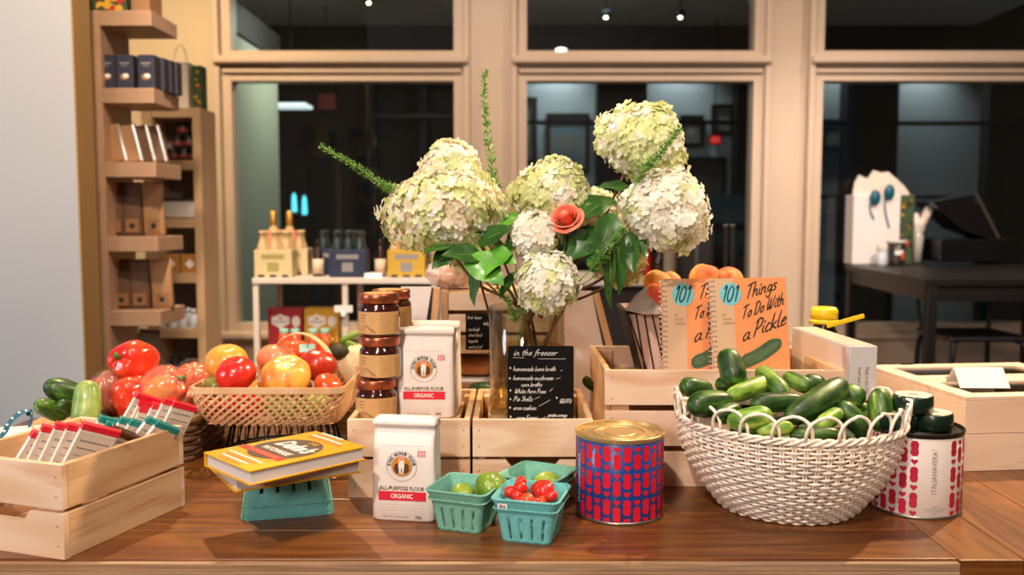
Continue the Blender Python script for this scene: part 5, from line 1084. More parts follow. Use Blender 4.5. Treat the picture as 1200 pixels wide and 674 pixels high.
def cpx(label, p1, p2, wpx, m, Z1_, Z2_=None, **k):
    Z2_ = Z2_ or Z1_; a = P(p1[0], p1[1], Z1_); b_ = P(p2[0], p2[1], Z2_); return cuke(label, a, b_, px2m(wpx / 2, (Z1_ + Z2_) / 2), m, **k)

# bowl with cucumbers behind the left crate
wood('bamboo', [(0, 'd6a878'), (.5, 'e2bd92'), (1, 'cc9a68')], .5, rings=2, bump=0); flat('bamboo_strip', 'dbb083', .5, var=.08, vscale=60)
flat('seagrass', '6d5136', .8, var=.22, vscale=70, bump=.6, bscale=180); flat('seagrass_top', '8a6c46', .8, var=.2, vscale=70, bump=.5)
bc = P(128, 492, 1.90); ZB0 = bc.z - .0; tB = thing('round_basket', 'pale shallow round basket of cucumbers at far left behind the crate', 'basket', (X(120, 1.90, 492), 1.90, T)); b = MB(); hb = ZB0 - T
b.lathe([(.085, 0), (.115, hb * .5), (.135, hb), (.130, hb), (.110, hb * .5), (.08, .006), (.001, .006)], 'bamboo_strip', 48); b.build('bowl', tB)
b = MB(); b.lathe([(.132, hb - .012), (.138, hb - .010), (.139, hb + .002), (.132, hb + .003), (.129, hb - .004)], 'bamboo_strip', 48); b.build('rim', tB)
cpx('big dark green cucumber lying across the top at far left basket', (52, 450), (103, 470), 28, 'cuke_dark', 1.84, 1.90, bend=-.03)
cpx('fat pale green cucumber standing up at far left behind the packets', (103, 446), (98, 502), 32, 'cuke_pale', 1.84, 1.80, bend=.02)
cpx('yellow-tipped cucumber at left end of the far left basket', (42, 472), (78, 488), 22, 'cuke_mid', 1.80, 1.86)
cpx('short dark cucumber in the middle of the far left basket', (68, 474), (92, 482), 20, 'cuke_dark', 1.82, 1.88)
cpx('light cucumber mostly hidden low beside the fat pale one', (84, 490), (110, 480), 18, 'cuke_light', 1.84, 1.88)
# teal patterned ribbon coil left of it
flat('tape_teal', '17667c', .35, coat=.3); t = thing('ribbon_tape', 'teal tape with white dots curling up at the far left edge', 'ribbon', P(6, 515, 1.72)); b = MB(); pts = []; nr = []
o0 = P(6, 515, 1.72); cc = [P(0, 512, 1.70) - o0, P(6, 506, 1.70) - o0, P(10, 497, 1.71) - o0, P(18, 488, 1.72) - o0, P(28, 482, 1.73) - o0, P(36, 484, 1.74) - o0, P(38, 492, 1.75) - o0, P(33, 499, 1.75) - o0]
cc = crom(cc, 6); b.strip(cc, [Vector((-.5, -1, .8)).cross(Vector((1, .2, 0))).normalized() * 0 + Vector((-.5, -.6, .6)) for _ in cc], .018, .0012, 'tape_teal'); b.build('tape', t)
b = MB(); 
for i in range(6, len(cc) - 8, 5): b.ball(cc[i] + Vector((-.5, -.6, .6)).normalized() * .0012, .003, 'print_white', 8, 6, scale=(1, .4, 1))
b.build('dots', t)
b = MB(); zc_ = P(10, 515, 1.72).z; b.box((0, 0, (zc_ - T) / 2), (.16, .10, zc_ - T), 'card_white', bev=.003); single(b, 'carton', 'white carton under the teal tape at the left frame edge', 'carton', (X(8, 1.76, 500) - .02, 1.78, T), .3)

# brown seagrass hamper with wrapped peppers
hz = P(200, 489, 1.90).z; hx0, hx1 = X(132, 1.95, 480), X(238, 1.95, 480)
t = thing('seagrass_basket', 'dark woven seagrass basket under the bagged peppers', 'basket', ((hx0 + hx1) / 2, 2.02, T)); b = MB(); Hh = hz - T; Wd = hx1 - hx0; Dp = .30
def rrect(w, d, r, n=8):
    out = []
    for cx, cy, a0 in ((w / 2 - r, d / 2 - r, 0), (-w / 2 + r, d / 2 - r, pi / 2), (-w / 2 + r, -d / 2 + r, pi), (w / 2 - r, -d / 2 + r, 1.5 * pi)):
        for k in range(n + 1): a = a0 + pi / 2 * k / n; out.append((cx + r * cos(a), cy + r * sin(a)))
    return out
def resample(pts, n):
    P2 = [Vector(p) for p in pts]; P2.append(P2[0]); cum = [0]
    for i in range(len(P2) - 1): cum.append(cum[-1] + (P2[i + 1] - P2[i]).length)
    out = []; j = 0
    for k in range(n):
        s = cum[-1] * k / n
        while cum[j + 1] < s: j += 1
        f = (s - cum[j]) / max(1e-9, cum[j + 1] - cum[j]); out.append(P2[j].lerp(P2[j + 1], f))
    return out
nw = int(Hh / .011)
for k in range(nw):
    base = resample(rrect(Wd - .006 * 0 + .02 * (k / nw), Dp + .02 * (k / nw), .04), 96); pts = []
    for i, q in enumerate(base):
        f = 1 + .012 * (1 if (i // 3 + k) % 2 else -1); pts.append((q.x * f, q.y * f, .006 + k * .011))
    b.tube(pts, .0062, 'seagrass', 6, closed=True)
b.build('woven_wall', t); b = MB(); b.tube([(q.x, q.y, Hh) for q in resample(rrect(Wd + .02, Dp + .02, .04), 80)], .009, 'seagrass_top', 8, closed=True); b.build('rim', t)
b = MB(); b.box((0, 0, Hh - .03), (Wd - .02, Dp - .02, .01), 'seagrass_top'); b.build('liner', t)
def pepper(name, label, px, py, Z, r, m, rot, bag=True, sc=(1, 1, 1.05), nl=4, cat='pepper', stem=True):
    t = thing(name, label, cat, P(px, py, Z)); t.rotation_euler = rot; b = MB()
    def fn(d, a, th): return (1 + .15 * (abs(cos(nl * a / 2)) - .5) * (.5 + .5 * sin(th))) * (1 - .22 * max(0, d.z - .75) / .25) * (1 - .10 * max(0, -d.z - .7) / .3) * (1 + .06 * noise.noise(d * 2.1 + Vector((px, 0, 0))))
    b.ball((0, 0, 0), r, m, 40, 26, fn=fn, scale=sc); b.build('flesh', t)
    if stem: b = MB(); b.tube([(0, 0, r * .72 * sc[2]), (.002, 0, r * .85 * sc[2]), (.006, .002, r * 1.02 * sc[2])], [r * .16, r * .10, r * .12], 'stem_green', 8); b.build('stem', t)
    if bag:
        b = MB(); b.ball((0, 0, 0), r * 1.1, 'film', 36, 24, fn=lambda d, a, th: 1 + .05 * noise.noise(d * 5) + .03 * noise.noise(d * 12), scale=(1, 1, 1.08)); b.build('plastic_bag', t)
    return t
pepper('bell_pepper', 'glossy red bell pepper on top of the bagged pile at left', 157, 424, 1.98, .047, 'pepper_red', (R(60), R(-50), 0), bag=False, sc=(1, 1, 1.22), nl=3)
pepper('bell_pepper', 'dark purple-red bagged pepper at left end of the pile', 131, 461, 1.96, .046, 'pepper_purple', (.3, -.4, 0), sc=(.85, .9, 1.25), stem=False)
pepper('bell_pepper', 'red pepper in the middle of the pile below the top pepper', 156, 466, 1.92, .045, 'pepper_red', (.5, .5, .4), bag=False, sc=(1, .9, 1.15), stem=False)
pepper('bell_pepper', 'yellow-orange blushed bagged pepper at right of the pile', 191, 455, 1.93, .047, 'pepper_blush', (.2, 1.0, 0), sc=(.95, .95, 1.2))
pepper('bell_pepper', 'red bagged pepper below the blushed one, above the dark red packets', 190, 483, 1.90, .032, 'pepper_red', (0, 1.4, 0), sc=(1, .8, 1.5), stem=False)
pepper('ribbed_tomato', 'orange-red ribbed tomato in clear bag left of the bamboo tray', 226, 443, 2.08, .040, 'tom_redorange', (.4, .2, 0), sc=(1.0, 1, .8), nl=7, cat='tomato', stem=False)
pepper('ribbed_tomato', 'yellow-pink tomato under the orange-red bagged tomato', 224, 466, 2.04, .032, 'tom_pink', (.4, .2, 0), sc=(1.1, 1, .7), nl=6, cat='tomato', stem=False)

# ------------------------------------------------------------------ two yellow books on the upturned punnet
flat('book_yellow', 'e6a90f', .35, coat=.4); flat('book_pages', 'd8cdc4', .8); flat('book_oval', '4a3226', .5); flat('book_orange', 'e8823a', .5)
def hardback(name, label, pts, z0, th):
    """pts: ground corners left, near, right, far"""
    c = sum((p for p in pts), Vector()) / 4; t = thing(name, label, 'book', (c.x, c.y, z0)); ux = (pts[2] - pts[1]); uy = (pts[0] - pts[1]); W_ = ux.length; H_ = uy.length; ang = atan2(ux.y, ux.x); t.rotation_euler = (0, 0, ang)
    b = MB(); b.box((0, -.001, th / 2), (W_ - .008, H_ - .007, th - .006), 'book_pages')
    for k in range(7): b.box((0, -.001, .004 + k * (th - .008) / 6), (W_ - .0078, H_ - .0068, .0004), 'print_faint')
    b.build('page_block', t); b = MB(); b.box((0, 0, .0015), (W_, H_, .003), 'book_yellow', bev=.001); b.build('back_cover', t)
    b = MB(); b.box((0, 0, th - .0015), (W_, H_, .003), 'book_yellow', bev=.001); b.build('front_cover', t)
    b = MB(); b.box((0, H_ / 2 - .0012, th / 2), (W_, .003, th - .0005), 'book_yellow', bev=.001); b.build('spine', t)
    return t, W_, H_
zt0 = T + .098 + .001; th = .0235
def bk(z, l, n_, r): 
    A, B_, C_ = G(*l, z), G(*n_, z), G(*r, z); C2 = B_ + (C_ - B_)
    # keep it square: use the long edge near→right and its perpendicular
    ux = (C_ - B_).normalized(); uy = Vector((-ux.y, ux.x, 0)); H_ = (A - B_).length; 
    return [B_ + uy * H_, B_, C_, C_ + uy * H_]
q2 = bk(zt0, (231, 549), (275, 578), (424, 554)); B2, w2_, h2_ = hardback('recipe_book', 'yellow hardback book, lower of the two on the upturned punnet', q2, zt0, th)
zt1_ = zt0 + th + .0006; q1 = bk(zt1_ + th, (224, 533), (292, 552), (428, 523)); 
B1, w1_, h1_ = hardback('recipe_book', 'yellow hardback book with dark oval title, upper of the two on the upturned punnet', q1, zt1_, th)
# cover print reads from the spine side: right end of the cover is the top of the book
b = MB(); f0 = plane_fn((0, 0, th + .0002), (1, 0, 0), (0, 1, 0)); S = w1_ / .24
def cf(u, v): return f0(u * S, v * S)
def lf(u, v, dz=0): return f0(v, -u) + Vector((0, 0, .0002 + dz))
OA, OB = h1_ * .40, w1_ * .29
disc(b, lambda u, v: f0(u, v), 0, 0, OB, OA, 'book_oval', 48)
put_text(b, "Duke's", lf, 'print_white', .004, .004, OA * 1.55, .030, .035, .35); put_text(b, 'MAYONNAISE', lf, 'print_white', 0, -.022, OA * 1.35, .013, .025)
put_text(b, 'THE', lf, 'book_yellow', .006, .043, .026, .010, .02)
blob2(b, lambda u, v: lf(u, v, .0002), [(-OA * 1.2, -.046), (OA * .95, -.046), (OA * .90, -.039), (OA * .95, -.032), (-OA * 1.2, -.032), (-OA * 1.1, -.039)], 'print_red'); put_text(b, 'COOKBOOK', lambda u, v: lf(u, v, .0004), 'book_orange', 0, -.043, OA * 1.5, .008, .01)
for k in range(4): quad(b, lf, -h1_ * .36 + .006 * k, -w1_ * .345 - .009 * k, h1_ * .34 - .006 * k, -w1_ * .345 + .004 - .009 * k, 'book_orange' if k % 2 else 'print_white')
for k in range(4): quad(b, lf, -h1_ * .34, w1_ * .34 + .009 * k, h1_ * .34 - .012 * k, w1_ * .34 + .005 + .009 * k, 'print_white' if k % 2 else 'book_orange')
b.build('cover_print', B1)

# ------------------------------------------------------------------ bamboo tray on wire stand, heirloom tomatoes
Zf = 1.84; rimz = P(310, 456, Zf).z; botz = rimz - .082; xl1, xr1 = X(220, Zf, 456), X(402, Zf, 456); Wt = xr1 - xl1; Dt = .27
tb0 = thing('bamboo_tray_basket', 'pale bamboo lattice tray basket piled with big tomatoes', 'basket', ((xl1 + xr1) / 2, Zf + Dt / 2, botz)); tb0.rotation_euler.z = R(0)
Ht = rimz - botz; nP = 240
top_ = resample(rrect(Wt, Dt, .028), nP); bot_ = resample(rrect(Wt * .86, Dt * .84, .05), nP)
def wall(i, q):                                       # i along the perimeter, q 0 bottom .. 1 top
    f = i % nP; a = int(f); fr = f - a; A = bot_[a].lerp(bot_[(a + 1) % nP], fr); B_ = top_[a].lerp(top_[(a + 1) % nP], fr); s = sin(q * pi / 2) ** .7 if q > 0 else 0
    p = A.lerp(B_, s); return Vector((p.x, p.y, q * Ht))
def wn(i, q):
    p = wall(i, q); return Vector((p.x / Wt, p.y / Dt * 1.0, -.3 * (1 - q))).normalized()
b = MB(); nst = 56; sh = 21.0
for s in (1, -1):
    for k in range(nst):
        st_ = k * nP / nst; pts = []; nr = []
        for j in range(9):
            q = j / 8 * .93; i = st_ + s * sh * q; n_ = wn(i, q); pts.append(wall(i, q) + n_ * (.0006 * s)); nr.append(n_)
        b.strip(pts, nr, .0052, .0010, 'bamboo_strip')
b.build('lattice', tb0)
b = MB()
for k in range(9): b.box((0, -Dt * .36 + k * Dt * .09, .001), (Wt * .82, .012, .0012), 'bamboo_strip')
for k in range(13): b.box((-Wt * .38 + k * Wt * .0635, 0, .0024), (.012, Dt * .8, .0012), 'bamboo_strip')
b.build('floor_weave', tb0)
b = MB(); cl = [wall(i, .95) for i in range(0, nP, 2)]; nn_ = [Vector((p.x / Wt, p.y / Dt, 0)) for p in cl]; cl.append(cl[0]); nn_.append(nn_[0])
b.strip([p + n.normalized() * .0018 for p, n in zip(cl, nn_)], nn_, .013, .0022, 'bamboo'); b.strip([p - n.normalized() * .0018 for p, n in zip(cl, nn_)], nn_, .013, .0018, 'bamboo'); b.build('rim', tb0)
b = MB(); ar = [Vector((-.0, -.0, 0))]; hp = [P(325, 405, 2.03), P(331, 397, 2.03), P(345, 391, 2.03), P(360, 392, 2.03), P(374, 400, 2.02), P(385, 413, 2.01), P(391, 430, 2.0), P(394, 450, 1.99)]
off = Vector(tb0.location); hp = crom([p - off for p in hp], 5); b.strip(hp, [Vector((p.x - .03, 0, p.z + .05)).normalized() for p in hp], .020, .0022, 'bamboo_strip'); b.build('handle', tb0)
# stand
t = thing('wire_stand', 'black wire riser under the bamboo tray basket', 'stand', (tb0.location.x, tb0.location.y + .01, T)); hs = botz - T - .001
flat('wire_black', '0e0b0a', .4, metal=.4)
for nm, zz, rx_, ry_ in (('top_ring', hs - .003, .112, .095), ('base_ring', .004, .128, .112)):
    b = MB(); b.tube([(rx_ * cos(a), ry_ * sin(a), zz) for a in [2 * pi * k / 48 for k in range(48)]], .003, 'wire_black', 8, closed=True); b.build(nm, t)
b = MB(); 
for k in range(30):
    a0_ = 2 * pi * k / 30
    for s in (-.07, .07): b.tube([(.112 * cos(a0_ + s), .095 * sin(a0_ + s), hs - .003), (.128 * cos(a0_ - s * .3), .112 * sin(a0_ - s * .3), .004)], .0015, 'wire_black', 5)
b.build('wires', t)
zbt = botz + .004
def bt2(name, label, px, py, Z, rpx, m, rot=(0, 0, 0), sq=.82, lob=.05, nl=7, stem=False, cat='tomato'):
    r = px2m(rpx, Z); return tomato(name, label, cat, r, m, on(px, py, Z, r, sq), rot, sq, lob, nl, None, stem)
bt2('heirloom_tomato', 'big pale orange tomato, back left in the bamboo tray', 267, 424, 2.00, 25, 'tom_orange', (.2, 0, 0), .88, .03)
bt2('heirloom_tomato', 'bright red tomato at front left of the bamboo tray', 282, 436, 1.92, 23.5, 'tom_red', (.3, -.2, 0), .86, .03)
bt2('heirloom_tomato', 'pinkish orange tomato at the back middle of the bamboo tray', 319, 422, 2.02, 24, 'tom_pink', (-.5, .2, 0), .80, .07)
bt2('heirloom_tomato', 'largest yellow-orange tomato at front middle of the bamboo tray', 336, 436, 1.93, 28.5, 'tom_yellow', (.5, .1, 0), .80, .06)
bt2('heirloom_tomato', 'dark red tomato with stem scar, right in the bamboo tray', 368, 428, 1.99, 23, 'tom_dark', (-.35, .2, 0), .84, .06)
bt2('heirloom_tomato', 'red tomato at the back right under the basket handle', 345, 412, 2.08, 18, 'tom_redorange', (0, 0, 0), .8, .05)
bt2('heirloom_tomato', 'flat red-pink tomato low at right rim of the bamboo tray', 380, 449, 1.93, 17, 'tom_redorange', (.2, .5, 0), .7, .05)
bt2('heirloom_tomato', 'olive striped tomato at left rim of the bamboo tray', 253, 451, 1.95, 14, 'tom_olive', (.2, 0, 0), .8, .02)
for i, (px, py, Z, rp, m, lab) in enumerate(((285, 474, 1.90, 21, 'tom_red', 'red tomato seen only through the bamboo lattice, left of centre'), (330, 476, 1.90, 21, 'tom_green', 'yellow-green tomato seen through the bamboo lattice, middle'), (370, 472, 1.90, 18, 'tom_green', 'yellow-green tomato seen through the bamboo lattice at right'), (250, 476, 1.92, 13, 'tom_dark', 'dark tomato seen through the bamboo lattice at far left'), (345, 455, 2.02, 20, 'tom_dark', 'dark tomato hidden under the front row in the bamboo tray'), (300, 462, 2.02, 20, 'tom_orange', 'orange tomato hidden under the front row in the bamboo tray'))):
    bt2('heirloom_tomato', lab, px, py, Z, rp, m, (RND.uniform(-.4, .4), RND.uniform(-.4, .4), 0), .8, .04)
b = MB(); b.box((0, 0, .006), (.045, .002, .012), 'print_white'); b.T = Matrix()
t = thing('price_tag', 'small pale teal paper tag among the tomatoes under the handle', 'tag', P(360, 408, 2.03)); t.rotation_euler = (-.5, 0, .2); flat('tag_teal', '9fd0c2', .6); b = MB(); b.box((0, 0, 0), (.035, .0015, .02), 'tag_teal', bev=.0004); b.build('card', t)
b = MB(); b.tube([(0, 0, 0), (.004, -.003, .02)], .001, 'stem_brown', 5); b.build('string', t)
# squash, corn and raffia right of the tray
mottled('squash', [(.3, 'd8bd8c'), (.5, 'e6cfa4'), (.7, 'c9a870')], 10, .45); flat('stalk_green', '7aa03a', .45, var=.1); flat('raffia', 'c0a274', .8, var=.2, vscale=90, bump=.5); flat('corn_dark', '3a3318', .6, var=.3, vscale=80)
t = thing('squash', 'pale tan squash with long green stalk between the tray and the jars', 'squash', (X(410, 2.12, 445), 2.16, P(410, 462, 2.12).z)); b = MB(); b.ball((0, 0, .058), .058, 'squash', 32, 18, fn=lambda d, a, th: 1 + .04 * (abs(cos(4 * a)) - .5), scale=(1, 1, 1)); b.build('fruit', t)
b = MB(); b.tube(crom([(.01, 0, .11), (-.02, -.02, .124), (.0, -.03, .138), (.035, -.02, .150), (.06, 0, .156)], 4), [.008, .008, .009, .008, .007] * 1 + [.007] * 12, 'stalk_green', 8); b.build('stalk', t)
t = thing('corn_cob', 'dark tufted corn ear tip right behind the basket handle', 'corn', P(396, 412, 2.12)); b = MB(); b.ball((0, 0, 0), .024, 'corn_dark', 20, 14, fn=lambda d, a, th: 1 + .08 * noise.noise(d * 9), scale=(1.1, .9, .8)); b.build('ear', t)
b = MB()
for k in range(16): a = k * .39; b.tube([(-.01 + .006 * cos(a), .006 * sin(a), .012), (-.016 + .016 * cos(a), .014 * sin(a), .027 + .004 * (k % 3))], .0013, 'gold', 4)
b.build('silk', t)
zsq_ = P(410, 462, 2.12).z
t = thing('raffia_bundle', 'pale coarse raffia bundle beside the jar crate under the squash', 'basket', (X(406, 2.12, 470) + .03, 2.13, T)); b = MB(); nrow = int((zsq_ - T) / .012)
for k in range(nrow):
    pts = [((.058 + .004 * ((i + k) % 2)) * cos(2 * pi * i / 36), (.058 + .004 * ((i + k) % 2)) * sin(2 * pi * i / 36), .006 + k * .012) for i in range(36)]; b.tube(pts, .0068, 'raffia', 6, closed=True)
b.build('woven_wall', t); b = MB(); b.lathe([(.057, zsq_ - T - .008), (.001, zsq_ - T - .008)], 'raffia', 24); b.build('pad', t)

# ------------------------------------------------------------------ white wicker basket of cucumbers
flat('wicker', 'fbecdb', .5, var=.1, vscale=50, coat=.15); flat('wicker_shade', '5a4030', .8)
Zk = 1.60; wx = X(923, Zk, 500); Zr_ = P(800, 484, Zk).z - T; t = thing('wicker_basket', 'pale wicker basket with looped rim heaped with cucumbers', 'basket', (wx, Zk, T)); rT = px2m(131, Zk) - .004
prof_ = [(.0, .118), (.02, .134), (.05, .158), (.085, .178), (.12, .191), (Zr_, rT)]
def rad(z):
    for i in range(len(prof_) - 1):
        if z <= prof_[i + 1][0]: f = (z - prof_[i][0]) / (prof_[i + 1][0] - prof_[i][0]); return prof_[i][1] + (prof_[i + 1][1] - prof_[i][1]) * f
    return rT
nS_ = 64; b = MB(); z = .004; k = 0
while z < Zr_ - .01:
    pts = []
    for i in range(nS_ * 4):
        a = 2 * pi * i / (nS_ * 4); ph = (a * nS_ / 2 + (pi if k % 2 else 0)); pts.append(((rad(z) + .0034 * sin(ph)) * cos(a), (rad(z) + .0034 * sin(ph)) * sin(a), z + .0005 * sin(a * 5 + k)))
    b.tube(pts, .0024, 'wicker', 5, closed=True); z += .0066; k += 1
b.build('weave', t)
b = MB()
for i in range(nS_):
    for da in (-.012, .012):
        a = 2 * pi * (i + .5) / nS_ + da; b.tube([(rad(q) * cos(a), rad(q) * sin(a), q) for q in [j * Zr_ / 8 for j in range(9)]], .0019, 'wicker', 5)
b.build('stakes', t)
b = MB(); 
for s in range(3):
    pts = [((rT + .001 + .004 * cos(a * 22 + s * 2.1)) * cos(a), (rT + .001 + .004 * cos(a * 22 + s * 2.1)) * sin(a), Zr_ - .006 + .0045 * sin(a * 22 + s * 2.1)) for a in [2 * pi * j / 220 for j in range(220)]]; b.tube(pts, .0029, 'wicker', 6, closed=True)
b.build('braided_rim', t)
nL = 24
for i in range(nL):
    b = MB(); a0_ = 2 * pi * i / nL; hwid = 2 * pi / nL * .62; pts = []
    for j in range(13):
        q = j / 12; a = a0_ + hwid * -cos(pi * q) ; hh = sin(pi * q) ** .75 * .040; rr = rT + .001 + (.003 if j < 6 else -.003) + hh * .12; pts.append((rr * cos(a), rr * sin(a), Zr_ - .004 + hh))
    b.tube(pts, .0028, 'wicker', 6); b.build('rim_loop', t)
b = MB(); b.lathe([(.001, .003), (.116, .003), (.116, .007), (.001, .007)], 'wicker', 40)
b.build('base', t)
b = MB(); b.lathe([(rad(q) - .012, q) for q in (.01, .05, .09, .12, Zr_ - .02)][::1] + [(rad(q) - .0135, q) for q in (Zr_ - .02, .12, .09, .05, .012)], 'wicker_shade', 48)
b.build('inner_shade', t)  # added dark shell, coloured as the shade seen through the weave gaps
zr = T + Zr_
cg = 'cucumbers in the white wicker basket'
L_ = [((850, 410), (863, 452), 31, 'cuke_dark', 1.62, 1.58, 'dark cucumber standing almost upright against the orange books', .02),
 ((799, 452), (832, 458), 25, 'cuke_dark', 1.62, 1.66, 'dark cucumber at the left back inside the basket loops', 0),
 ((806, 476), (858, 470), 31, 'cuke_dark', 1.50, 1.53, 'fat dark cucumber behind the front left loops of the basket', .02),
 ((852, 466), (904, 446), 23, 'cuke_light', 1.54, 1.62, 'bright green cucumber pointing right in front of the upright one', .0),
 ((889, 432), (922, 466), 25, 'cuke_mid', 1.64, 1.56, 'mid green cucumber slanting down from the back of the heap, centre', .0),
 ((918, 440), (952, 456), 20, 'cuke_mid', 1.64, 1.60, 'small cucumber with light tip at the back of the heap', .0),
 ((940, 445), (968, 452), 19, 'cuke_dark', 1.70, 1.70, 'short dark cucumber at the far back right of the heap', .0),
 ((921, 492), (990, 448), 33, 'cuke_dark', 1.48, 1.58, 'largest cucumber, dark, lying diagonally across the right of the heap', -.04),
 ((986, 458), (1014, 470), 26, 'cuke_mid', 1.62, 1.60, 'cucumber end right of the largest one', 0),
 ((1030, 455), (1034, 506), 27, 'cuke_mid', 1.60, 1.56, 'light striped cucumber standing at the right inside the loops', .0),
 ((852, 495), (906, 486), 27, 'cuke_light', 1.46, 1.46, 'yellow-green striped cucumber low at the front left of the heap', -.03),
 ((880, 474), (942, 470), 24, 'cuke_dark', 1.52, 1.54, 'dark cucumber lying level in the middle of the heap', .03),
 ((982, 472), (1018, 510), 25, 'cuke_dark', 1.52, 1.50, 'dark cucumber slanting down at the front right of the heap', .0),
 ((886, 505), (930, 500), 18, 'cuke_light', 1.45, 1.45, 'bright cucumber lying low at the front centre', 0),
 ((958, 502), (985, 482), 21, 'cuke_light', 1.46, 1.50, 'bright cucumber tip between the two dark ones at right', 0),
 ((925, 511), (985, 508), 18, 'cuke_dark', 1.45, 1.45, 'dark cucumber just above the woven wall at front right', 0),
 ((838, 490), (866, 478), 22, 'cuke_dark', 1.48, 1.52, 'dark short cucumber behind the third front loop from left', 0),
 ((838, 452), (878, 447), 22, 'cuke_dark', 1.66, 1.64, 'dark cucumber tucked behind the upright one', 0),
 ((1002, 480), (1024, 486), 24, 'cuke_mid', 1.62, 1.66, 'cucumber between the standing light one and the largest one', 0)]
for p1, p2, w_, m, za, zb_, lab, bd in L_: cpx(lab, p1, p2, w_, m, za, zb_, group=None, bend=bd)
for i in range(9):
    a = i * 2.4; r_ = .06 + .045 * (i % 3) / 2; c = Vector((wx + r_ * cos(a), Zk + r_ * sin(a), T + .09 + .035 * (i % 2))); d = Vector((cos(a * 1.7), sin(a * 1.7), 0)) * .06
    cuke('dark cucumber buried in the basket under the visible heap', c - d, c + d, .022, 'cuke_dark', group=cg)

# ------------------------------------------------------------------ spiral books, wire basket of peaches
flat('cover_peach', 'e79257', .5, coat=.15); flat('cover_beige', 'cfac88', .5, coat=.15); flat('cover_blue', '6cc3cf', .5); flat('spiral', 'cfc6bd', .3, metal=.5); flat('pick_green', '3f5a3a', .5, var=.2, vscale=120); flat('pick_light', '6f8a55', .5)
def spiral_book(label, bl, br, tl, tr, Z0, hgt):
    """corners in photo pixels, standing at depth Z0 and leaning back a little"""
    A = P(*bl, Z0); B_ = P(*br, Z0 + .012); Cc = P(*tl, Z0 + .035)
    A.z = max(A.z, ZR); ux = (B_ - A); W_ = ux.length; up = (Cc - A); H_ = up.length; ux.normalize(); up = (up - ux * up.dot(ux)).normalized(); n = ux.cross(up)   # n points to the camera (negative y)
    t = thing('spiral_book', label, 'book', A); M = Matrix((ux, -n, up)).transposed().to_4x4(); t.rotation_euler = M.to_euler()
    b = MB(); b.box((W_ / 2, .006, H_ / 2), (W_ - .004, .009, H_ - .003), 'book_pages'); b.build('page_block', t)
    b = MB(); b.box((W_ / 2 + .001, .0005, H_ / 2), (W_, .0012, H_), 'cover_peach', bev=.0003); b.build('front_cover', t); b = MB(); b.box((W_ / 2 + .001, .0115, H_ / 2), (W_, .0012, H_), 'cover_beige', bev=.0003); b.build('back_cover', t)
    b = MB(); nsp = 19
    for k in range(nsp):
        z = .006 + k * (H_ - .012) / (nsp - 1); b.tube([(.001 + .0075 * cos(a), .006 + .0088 * sin(a), z + .0022 * a / 6.28) for a in [2 * pi * j / 14 for j in range(14)]], .0009, 'spiral', 5)
    b.build('spiral_wire', t)
    b = MB(); fn = plane_fn((0, -.0003, 0), (1, 0, 0), (0, 0, 1)); quad(b, fn, .0015, 0, W_ * .31, H_, 'cover_beige')
    sx, sz = W_ / 100, H_ / 115                                       # a 100 x 115 grid over the cover
    def f2(u, v): return fn(u * sx, v * sz) + Vector((0, -.0002, 0))
    disc(b, f2, 27, 96, 14, 13.5, 'cover_blue', 36)
    def f3(u, v): return fn(u, v) + Vector((0, -.0005, 0))
    for k in range(nsp): quad(b, f3, .0075, .005 + k * (H_ - .012) / (nsp - 1), .0095, .0075 + k * (H_ - .012) / (nsp - 1), 'print_black')
    def tilt(u0, v0, an=R(19)): return lambda u, v: f3(u0 * sx + u * cos(an), v0 * sz + v + u * sin(an))
    hand(b, '101', f3, 'print_black', 15.5 * sx, 87 * sz, 19 * sz, .0030, .24, .84)
    hand(b, 'Things', tilt(46, 90, R(16)), 'print_black', 0, 0, 16 * sz, .0028, .34, .88); hand(b, 'To Do With', tilt(40, 66, R(18)), 'print_black', 0, 0, 14 * sz, .0026, .34, .80)
    hand(b, 'a', tilt(39, 39), 'print_black', 0, 0, 17 * sz, .0030, .3, 1.1); hand(b, 'Pickle', tilt(54, 45), 'print_black', 0, 0, 18 * sz, .0031, .34, .92)
    for i, s in enumerate(('BY', 'GILLIA', 'GREENE')): put_text(b, s, f3, 'label_line', 16 * sx, (70 - 5 * i) * sz, None, 2.6 * sz, center=False)
    pk = [(36, 19), (36.5, 11), (44, 8), (56, 12), (68, 17), (80, 24), (88, 30), (91, 36), (89, 41), (83, 42), (74, 40), (62, 33), (50, 27), (42, 24)]
    pk = [(p.x, p.y) for p in crom([(x, y, 0) for x, y in pk] + [(36, 19, 0)], 4)][:-1]
    blob2(b, lambda u, v: f2(u, v) + Vector((0, -.0002, 0)), pk, 'pick_green')
    for dv in (-3, 0, 3): ribbon(b, [(p.x * sx, p.y * sz) for p in crom([(40, 16 + dv * .8, 0), (56, 20 + dv, 0), (72, 28 + dv, 0), (86, 37 + dv * .6, 0)], 4)], .0012, lambda u, v: fn(u, v) + Vector((0, -.0007, 0)), 'pick_light')
    b.build('cover_print', t); return t
spiral_book('orange spiral cookbook, the left one, partly covered by its twin', (776, 432), (842, 432), (769, 327), (860, 322), 1.80, .2) if False else None
def leanP(px, py, Zb_, k=.18):                                       # point on a plane through depth Zb_ at ZR leaning back by k
    lo = P(px, py, Zb_)
    for _ in range(4): lo = P(px, py, Zb_ + max(0, lo.z - ZR) * k)
    return lo
def sb(label, bl, br, tl, Zb_):
    A = leanP(*bl, Zb_); B_ = leanP(*br, Zb_); Cc = leanP(*tl, Zb_); return A, B_, Cc
def spiral_book2(label, bl, br, tl, Zb_):
    A, B_, Cc = sb(label, bl, br, tl, Zb_)
    global P
    oldP = P; seq = iter([A, B_, Cc]); 
    P = lambda *a: next(seq)
    try: return spiral_book(label, (0, 0), (0, 0), (0, 0), (0, 0), 0, 0)
    finally: P = oldP
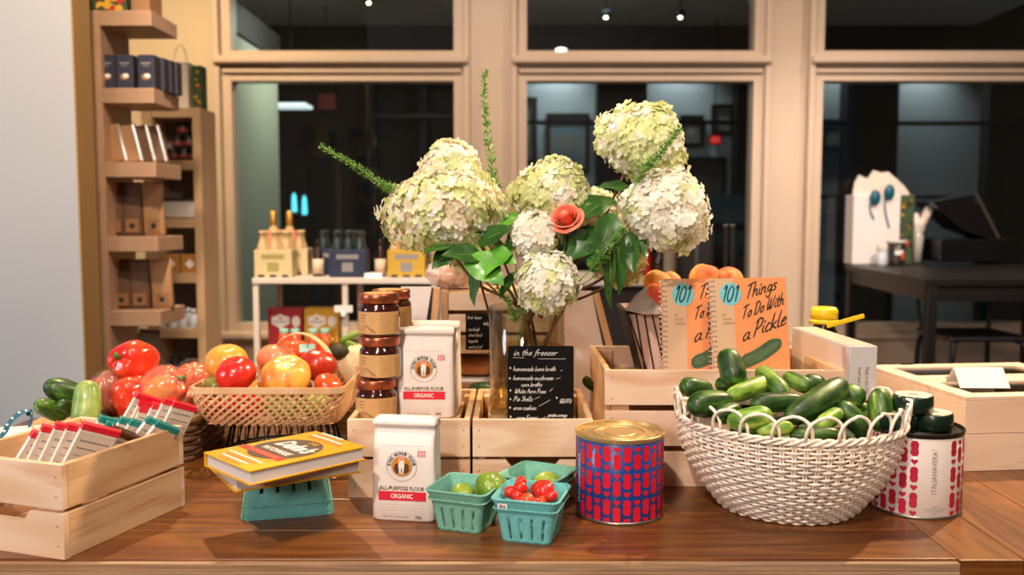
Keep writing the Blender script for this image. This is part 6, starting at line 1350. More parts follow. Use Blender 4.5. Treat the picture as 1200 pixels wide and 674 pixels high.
spiral_book2('orange spiral cookbook with pickle picture, left one, half covered by its twin', (777, 440), (870, 440), (769, 327), 1.775)
spiral_book2('orange spiral cookbook with pickle picture, right one, fully visible', (836, 440), (926, 438), (827, 327), 1.745)
# peaches
pc0 = Vector((X(812, 1.93, 400), 1.96, ZR)); t = thing('wire_basket', 'black wire basket lined with crumpled paper holding peaches behind the orange books', 'basket', pc0); zrim = P(740, 363, 1.93).z - ZR; wtop = .155; wbot = .12
flat('liner_gray', 'a79a92', .75, bump=.4, bscale=30); flat('liner_pink', 'dcc0b8', .75, bump=.5, bscale=25)
def rct(w, d, z): return [Vector((x, y, z)) for x, y in ((-w, -d), (w, -d), (w, d), (-w, d))]
xw0 = X(737, 1.85, 363) - pc0.x; xb0 = X(757, 1.85, 425) - pc0.x; wtop = -xw0; wbot = -xb0
for nm, w_, z_, rr in (('top_ring', wtop, zrim, .0032), ('base_ring', wbot, .004, .0034)):
    b = MB(); q = rct(w_, w_ * .62, z_); b.tube([q[i].lerp(q[(i + 1) % 4], f) for i in range(4) for f in (0.02, .5, .98)], rr, 'wire_black', 6, closed=True); b.build(nm, t)
b = MB(); q0 = rct(wtop, wtop * .62, zrim); q1 = rct(wbot, wbot * .62, .004)
for i in range(4):
    for k in range(18):
        f = k / 18; s = (.05, -.03, .0)[k % 3]; b.tube([q0[i].lerp(q0[(i + 1) % 4], f), q1[i].lerp(q1[(i + 1) % 4], min(1, max(0, f + s)))], .0017, 'wire_black', 5)
b.build('wires', t)
b = MB(); qa = rct(wtop - .007, wtop * .62 - .007, zrim + .003); qm = rct((wtop + wbot) / 2 - .008, (wtop + wbot) * .31 - .008, zrim / 2); qc = rct(wbot - .008, wbot * .62 - .008, .006)
vs = qa + qm + qc; b.add(vs, [[0, 1, 5, 4], [1, 2, 6, 5], [2, 3, 7, 6], [3, 0, 4, 7], [4, 5, 9, 8], [5, 6, 10, 9], [6, 7, 11, 10], [7, 4, 8, 11], [8, 9, 10, 11]], 'liner_pink', False)
o = b.build('paper_liner', t); md = o.modifiers.new('thick', 'SOLIDIFY'); md.thickness = .0012; md.offset = 0
# a corner of the liner folded out into a peaked flap
b = MB(); a1 = P(732, 363, 1.84) - pc0; a2 = P(776, 368, 1.83) - pc0; pk_ = P(757, 336, 1.87) - pc0; a3 = P(745, 345, 1.93) - pc0; a4 = P(782, 350, 1.90) - pc0
b.add([a1, a2, pk_, a3, a4, (a1 + a2) / 2 + Vector((0, -.006, -.004))], [[0, 5, 2], [5, 1, 2], [0, 2, 3], [2, 1, 4], [2, 4, 3]], 'liner_gray', False); o = b.build('folded_flap', t); md = o.modifiers.new('thick', 'SOLIDIFY'); md.thickness = .002
def peach(label, px, py, Z, rpx):
    r = px2m(rpx, Z); t = thing('peach', label, 'peach', on(px, py, Z, r, .94)); t.rotation_euler = (RND.uniform(-.5, .5), RND.uniform(-.5, .5), RND.uniform(0, 6)); b = MB()
    def fn(d, a, th): aa = (a + pi) % (2 * pi) - pi; return 1 - .07 * math.exp(-(aa / .18) ** 2) * sin(th) - .12 * max(0, d.z - .9) / .1
    b.ball((0, 0, r * .94), r, 'peach_skin', 40, 24, fn=fn, scale=(1, 1, .94)); b.build('flesh', t); b = MB(); b.tube([(0, 0, r * 1.70), (.001, 0, r * 1.76)], r * .08, 'stem_brown', 6); b.build('stem', t)
for a_ in (('peach at the left end above the wire basket, below its neighbours', 765, 331, 1.92, 17), ('low peach behind the left spiral book top edge', 768, 347, 1.88, 17), ('peach behind the left spiral book, second from left', 789, 332, 1.98, 16), ('highest peach, behind the gap between the spiral books', 822, 326, 1.95, 19), ('rightmost peach above the right spiral book', 860, 328, 1.95, 18.5), ('peach hidden behind the right spiral book, under the highest one', 840, 355, 1.95, 18), ('peach hidden behind the left spiral book', 800, 358, 1.94, 18)): peach(*a_)

# ------------------------------------------------------------------ long clear-topped box and yellow-capped bottle
flat('box_pale', 'c4bfc0', .45); flat('box_side_pink', 'dcc3b4', .35, coat=.3); flat('yellow_plastic', 'e8c81c', .35, coat=.3); flat('bottle_brown', '1f1410', .2, coat=.5)
n0 = P(992, 455, 1.68); n1 = P(1025, 455, 1.68); zt5 = P(1025, 406, 1.68).z; fa = P(942, 389, 1.98); wbx = n1.x - n0.x; zb5 = T + .0
t = thing('long_carton', 'long pale carton with wrapped top standing at the right of the big crate', 'carton', ((n0.x + n1.x) / 2, 1.68, T + 0)); 
sk = Matrix.Rotation(R(3), 4, 'Z')
hb5 = zt5 - T; dB = .30
b = MB(); b.T = sk; b.box((.004, dB / 2, hb5 / 2), (wbx, dB, hb5), 'box_pale', bev=.0015); b.build('carton', t)
b = MB(); b.T = sk; b.box((.004 - wbx / 2 - .0006, dB / 2, hb5 - .05), (.0008, dB - .01, .09), 'box_side_pink'); b.box((.004, dB / 2, hb5 + .0006), (wbx - .006, dB - .01, .0008), 'box_side_pink'); b.build('wrap', t)
b = MB(); b.T = sk; fn0 = plane_fn((.004, -.0002, 0), (1, 0, 0), (0, 0, 1))
def vt(u, v): return fn0(v, hb5 - .035 - u)
put_text(b, 'Made in the USA', vt, 'label_line', .03, .004, .05, .008, 0); put_text(b, 'fresh and salted', vt, 'label_line', .03, -.010, .05, .007, 0); b.build('lettering', t)
py0 = P(971, 378, 2.02); t = thing('squeeze_bottle', 'dark bottle with yellow cap and yellow spout strap behind the long carton', 'bottle', (py0.x, 2.05, T)); hq = py0.z - T; b = MB(); b.lathe([(.03, 0), (.032, .005), (.032, hq - .03), (.022, hq - .008), (.022, hq)], 'bottle_brown', 28); b.build('bottle', t)
b = MB(); b.lathe([(.027, hq + .006), (.0305, hq + .008), (.0305, hq + .026), (.026, hq + .032), (.001, hq + .032)], 'yellow_plastic', 32); b.lathe([(.024, hq - .006), (.0325, hq - .005), (.0325, hq + .003), (.024, hq + .006)], 'yellow_plastic', 32); b.build('cap', t)
b = MB(); b.beam((-.005, -.033, hq - .008), (.078, -.036, hq + .016), .004, .010, 'yellow_plastic', bev=.0012); b.build('strap', t)

# ------------------------------------------------------------------ wooden window boxes at right
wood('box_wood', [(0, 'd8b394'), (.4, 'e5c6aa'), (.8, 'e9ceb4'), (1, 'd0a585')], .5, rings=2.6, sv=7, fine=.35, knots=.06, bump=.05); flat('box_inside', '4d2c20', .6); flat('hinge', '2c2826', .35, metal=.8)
pB = G(1128, 553); angB = R(6)
hb_ = P(1138, 465, pB.y).z - T; hh = hb_ / 2 - .0006
def winbox(label, v0, v1, z, hgt, lid):
    d = v1 - v0; w_ = .40; t = thing('window_box', label, 'box', (pB.x, pB.y, T + z), angB); t.location += Vector((cos(angB + pi / 2), sin(angB + pi / 2), 0)) * v0; b = MB(); th_ = .009
    b.box((w_ / 2, th_ / 2, hgt / 2), (w_, th_, hgt - .0005), 'box_wood', bev=.0012); b.box((w_ / 2, d - th_ / 2 - .0005, hgt / 2), (w_, th_, hgt - .0005), 'box_wood', bev=.0012)
    b.box((th_ / 2, d / 2, hgt / 2), (th_, d - 2 * th_ - .001, hgt - .0005), 'box_wood', bev=.0012); b.box((w_ - th_ / 2, d / 2, hgt / 2), (th_, d - 2 * th_ - .001, hgt - .0005), 'box_wood', bev=.0012); b.build('walls', t)
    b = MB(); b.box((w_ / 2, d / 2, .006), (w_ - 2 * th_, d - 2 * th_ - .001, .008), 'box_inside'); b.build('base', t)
    if lid:
        b = MB(); fr = .040; zz = hgt + .004
        for (cx, cy, sx, sy) in ((w_ / 2, fr / 2, w_, fr), (w_ / 2, d - fr / 2 - .0005, w_, fr), (fr / 2, d / 2, fr, d - 2 * fr - .001), (w_ - fr / 2, d / 2, fr, d - 2 * fr - .001)): b.box((cx, cy, zz), (sx, sy, .008), 'box_wood', bev=.0008)
        l_ = b.build('lid', t); b = MB(); b.box((w_ / 2, d / 2, zz - .001), (w_ - 2 * fr - .001, d - 2 * fr - .002, .002), 'clear_glass'); b.build('pane', l_)
        b = MB(); b.box((.10, d - .003, zz + .006), (.030, .010, .004), 'hinge', bev=.001); b.build('hinge', l_)
    return t
winbox('lower pale wooden box at the right, front one, under the lidded box', 0, .205, 0, hh, False); winbox('lower pale wooden box at the right, rear one', .2065, .40, 0, hh, False)
winbox('upper wooden window box at the right with white tent card on its lid', 0, .205, hh + .0005, hh - .008, True); winbox('upper wooden window box at the right, rear one with dark glass pane', .2065, .40, hh + .0005, hh - .008, True)
zl_ = T + hb_ + .0006; pcd = G(1143, 458, zl_)
def card_at(): 
    t = thing('tent_card', 'folded blank white tent card on the upper right wooden box', 'card', (pcd.x + .035, pcd.y + .06, zl_), angB + R(-8)); b = MB(); h_ = .040; w_ = .105
    for s in (-1, 1): b.add([(-w_ / 2, 0, h_), (w_ / 2, 0, h_), (w_ / 2, s * .036, .001), (-w_ / 2, s * .036, .001), (-w_ / 2, .0012 * s, h_ - .0016), (w_ / 2, .0012 * s, h_ - .0016), (w_ / 2, s * .0345, .001), (-w_ / 2, s * .0345, .001)], [[0, 1, 2, 3], [4, 7, 6, 5], [0, 3, 7, 4], [1, 5, 6, 2], [3, 2, 6, 7], [0, 4, 5, 1]], 'card_white', False)
    b.build('card', t)
card_at()

# ------------------------------------------------------------------ things behind the flower vase
mottled('bread_crust', [(.3, 'a8652f'), (.5, 'c68a4c'), (.7, 'ddb077')], 16, .6, bump=.5); flat('sheet_white', 'd9d2cf', .7, bump=.2, bscale=12); flat('teal_leaf', '3f8a5a', .5, var=.2); flat('crate_back', 'd7ae84', .55, var=.06)
Zq = 2.06; xq0, xq1 = X(517, Zq, 400), X(654, Zq, 400); zq1 = P(600, 341, Zq).z; zq2 = P(600, 417, Zq).z; zq3 = P(600, 447, Zq).z
t = thing('bread_rack', 'pine slatted stand behind the flower vase holding bread', 'rack', ((xq0 + xq1) / 2, Zq + .10, T)); wq = xq1 - xq0; H4 = zq1 - T
for s in (-1, 1): b = MB(); b.box((s * (wq / 2 - .008), 0, H4 / 2), (.016, .19, H4), 'pine', bev=.002); b.build('side_panel', t)
n_ = 3; span = (zq1 - zq2) ; 
for k in range(n_): b = MB(); b.box((0, -.089, H4 - span * (k + .5) / n_), (wq - .034, .010, span / n_ - .009), 'pine_pale', bev=.001); b.build('slat', t)
b = MB(); b.box((0, 0, zq3 - T - .012), (wq - .034, .185, .010), 'pine'); b.build('shelf', t); b = MB(); b.box((0, .088, H4 * .5), (wq - .034, .010, H4 - .004), 'pine'); b.build('back_panel', t); b = MB(); b.box((0, -.089, (zq3 - T - .03) / 2), (wq - .034, .010, zq3 - T - .036), 'pine_pale'); b.build('front_panel', t)
b = MB(); b.box((0, 0, H4 - .006), (wq - .034, .165, .010), 'pine'); b.build('top_board', t)
b = MB(); b.box((0, 0, .004), (wq - .06, .15, .008), 'cap_white', bev=.003); single(b, 'bread_tray', 'white tray under the loaf inside the slatted pine stand', 'tray', ((xq0 + xq1) / 2, Zq + .095, zq3 - .0065))
t = thing('bread_loaf', 'brown crusty loaf on the white tray in the slatted stand', 'bread', (X(560, Zq, 435), Zq + .07, zq3 + .0025)); b = MB(); b.ball((0, 0, .022), .024, 'bread_crust', 28, 14, fn=lambda d, a, th: 1 + .05 * noise.noise(d * 4), scale=(3.2, 1.8, .9)); b.build('loaf', t)
b = MB(); [b.ball((x_, -.006, .042), .008, 'crate_back', 10, 6, M=RM(0, 0, .6), scale=(.7, 2.2, .25)) for x_ in (-.045, -.01, .025, .055)]; b.build('scores', t)
# price board on the stand
t = thing('price_board', 'small black chalk price board leaning on the slatted stand behind the vase', 'sign', (X(567, Zq - .03, 390), Zq - .02, P(567, 410, Zq - .02).z)); wv = px2m(44, 2.0); hv = px2m(43, 2.04); b = MB(); b.box((0, 0, hv / 2), (wv, .003, hv), 'board_black'); b.build('board', t)
b = MB(); b.box((0, .004, -.002), (wv + .008, .014, .004), 'pine'); b.build('ledge', t)
b = MB(); fn = plane_fn((-wv / 2, -.0018, 0), (1, 0, 0), (0, 0, 1))
for i, (s, x_) in enumerate((('fresh  loaves', .004), ('daily', .04), ('sourdough', .006), ('wheat sliced', .006), ('baguette', .006), ('country loaf', .006))): hand(b, s, fn, 'chalk', x_, hv - .012 - .0135 * i, .0075, .0007, .2, .8)
b.build('lettering', t)
# bagged bread on top
t = thing('bread_bag', 'brown bread in clear plastic bag on top of the slatted stand', 'bread', (X(533, Zq + .02, 330), Zq + .08, zq1 + .001)); b = MB(); b.ball((0, 0, .033), .036, 'bread_crust', 28, 14, fn=lambda d, a, th: 1 + .06 * noise.noise(d * 4), scale=(1.75, 1.5, .85)); b.build('loaf', t)
b = MB(); b.ball((0, 0, .036), .041, 'film_strong', 36, 20, fn=lambda d, a, th: 1 + .10 * noise.noise(d * 5) + .25 * max(0, d.z - .6), scale=(1.8, 1.45, .95)); b.build('plastic_bag', t)
# white A-shaped boards
def white_board(label, pts, Z, strut):
    c = P(*pts[0], Z); t = thing('canvas_sheet', label, 'sheet', (c.x, Z, T)); q = [P(*p, Z) - Vector((c.x, Z, T)) for p in pts]; b = MB()
    b.prism([(p.x, p.z) for p in q], -.002, .002, 'sheet_white'); b.build('sheet', t)
    for a_, b_, m in strut: bb = MB(); p1 = P(*a_, Z + .012) - Vector((c.x, Z, T)); p2 = P(*b_, Z + .012) - Vector((c.x, Z, T)); bb.beam(p1, p2, .016, .016 if m != 'black_metal' else .008, m, up=(0, 1, 0)); bb.build('strut', t)
Zs = 2.24
white_board('white canvas sheet on a slanting wooden strut right of the vase', [(640, 590), (745, 590), (693, 341), (655, 341)], Zs, (((698, 343), (762, 590), 'pine'), ((650, 343), (632, 590), 'pine')))
white_board('white canvas sheet with black edge and wooden strut left of the vase', [(455, 590), (455, 560), (470, 336), (506, 336), (445 + 25, 560)], Zs + .0, (((507, 337), (482, 590), 'black_metal'), ((512, 337), (492, 590), 'pine')))
white_board('grey-white triangular sheet with black cord beside the slatted stand', [(478, 590), (515, 590), (512, 372), (505, 365)], Zs + .03, (((503, 366), (516, 392), 'black_metal'),))
# small green leaves lying behind the vase
def leaf_mesh(L, w, m='leaf_green', droop=.25, fold=.18, n=10, wav=.0):
    b = MB(); vs = []; fs = []
    for i in range(n + 1):
        q = i / n; ww = w / 2 * (sin(pi * q ** .75) ** .85 if 0 < q < 1 else 0.02); x = L * q; z0 = -droop * L * q * q + wav * sin(q * 9) * L * .02
        for s in (-1, -.5, 0, .5, 1): vs.append(Vector((x, ww * s, z0 + abs(s) * ww * fold + wav * .12 * ww * sin(q * 14 + s * 3) * abs(s))))
    for i in range(n):
        for k in range(4): fs.append([i * 5 + k, i * 5 + 5 + k, i * 5 + 6 + k, i * 5 + 1 + k])
    b.add(vs, fs, m, True, [[(vs[j].x, vs[j].y) for j in f] for f in fs]); b.tube([(L * q, 0, -droop * L * q * q - .0006) for q in [i / n for i in range(n + 1)]], [.0012 * (1.1 - i / n) for i in range(n + 1)], 'leaf_vein', 5); return b
mottled('leaf_green', [(.3, '1d4216'), (.55, '2d5c1f'), (.8, '447a2c')], 25, .35, coat=.15, sss=.0); mottled('leaf_bright', [(.3, '3f8020'), (.55, '5da52e'), (.8, '7cc043')], 25, .35, coat=.1); flat('leaf_vein', '6a9a48', .5)
def leaf(parent, base, tip, w, m='leaf_green', roll=0, droop=.2, wav=.6, name='leaf'):
    base = Vector(base); tip = Vector(tip); d = tip - base; L = d.length; x = d.normalized(); up = Vector((0, -.55, .8)); y = up.cross(x)
    if y.length < .05: y = Vector((1, 0, 0))
    y.normalize(); z = x.cross(y); o = leaf_mesh(L, w, m, droop, .18, 10, wav).build(name, parent)
    M = Matrix((x, y, z)).transposed().to_4x4(); M = Matrix.Translation(base) @ M @ Matrix.Rotation(roll, 4, 'X'); o.matrix_local = M; return o
for k, (a_, b_) in enumerate((((548, 458), (574, 450)), ((684, 442), (694, 454)))):
    t = thing('leafy_sprig', 'green leaves lying on the crate edge just %s of the vase foot' % ('left', 'right')[k], 'leaves', P(*a_, 1.965 if k == 0 else 1.96))
    for j in range(3): leaf(t, (0, 0, 0), P(b_[0] + 4 * j - 4, b_[1] + 5 * j - 4, 1.965 - .015 * j) - t.location, .022, 'leaf_green', .4 * j)
# ------------------------------------------------------------------ glass vase with flowers
thin_glass('vase_glass', 'f3f3ec', .02, .07); flat('stem_wood', '7d5534', .6, var=.15); flat('stem_dark', '5a3524', .6, var=.15); flat('petal_core', 'dbdca4', .8)
m_, n__, l__, b__ = newmat('water'); b__.inputs['Base Color'].default_value = lin('e8d6a0'); b__.inputs['Transmission Weight'].default_value = 1; b__.inputs['IOR'].default_value = 1.2; b__.inputs['Roughness'].default_value = .02
out_ = [x for x in n__ if x.type == 'OUTPUT_MATERIAL'][0]; tr_ = n__.new('ShaderNodeBsdfTransparent'); tr_.inputs[0].default_value = lin('f0dfae'); mx_ = n__.new('ShaderNodeMixShader'); mx_.inputs[0].default_value = .22; l__.new(tr_.outputs[0], mx_.inputs[1]); l__.new(b__.outputs[0], mx_.inputs[2]); l__.new(mx_.outputs[0], out_.inputs[0])
Zv = 1.785; vx = X(617.5, Zv, 420); rv = px2m(44.5, Zv); vh = P(617, 358, Zv).z - ZC
tv = thing('glass_vase', 'clear cylinder vase of water and stems behind the black menu card', 'vase', (vx, Zv, ZC)); b = MB(); b.lathe([(.001, .001), (rv * .97, .001), (rv, .005), (rv, vh - .001), (rv - .001, vh), (rv - .003, vh - .001), (rv - .003, .010), (.001, .009)], 'vase_glass', 64); b.build('glass', tv)
hw_ = P(617, 405, Zv).z - ZC; b = MB(); b.lathe([(.001, .011), (rv - .0045, .011), (rv - .0045, hw_), (.001, hw_)], 'water', 64); b.build('water', tv)
def petal_mat(name, a, b_, c, k=.30):
    mottled(name, [(.3, a), (.5, b_), (.7, c)], 30, .6, spec=.3); nt = MATS[name].node_tree; p = nt.nodes['Principled BSDF']; out = [x for x in nt.nodes if x.type == 'OUTPUT_MATERIAL'][0]
    tl = nt.nodes.new('ShaderNodeBsdfTranslucent'); mx = nt.nodes.new('ShaderNodeMixShader'); mx.inputs[0].default_value = k; src = p.inputs['Base Color'].links[0].from_socket
    nt.links.new(src, tl.inputs[0]); nt.links.new(p.outputs[0], mx.inputs[1]); nt.links.new(tl.outputs[0], mx.inputs[2]); nt.links.new(mx.outputs[0], out.inputs[0])
petal_mat('petal_white', 'e9e3cc', 'f7f3e4', 'fdfbf2'); petal_mat('petal_lime', 'c6cd86', 'dde2a6', 'edf0c6'); petal_mat('petal_blush', 'efd8b4', 'f5e4c8', 'faf0dc')
def floret(b, c, n, s, m, rr):
    n = n.normalized(); x = n.orthogonal().normalized(); x = Matrix.Rotation(rr.uniform(0, 6.28), 3, n) @ x; y = n.cross(x)
    for k in range(4):
        a = k * pi / 2 + rr.uniform(-.12, .12); u = x * cos(a) + y * sin(a); v = n.cross(u); cup = rr.uniform(-.1, .4)
        pts = [c + n * .0003, c + u * s * .25 - v * s * .30 + n * s * .02, c + u * s * .60 - v * s * .46 + n * s * cup * .45, c + u * s * .92 - v * s * .30 + n * s * cup, c + u * s * 1.02 + n * s * cup, c + u * s * .92 + v * s * .30 + n * s * cup, c + u * s * .60 + v * s * .46 + n * s * cup * .45, c + u * s * .25 + v * s * .30 + n * s * .02]
        b.add(pts, [[0, 1, 2, 3, 4, 5, 6, 7]], m, True, [[(0, 0)] * 8])
def hydrangea(label, px, py, Z, wpx, hpx, mix, seed, tilt=0, foot=(0, 0), axis=None, stemm='stem_wood', cone=.25, leaves=(), fl=.0106, mid=None):
    rr = random.Random(seed); c = P(px, py, Z); rx_ = px2m(wpx / 2, Z); rz = px2m(hpx / 2, Z); t = thing('hydrangea', label, 'flower', (vx + foot[0], Zv + foot[1], ZC + .014)); o = Vector(t.location); ax = Matrix.Rotation(R(tilt), 4, 'Y')
    b = MB(); nfl = int(600 * (rx_ * rz) / (.06 * .06)) ; nfl = max(120, min(760, nfl))
    for i in range(nfl):
        zz = 1 - 2 * (i + .5) / nfl; th_ = i * 2.399963; rho = sqrt(1 - zz * zz); d = Vector((rho * cos(th_), rho * sin(th_), zz)); wdt = 1 - cone * d.z
        jit = 1 + .20 * noise.noise(d * 3.2 + Vector((seed, 0, 0))) + rr.choice((-.14, -.05, 0, .02, .05))
        p = Vector((d.x * rx_ * wdt, d.y * min(rx_, rz) * wdt, d.z * rz)) * jit; p = ax @ p; nn = (ax @ Vector((d.x, d.y, d.z * .8))) + Vector((rr.uniform(-.4, .4), rr.uniform(-.4, .4), rr.uniform(-.25, .45)))
        q = noise.noise(d * 1.8 + Vector((0, seed, 0))) + rr.uniform(-.35, .35) + (d.z * .2)
        m = mix[0] if q < mix[3] else mix[1] if q < mix[4] else mix[2]; floret(b, c - o + p, nn, fl * rr.uniform(.75, 1.15), m, rr)
    b.build('flower_head', t); b = MB(); b.ball(c - o, 1, 'petal_core', 20, 12, M=ax, scale=(rx_ * .78, min(rx_, rz) * .78, rz * .8)); b.build('flower_core', t)
    bot = ax @ Vector((0, 0, -rz * .8)); b = MB(); m1 = Vector(mid) if mid else None; e = c - o + bot; top = Vector((0 - foot[0] * 1.3, 0 - foot[1] * 1.3, hw_ + .05)) 
    pts = [Vector((0, 0, 0)), top] + ([P(*mid) - o] if mid else []) + [e, c - o]; pts = crom(pts, 6); b.tube(pts, [.0036 - .0012 * i / len(pts) for i in range(len(pts))], stemm, 7); b.build('stem', t)
    for (ba, ti, w_, m, ro, dr) in leaves: leaf(t, P(*ba) - o, P(*ti) - o, px2m(w_, Z), m, ro, dr)
    return t
W_, L3, B3 = 'petal_white', 'petal_lime', 'petal_blush'
hydrangea('cream hydrangea head at the top left of the bouquet, above the largest one', 528, 203, 1.80, 74, 72, (L3, W_, B3, -.12, .25), 1, 0, (.035, .01), cone=.35)
hydrangea('largest cream and lime hydrangea at the left of the bouquet', 518, 246, 1.76, 138, 86, (L3, W_, B3, -.02, .3), 2, -8, (.03, .02), cone=.05, mid=(556, 330, 1.76),
   leaves=(((560, 286, 1.73), (596, 262, 1.70), 28, 'leaf_green', .3, .2), ((530, 290, 1.73), (508, 312, 1.69), 22, 'leaf_green', -.4, .2), ((572, 296, 1.72), (602, 304, 1.68), 26, 'leaf_bright', .4, .2), ((536, 288, 1.72), (497, 286, 1.68), 26, 'leaf_green', .3, .3), ((566, 300, 1.72), (524, 292, 1.66), 30, 'leaf_green', -.3, .2), ((560, 310, 1.72), (552, 358, 1.69), 26, 'leaf_green', .9, .1), ((548, 300, 1.70), (590, 328, 1.66), 38, 'leaf_bright', .2, .2)))
hydrangea('lime green pointed hydrangea just left of the rose', 648, 224, 1.82, 88, 76, (L3, L3, W_, .15, .3), 3, 14, (-.01, .03), cone=.4, mid=(640, 320, 1.82), leaves=(((640, 268, 1.78), (668, 306, 1.72), 34, 'leaf_green', .2, .2), ((610, 250, 1.78), (584, 262, 1.72), 22, 'leaf_bright', .2, .2), ((618, 262, 1.76), (590, 292, 1.70), 24, 'leaf_green', .2, .2), ((600, 300, 1.78), (560, 262, 1.72), 24, 'leaf_green', .1, .2)))
hydrangea('small white hydrangea below the lime one, left of the rose', 627, 276, 1.74, 56, 54, (L3, W_, W_, -.35, .3), 4, 0, (-.02, -.02), cone=.1, mid=(632, 330, 1.76), leaves=(((600, 296, 1.72), (566, 312, 1.66), 26, 'leaf_bright', .4, .25), ((604, 318, 1.74), (584, 348, 1.70), 14, 'leaf_green', .2, .1)))
hydrangea('lowest white hydrangea hanging over the vase rim', 642, 331, 1.70, 68, 68, (L3, W_, W_, -.12, .3), 5, 0, (-.03, -.035), cone=.0, mid=(634, 372, 1.76))
hydrangea('tall cream and lime hydrangea at the top right of the bouquet', 754, 165, 1.82, 104, 84, (L3, L3, W_, -.15, .08), 6, 32, (-.035, .0), cone=.35, mid=(690, 290, 1.80),
   leaves=(((718, 232, 1.78), (672, 250, 1.72), 42, 'leaf_green', .2, .25), ((742, 222, 1.80), (704, 212, 1.76), 28, 'leaf_green', .1, .2), ((706, 268, 1.76), (664, 300, 1.70), 34, 'leaf_green', -.2, .2)))
hydrangea('big white hydrangea at the right of the bouquet', 780, 246, 1.76, 100, 88, (L3, W_, W_, -.4, .25), 7, 22, (-.04, .02), cone=.15, mid=(700, 330, 1.78), stemm='stem_dark',
   leaves=(((716, 262, 1.74), (712, 362, 1.66), 30, 'leaf_green', 1.1, .05), ((724, 262, 1.74), (728, 345, 1.68), 26, 'leaf_green', -.6, .05), ((736, 270, 1.74), (742, 320, 1.70), 22, 'leaf_green', .4, .05), ((744, 268, 1.76), (758, 302, 1.72), 16, 'leaf_green', .2, .1), ((700, 272, 1.74), (694, 318, 1.70), 26, 'leaf_green', .5, .05), ((720, 250, 1.74), (700, 300, 1.68), 32, 'leaf_green', -.4, .1)))
hydrangea('small yellowish hydrangea hidden behind the hanging green leaves', 724, 300, 1.90, 60, 66, (L3, L3, B3, .05, .2), 8, 0, (-.02, .04), cone=.1, mid=(680, 350, 1.86))
hydrangea('small white hydrangea behind the rose and dark leaves', 697, 248, 1.90, 56, 50, (L3, W_, W_, -.1, .3), 9, 0, (.0, .045), cone=.1, mid=(660, 330, 1.88))
hydrangea('lime hydrangea glimpsed under the largest left hydrangea', 553, 292, 1.92, 60, 50, (L3, L3, W_, .1, .3), 10, 0, (.02, .045), cone=.1, mid=(590, 350, 1.88))
# rose
flat('rose', 'f58468', .7, var=.1, vscale=60, sss=.1); rc = P(663, 255, 1.72); t = thing('rose', 'coral rose in the middle of the bouquet', 'flower', (vx, Zv - .01, ZC + .014)); o = Vector(t.location); b = MB(); M0 = Matrix.Translation(rc - o) @ RM(R(50), 0, R(-20)); k = px2m(1.3, 1.72)
for ringi, (nr_, r0, r1, hgt, op) in enumerate(((2, .6, 2, 13, .1), (3, 1.6, 3.6, 14, .15), (3, 3, 5.5, 15, .2), (4, 4.5, 8, 15, .35), (5, 6, 10.5, 14, .55), (5, 7.5, 14, 12, .8), (5, 9, 17, 9, 1.05))):
    for j in range(nr_):
        a0_ = 2 * pi * j / nr_ + ringi * .7; vs = []; fs = []
        for i in range(6):
            q = i / 5
            for s in range(7):
                ss = s / 6 * 2 - 1; a = a0_ + ss * (pi / nr_ * 1.35); r = (r0 + (r1 - r0) * q ** (1 + .4 * op)) * (1 - .1 * ss * ss * q); z = hgt * q - (abs(ss) ** 2.5) * 4 * q - (op * 4 * q ** 4) - 6; vs.append(M0 @ Vector((r * cos(a) * k, r * sin(a) * k, z * k)))
        for i in range(5):
            for s in range(6): fs.append([i * 7 + s, i * 7 + s + 1, i * 7 + 8 + s, i * 7 + 7 + s])
        b.add(vs, fs, 'rose', True)
b.T = M0; b.ball((0, 0, 2 * k), 1, 'rose', 14, 10, scale=(4.6 * k, 4.6 * k, 7 * k))
b.T = Matrix(); b.build('petals', t); b = MB(); b.tube(crom([(0, 0, 0), (.0, .01, hw_ + .04), P(655, 330, 1.76) - o, rc - o + Vector((0, .012, -.01))], 6), .0022, 'stem_green', 6); b.build('stem', t)
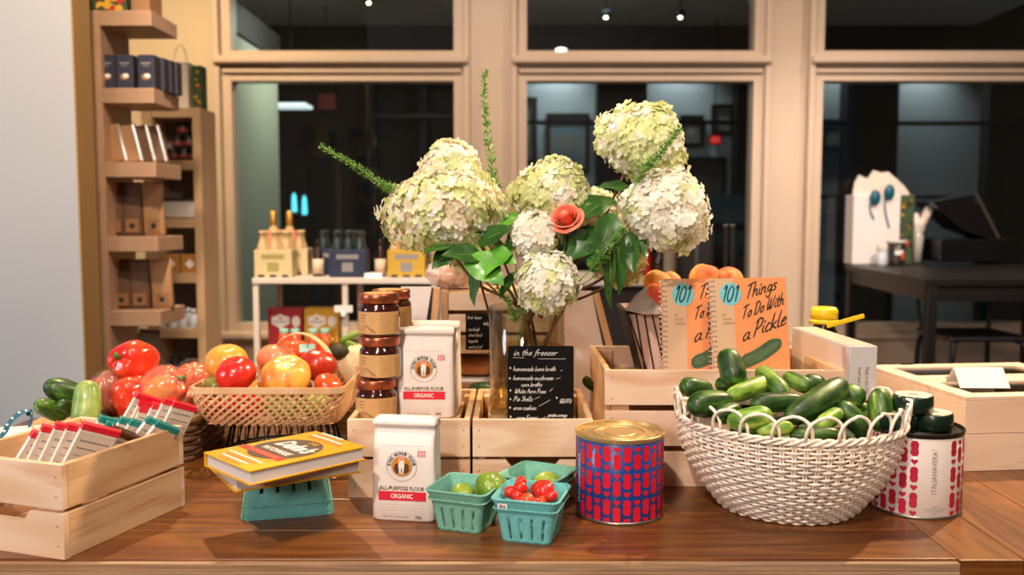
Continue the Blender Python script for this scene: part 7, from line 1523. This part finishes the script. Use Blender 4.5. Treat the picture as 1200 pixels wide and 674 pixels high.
# feathery sprigs
flat('sprig_green', '7fae52', .6, var=.15, vscale=90); flat('sprig_blue', '2d6f6a', .6, var=.1)
def sprig(label, pts, w0, w1, n=110, seed=1, m='sprig_green', foot=(0, 0), fr=0):
    rr = random.Random(seed); t = thing('foxtail_sprig', label, 'sprig', (vx + foot[0], Zv + foot[1], ZC + .014)); o = Vector(t.location); path = [Vector((0, 0, 0)), Vector((-foot[0], -foot[1], hw_ + .05))] + [P(*p) - o for p in pts]; cr = crom(path, 10)
    b = MB(); b.tube(cr, .0013, m, 5); b.build('stem', t); b = MB(); seg = cr[30:] if fr == 0 else cr[int(len(cr) * fr):]
    for i in range(n * 3):
        q = rr.random(); f = q * (len(seg) - 1); j = min(int(f), len(seg) - 2); p = seg[j].lerp(seg[j + 1], f - j); d = (seg[j + 1] - seg[j]).normalized(); x = d.orthogonal().normalized(); x = Matrix.Rotation(rr.uniform(0, 6.28), 3, d) @ x
        L = (w0 + (w1 - w0) * q) * rr.uniform(.8, 1.3); e = p + (x * .9 + d * .4) * L; s = d.cross(x).normalized() * L * .14; mm = p.lerp(e, .5)
        b.add([p, mm + s, e, mm - s], [[0, 1, 2, 3]], m, False, [[(0, 0)] * 4])
        if i % 2: e2 = mm + (x * .4 + d * .9) * L * .4; b.add([mm, mm.lerp(e2, .5) + s * .7, e2, mm.lerp(e2, .5) - s * .7], [[0, 1, 2, 3]], m, False, [[(0, 0)] * 4])
    b.build('foliage', t); return t
sprig('feathery green sprig pointing out to the upper left of the bouquet', [(545, 300, 1.76), (475, 232, 1.74), (450, 217, 1.74), (412, 192, 1.74), (376, 171, 1.74)], .017, .009, 120, 1, foot=(.04, .0))
sprig('feathery green sprig rising straight up left of centre', [(606, 320, 1.84), (586, 240, 1.86), (577, 200, 1.86), (571, 150, 1.86), (567, 110, 1.86), (569, 82, 1.86)], .020, .009, 130, 2, foot=(.01, .02))
sprig('feathery sprig crossing inside the bouquet beside the tall right hydrangea', [(700, 320, 1.74), (745, 215, 1.72), (775, 178, 1.70), (796, 150, 1.70)], .018, .010, 110, 3, foot=(-.04, -.01))
sprig('feathery sprig lying low in front of the hanging leaves', [(660, 345, 1.74), (690, 318, 1.70), (712, 292, 1.68), (730, 268, 1.68)], .018, .013, 80, 4, foot=(-.03, -.02))
sprig('bluish feathery sprig dipping into the vase at left', [(604, 372, 1.74), (594, 352, 1.73), (582, 334, 1.73), (572, 318, 1.73)], .014, .011, 90, 5, foot=(.01, -.03), fr=.25)
# extra bare stems
for k, (a_, b_, m) in enumerate((((600, 476), (556, 305), 'stem_wood'), ((650, 470), (588, 300), 'stem_dark'), ((612, 478), (690, 262), 'stem_wood'), ((596, 465), (672, 345), 'stem_wood'), ((640, 475), (612, 320), 'stem_dark'))):
    t = thing('twig', ['bare brown twig leaning to the left in the vase', 'thin dark twig leaning left, middle of the vase', 'brown twig leaning to the right behind the rose', 'brown twig leaning right just above the menu card', 'thin dark twig standing nearly upright in the vase'][k], 'twig', (vx, Zv, ZC)); o = Vector(t.location); za_ = Zv + (.02, -.02, .0, -.035, .03)[k]; b = MB()
    A_ = P(*a_, za_); B_ = P(*b_, Zv - .02); A_.x = max(vx - rv + .012, min(vx + rv - .012, A_.x)); A_.z = max(A_.z, ZC + .014); b.tube([A_ - o, (A_ + B_) / 2 - o + Vector((.002, 0, 0)), B_ - o], [.0036, .003, .0022], m, 7); b.build('stem', t)
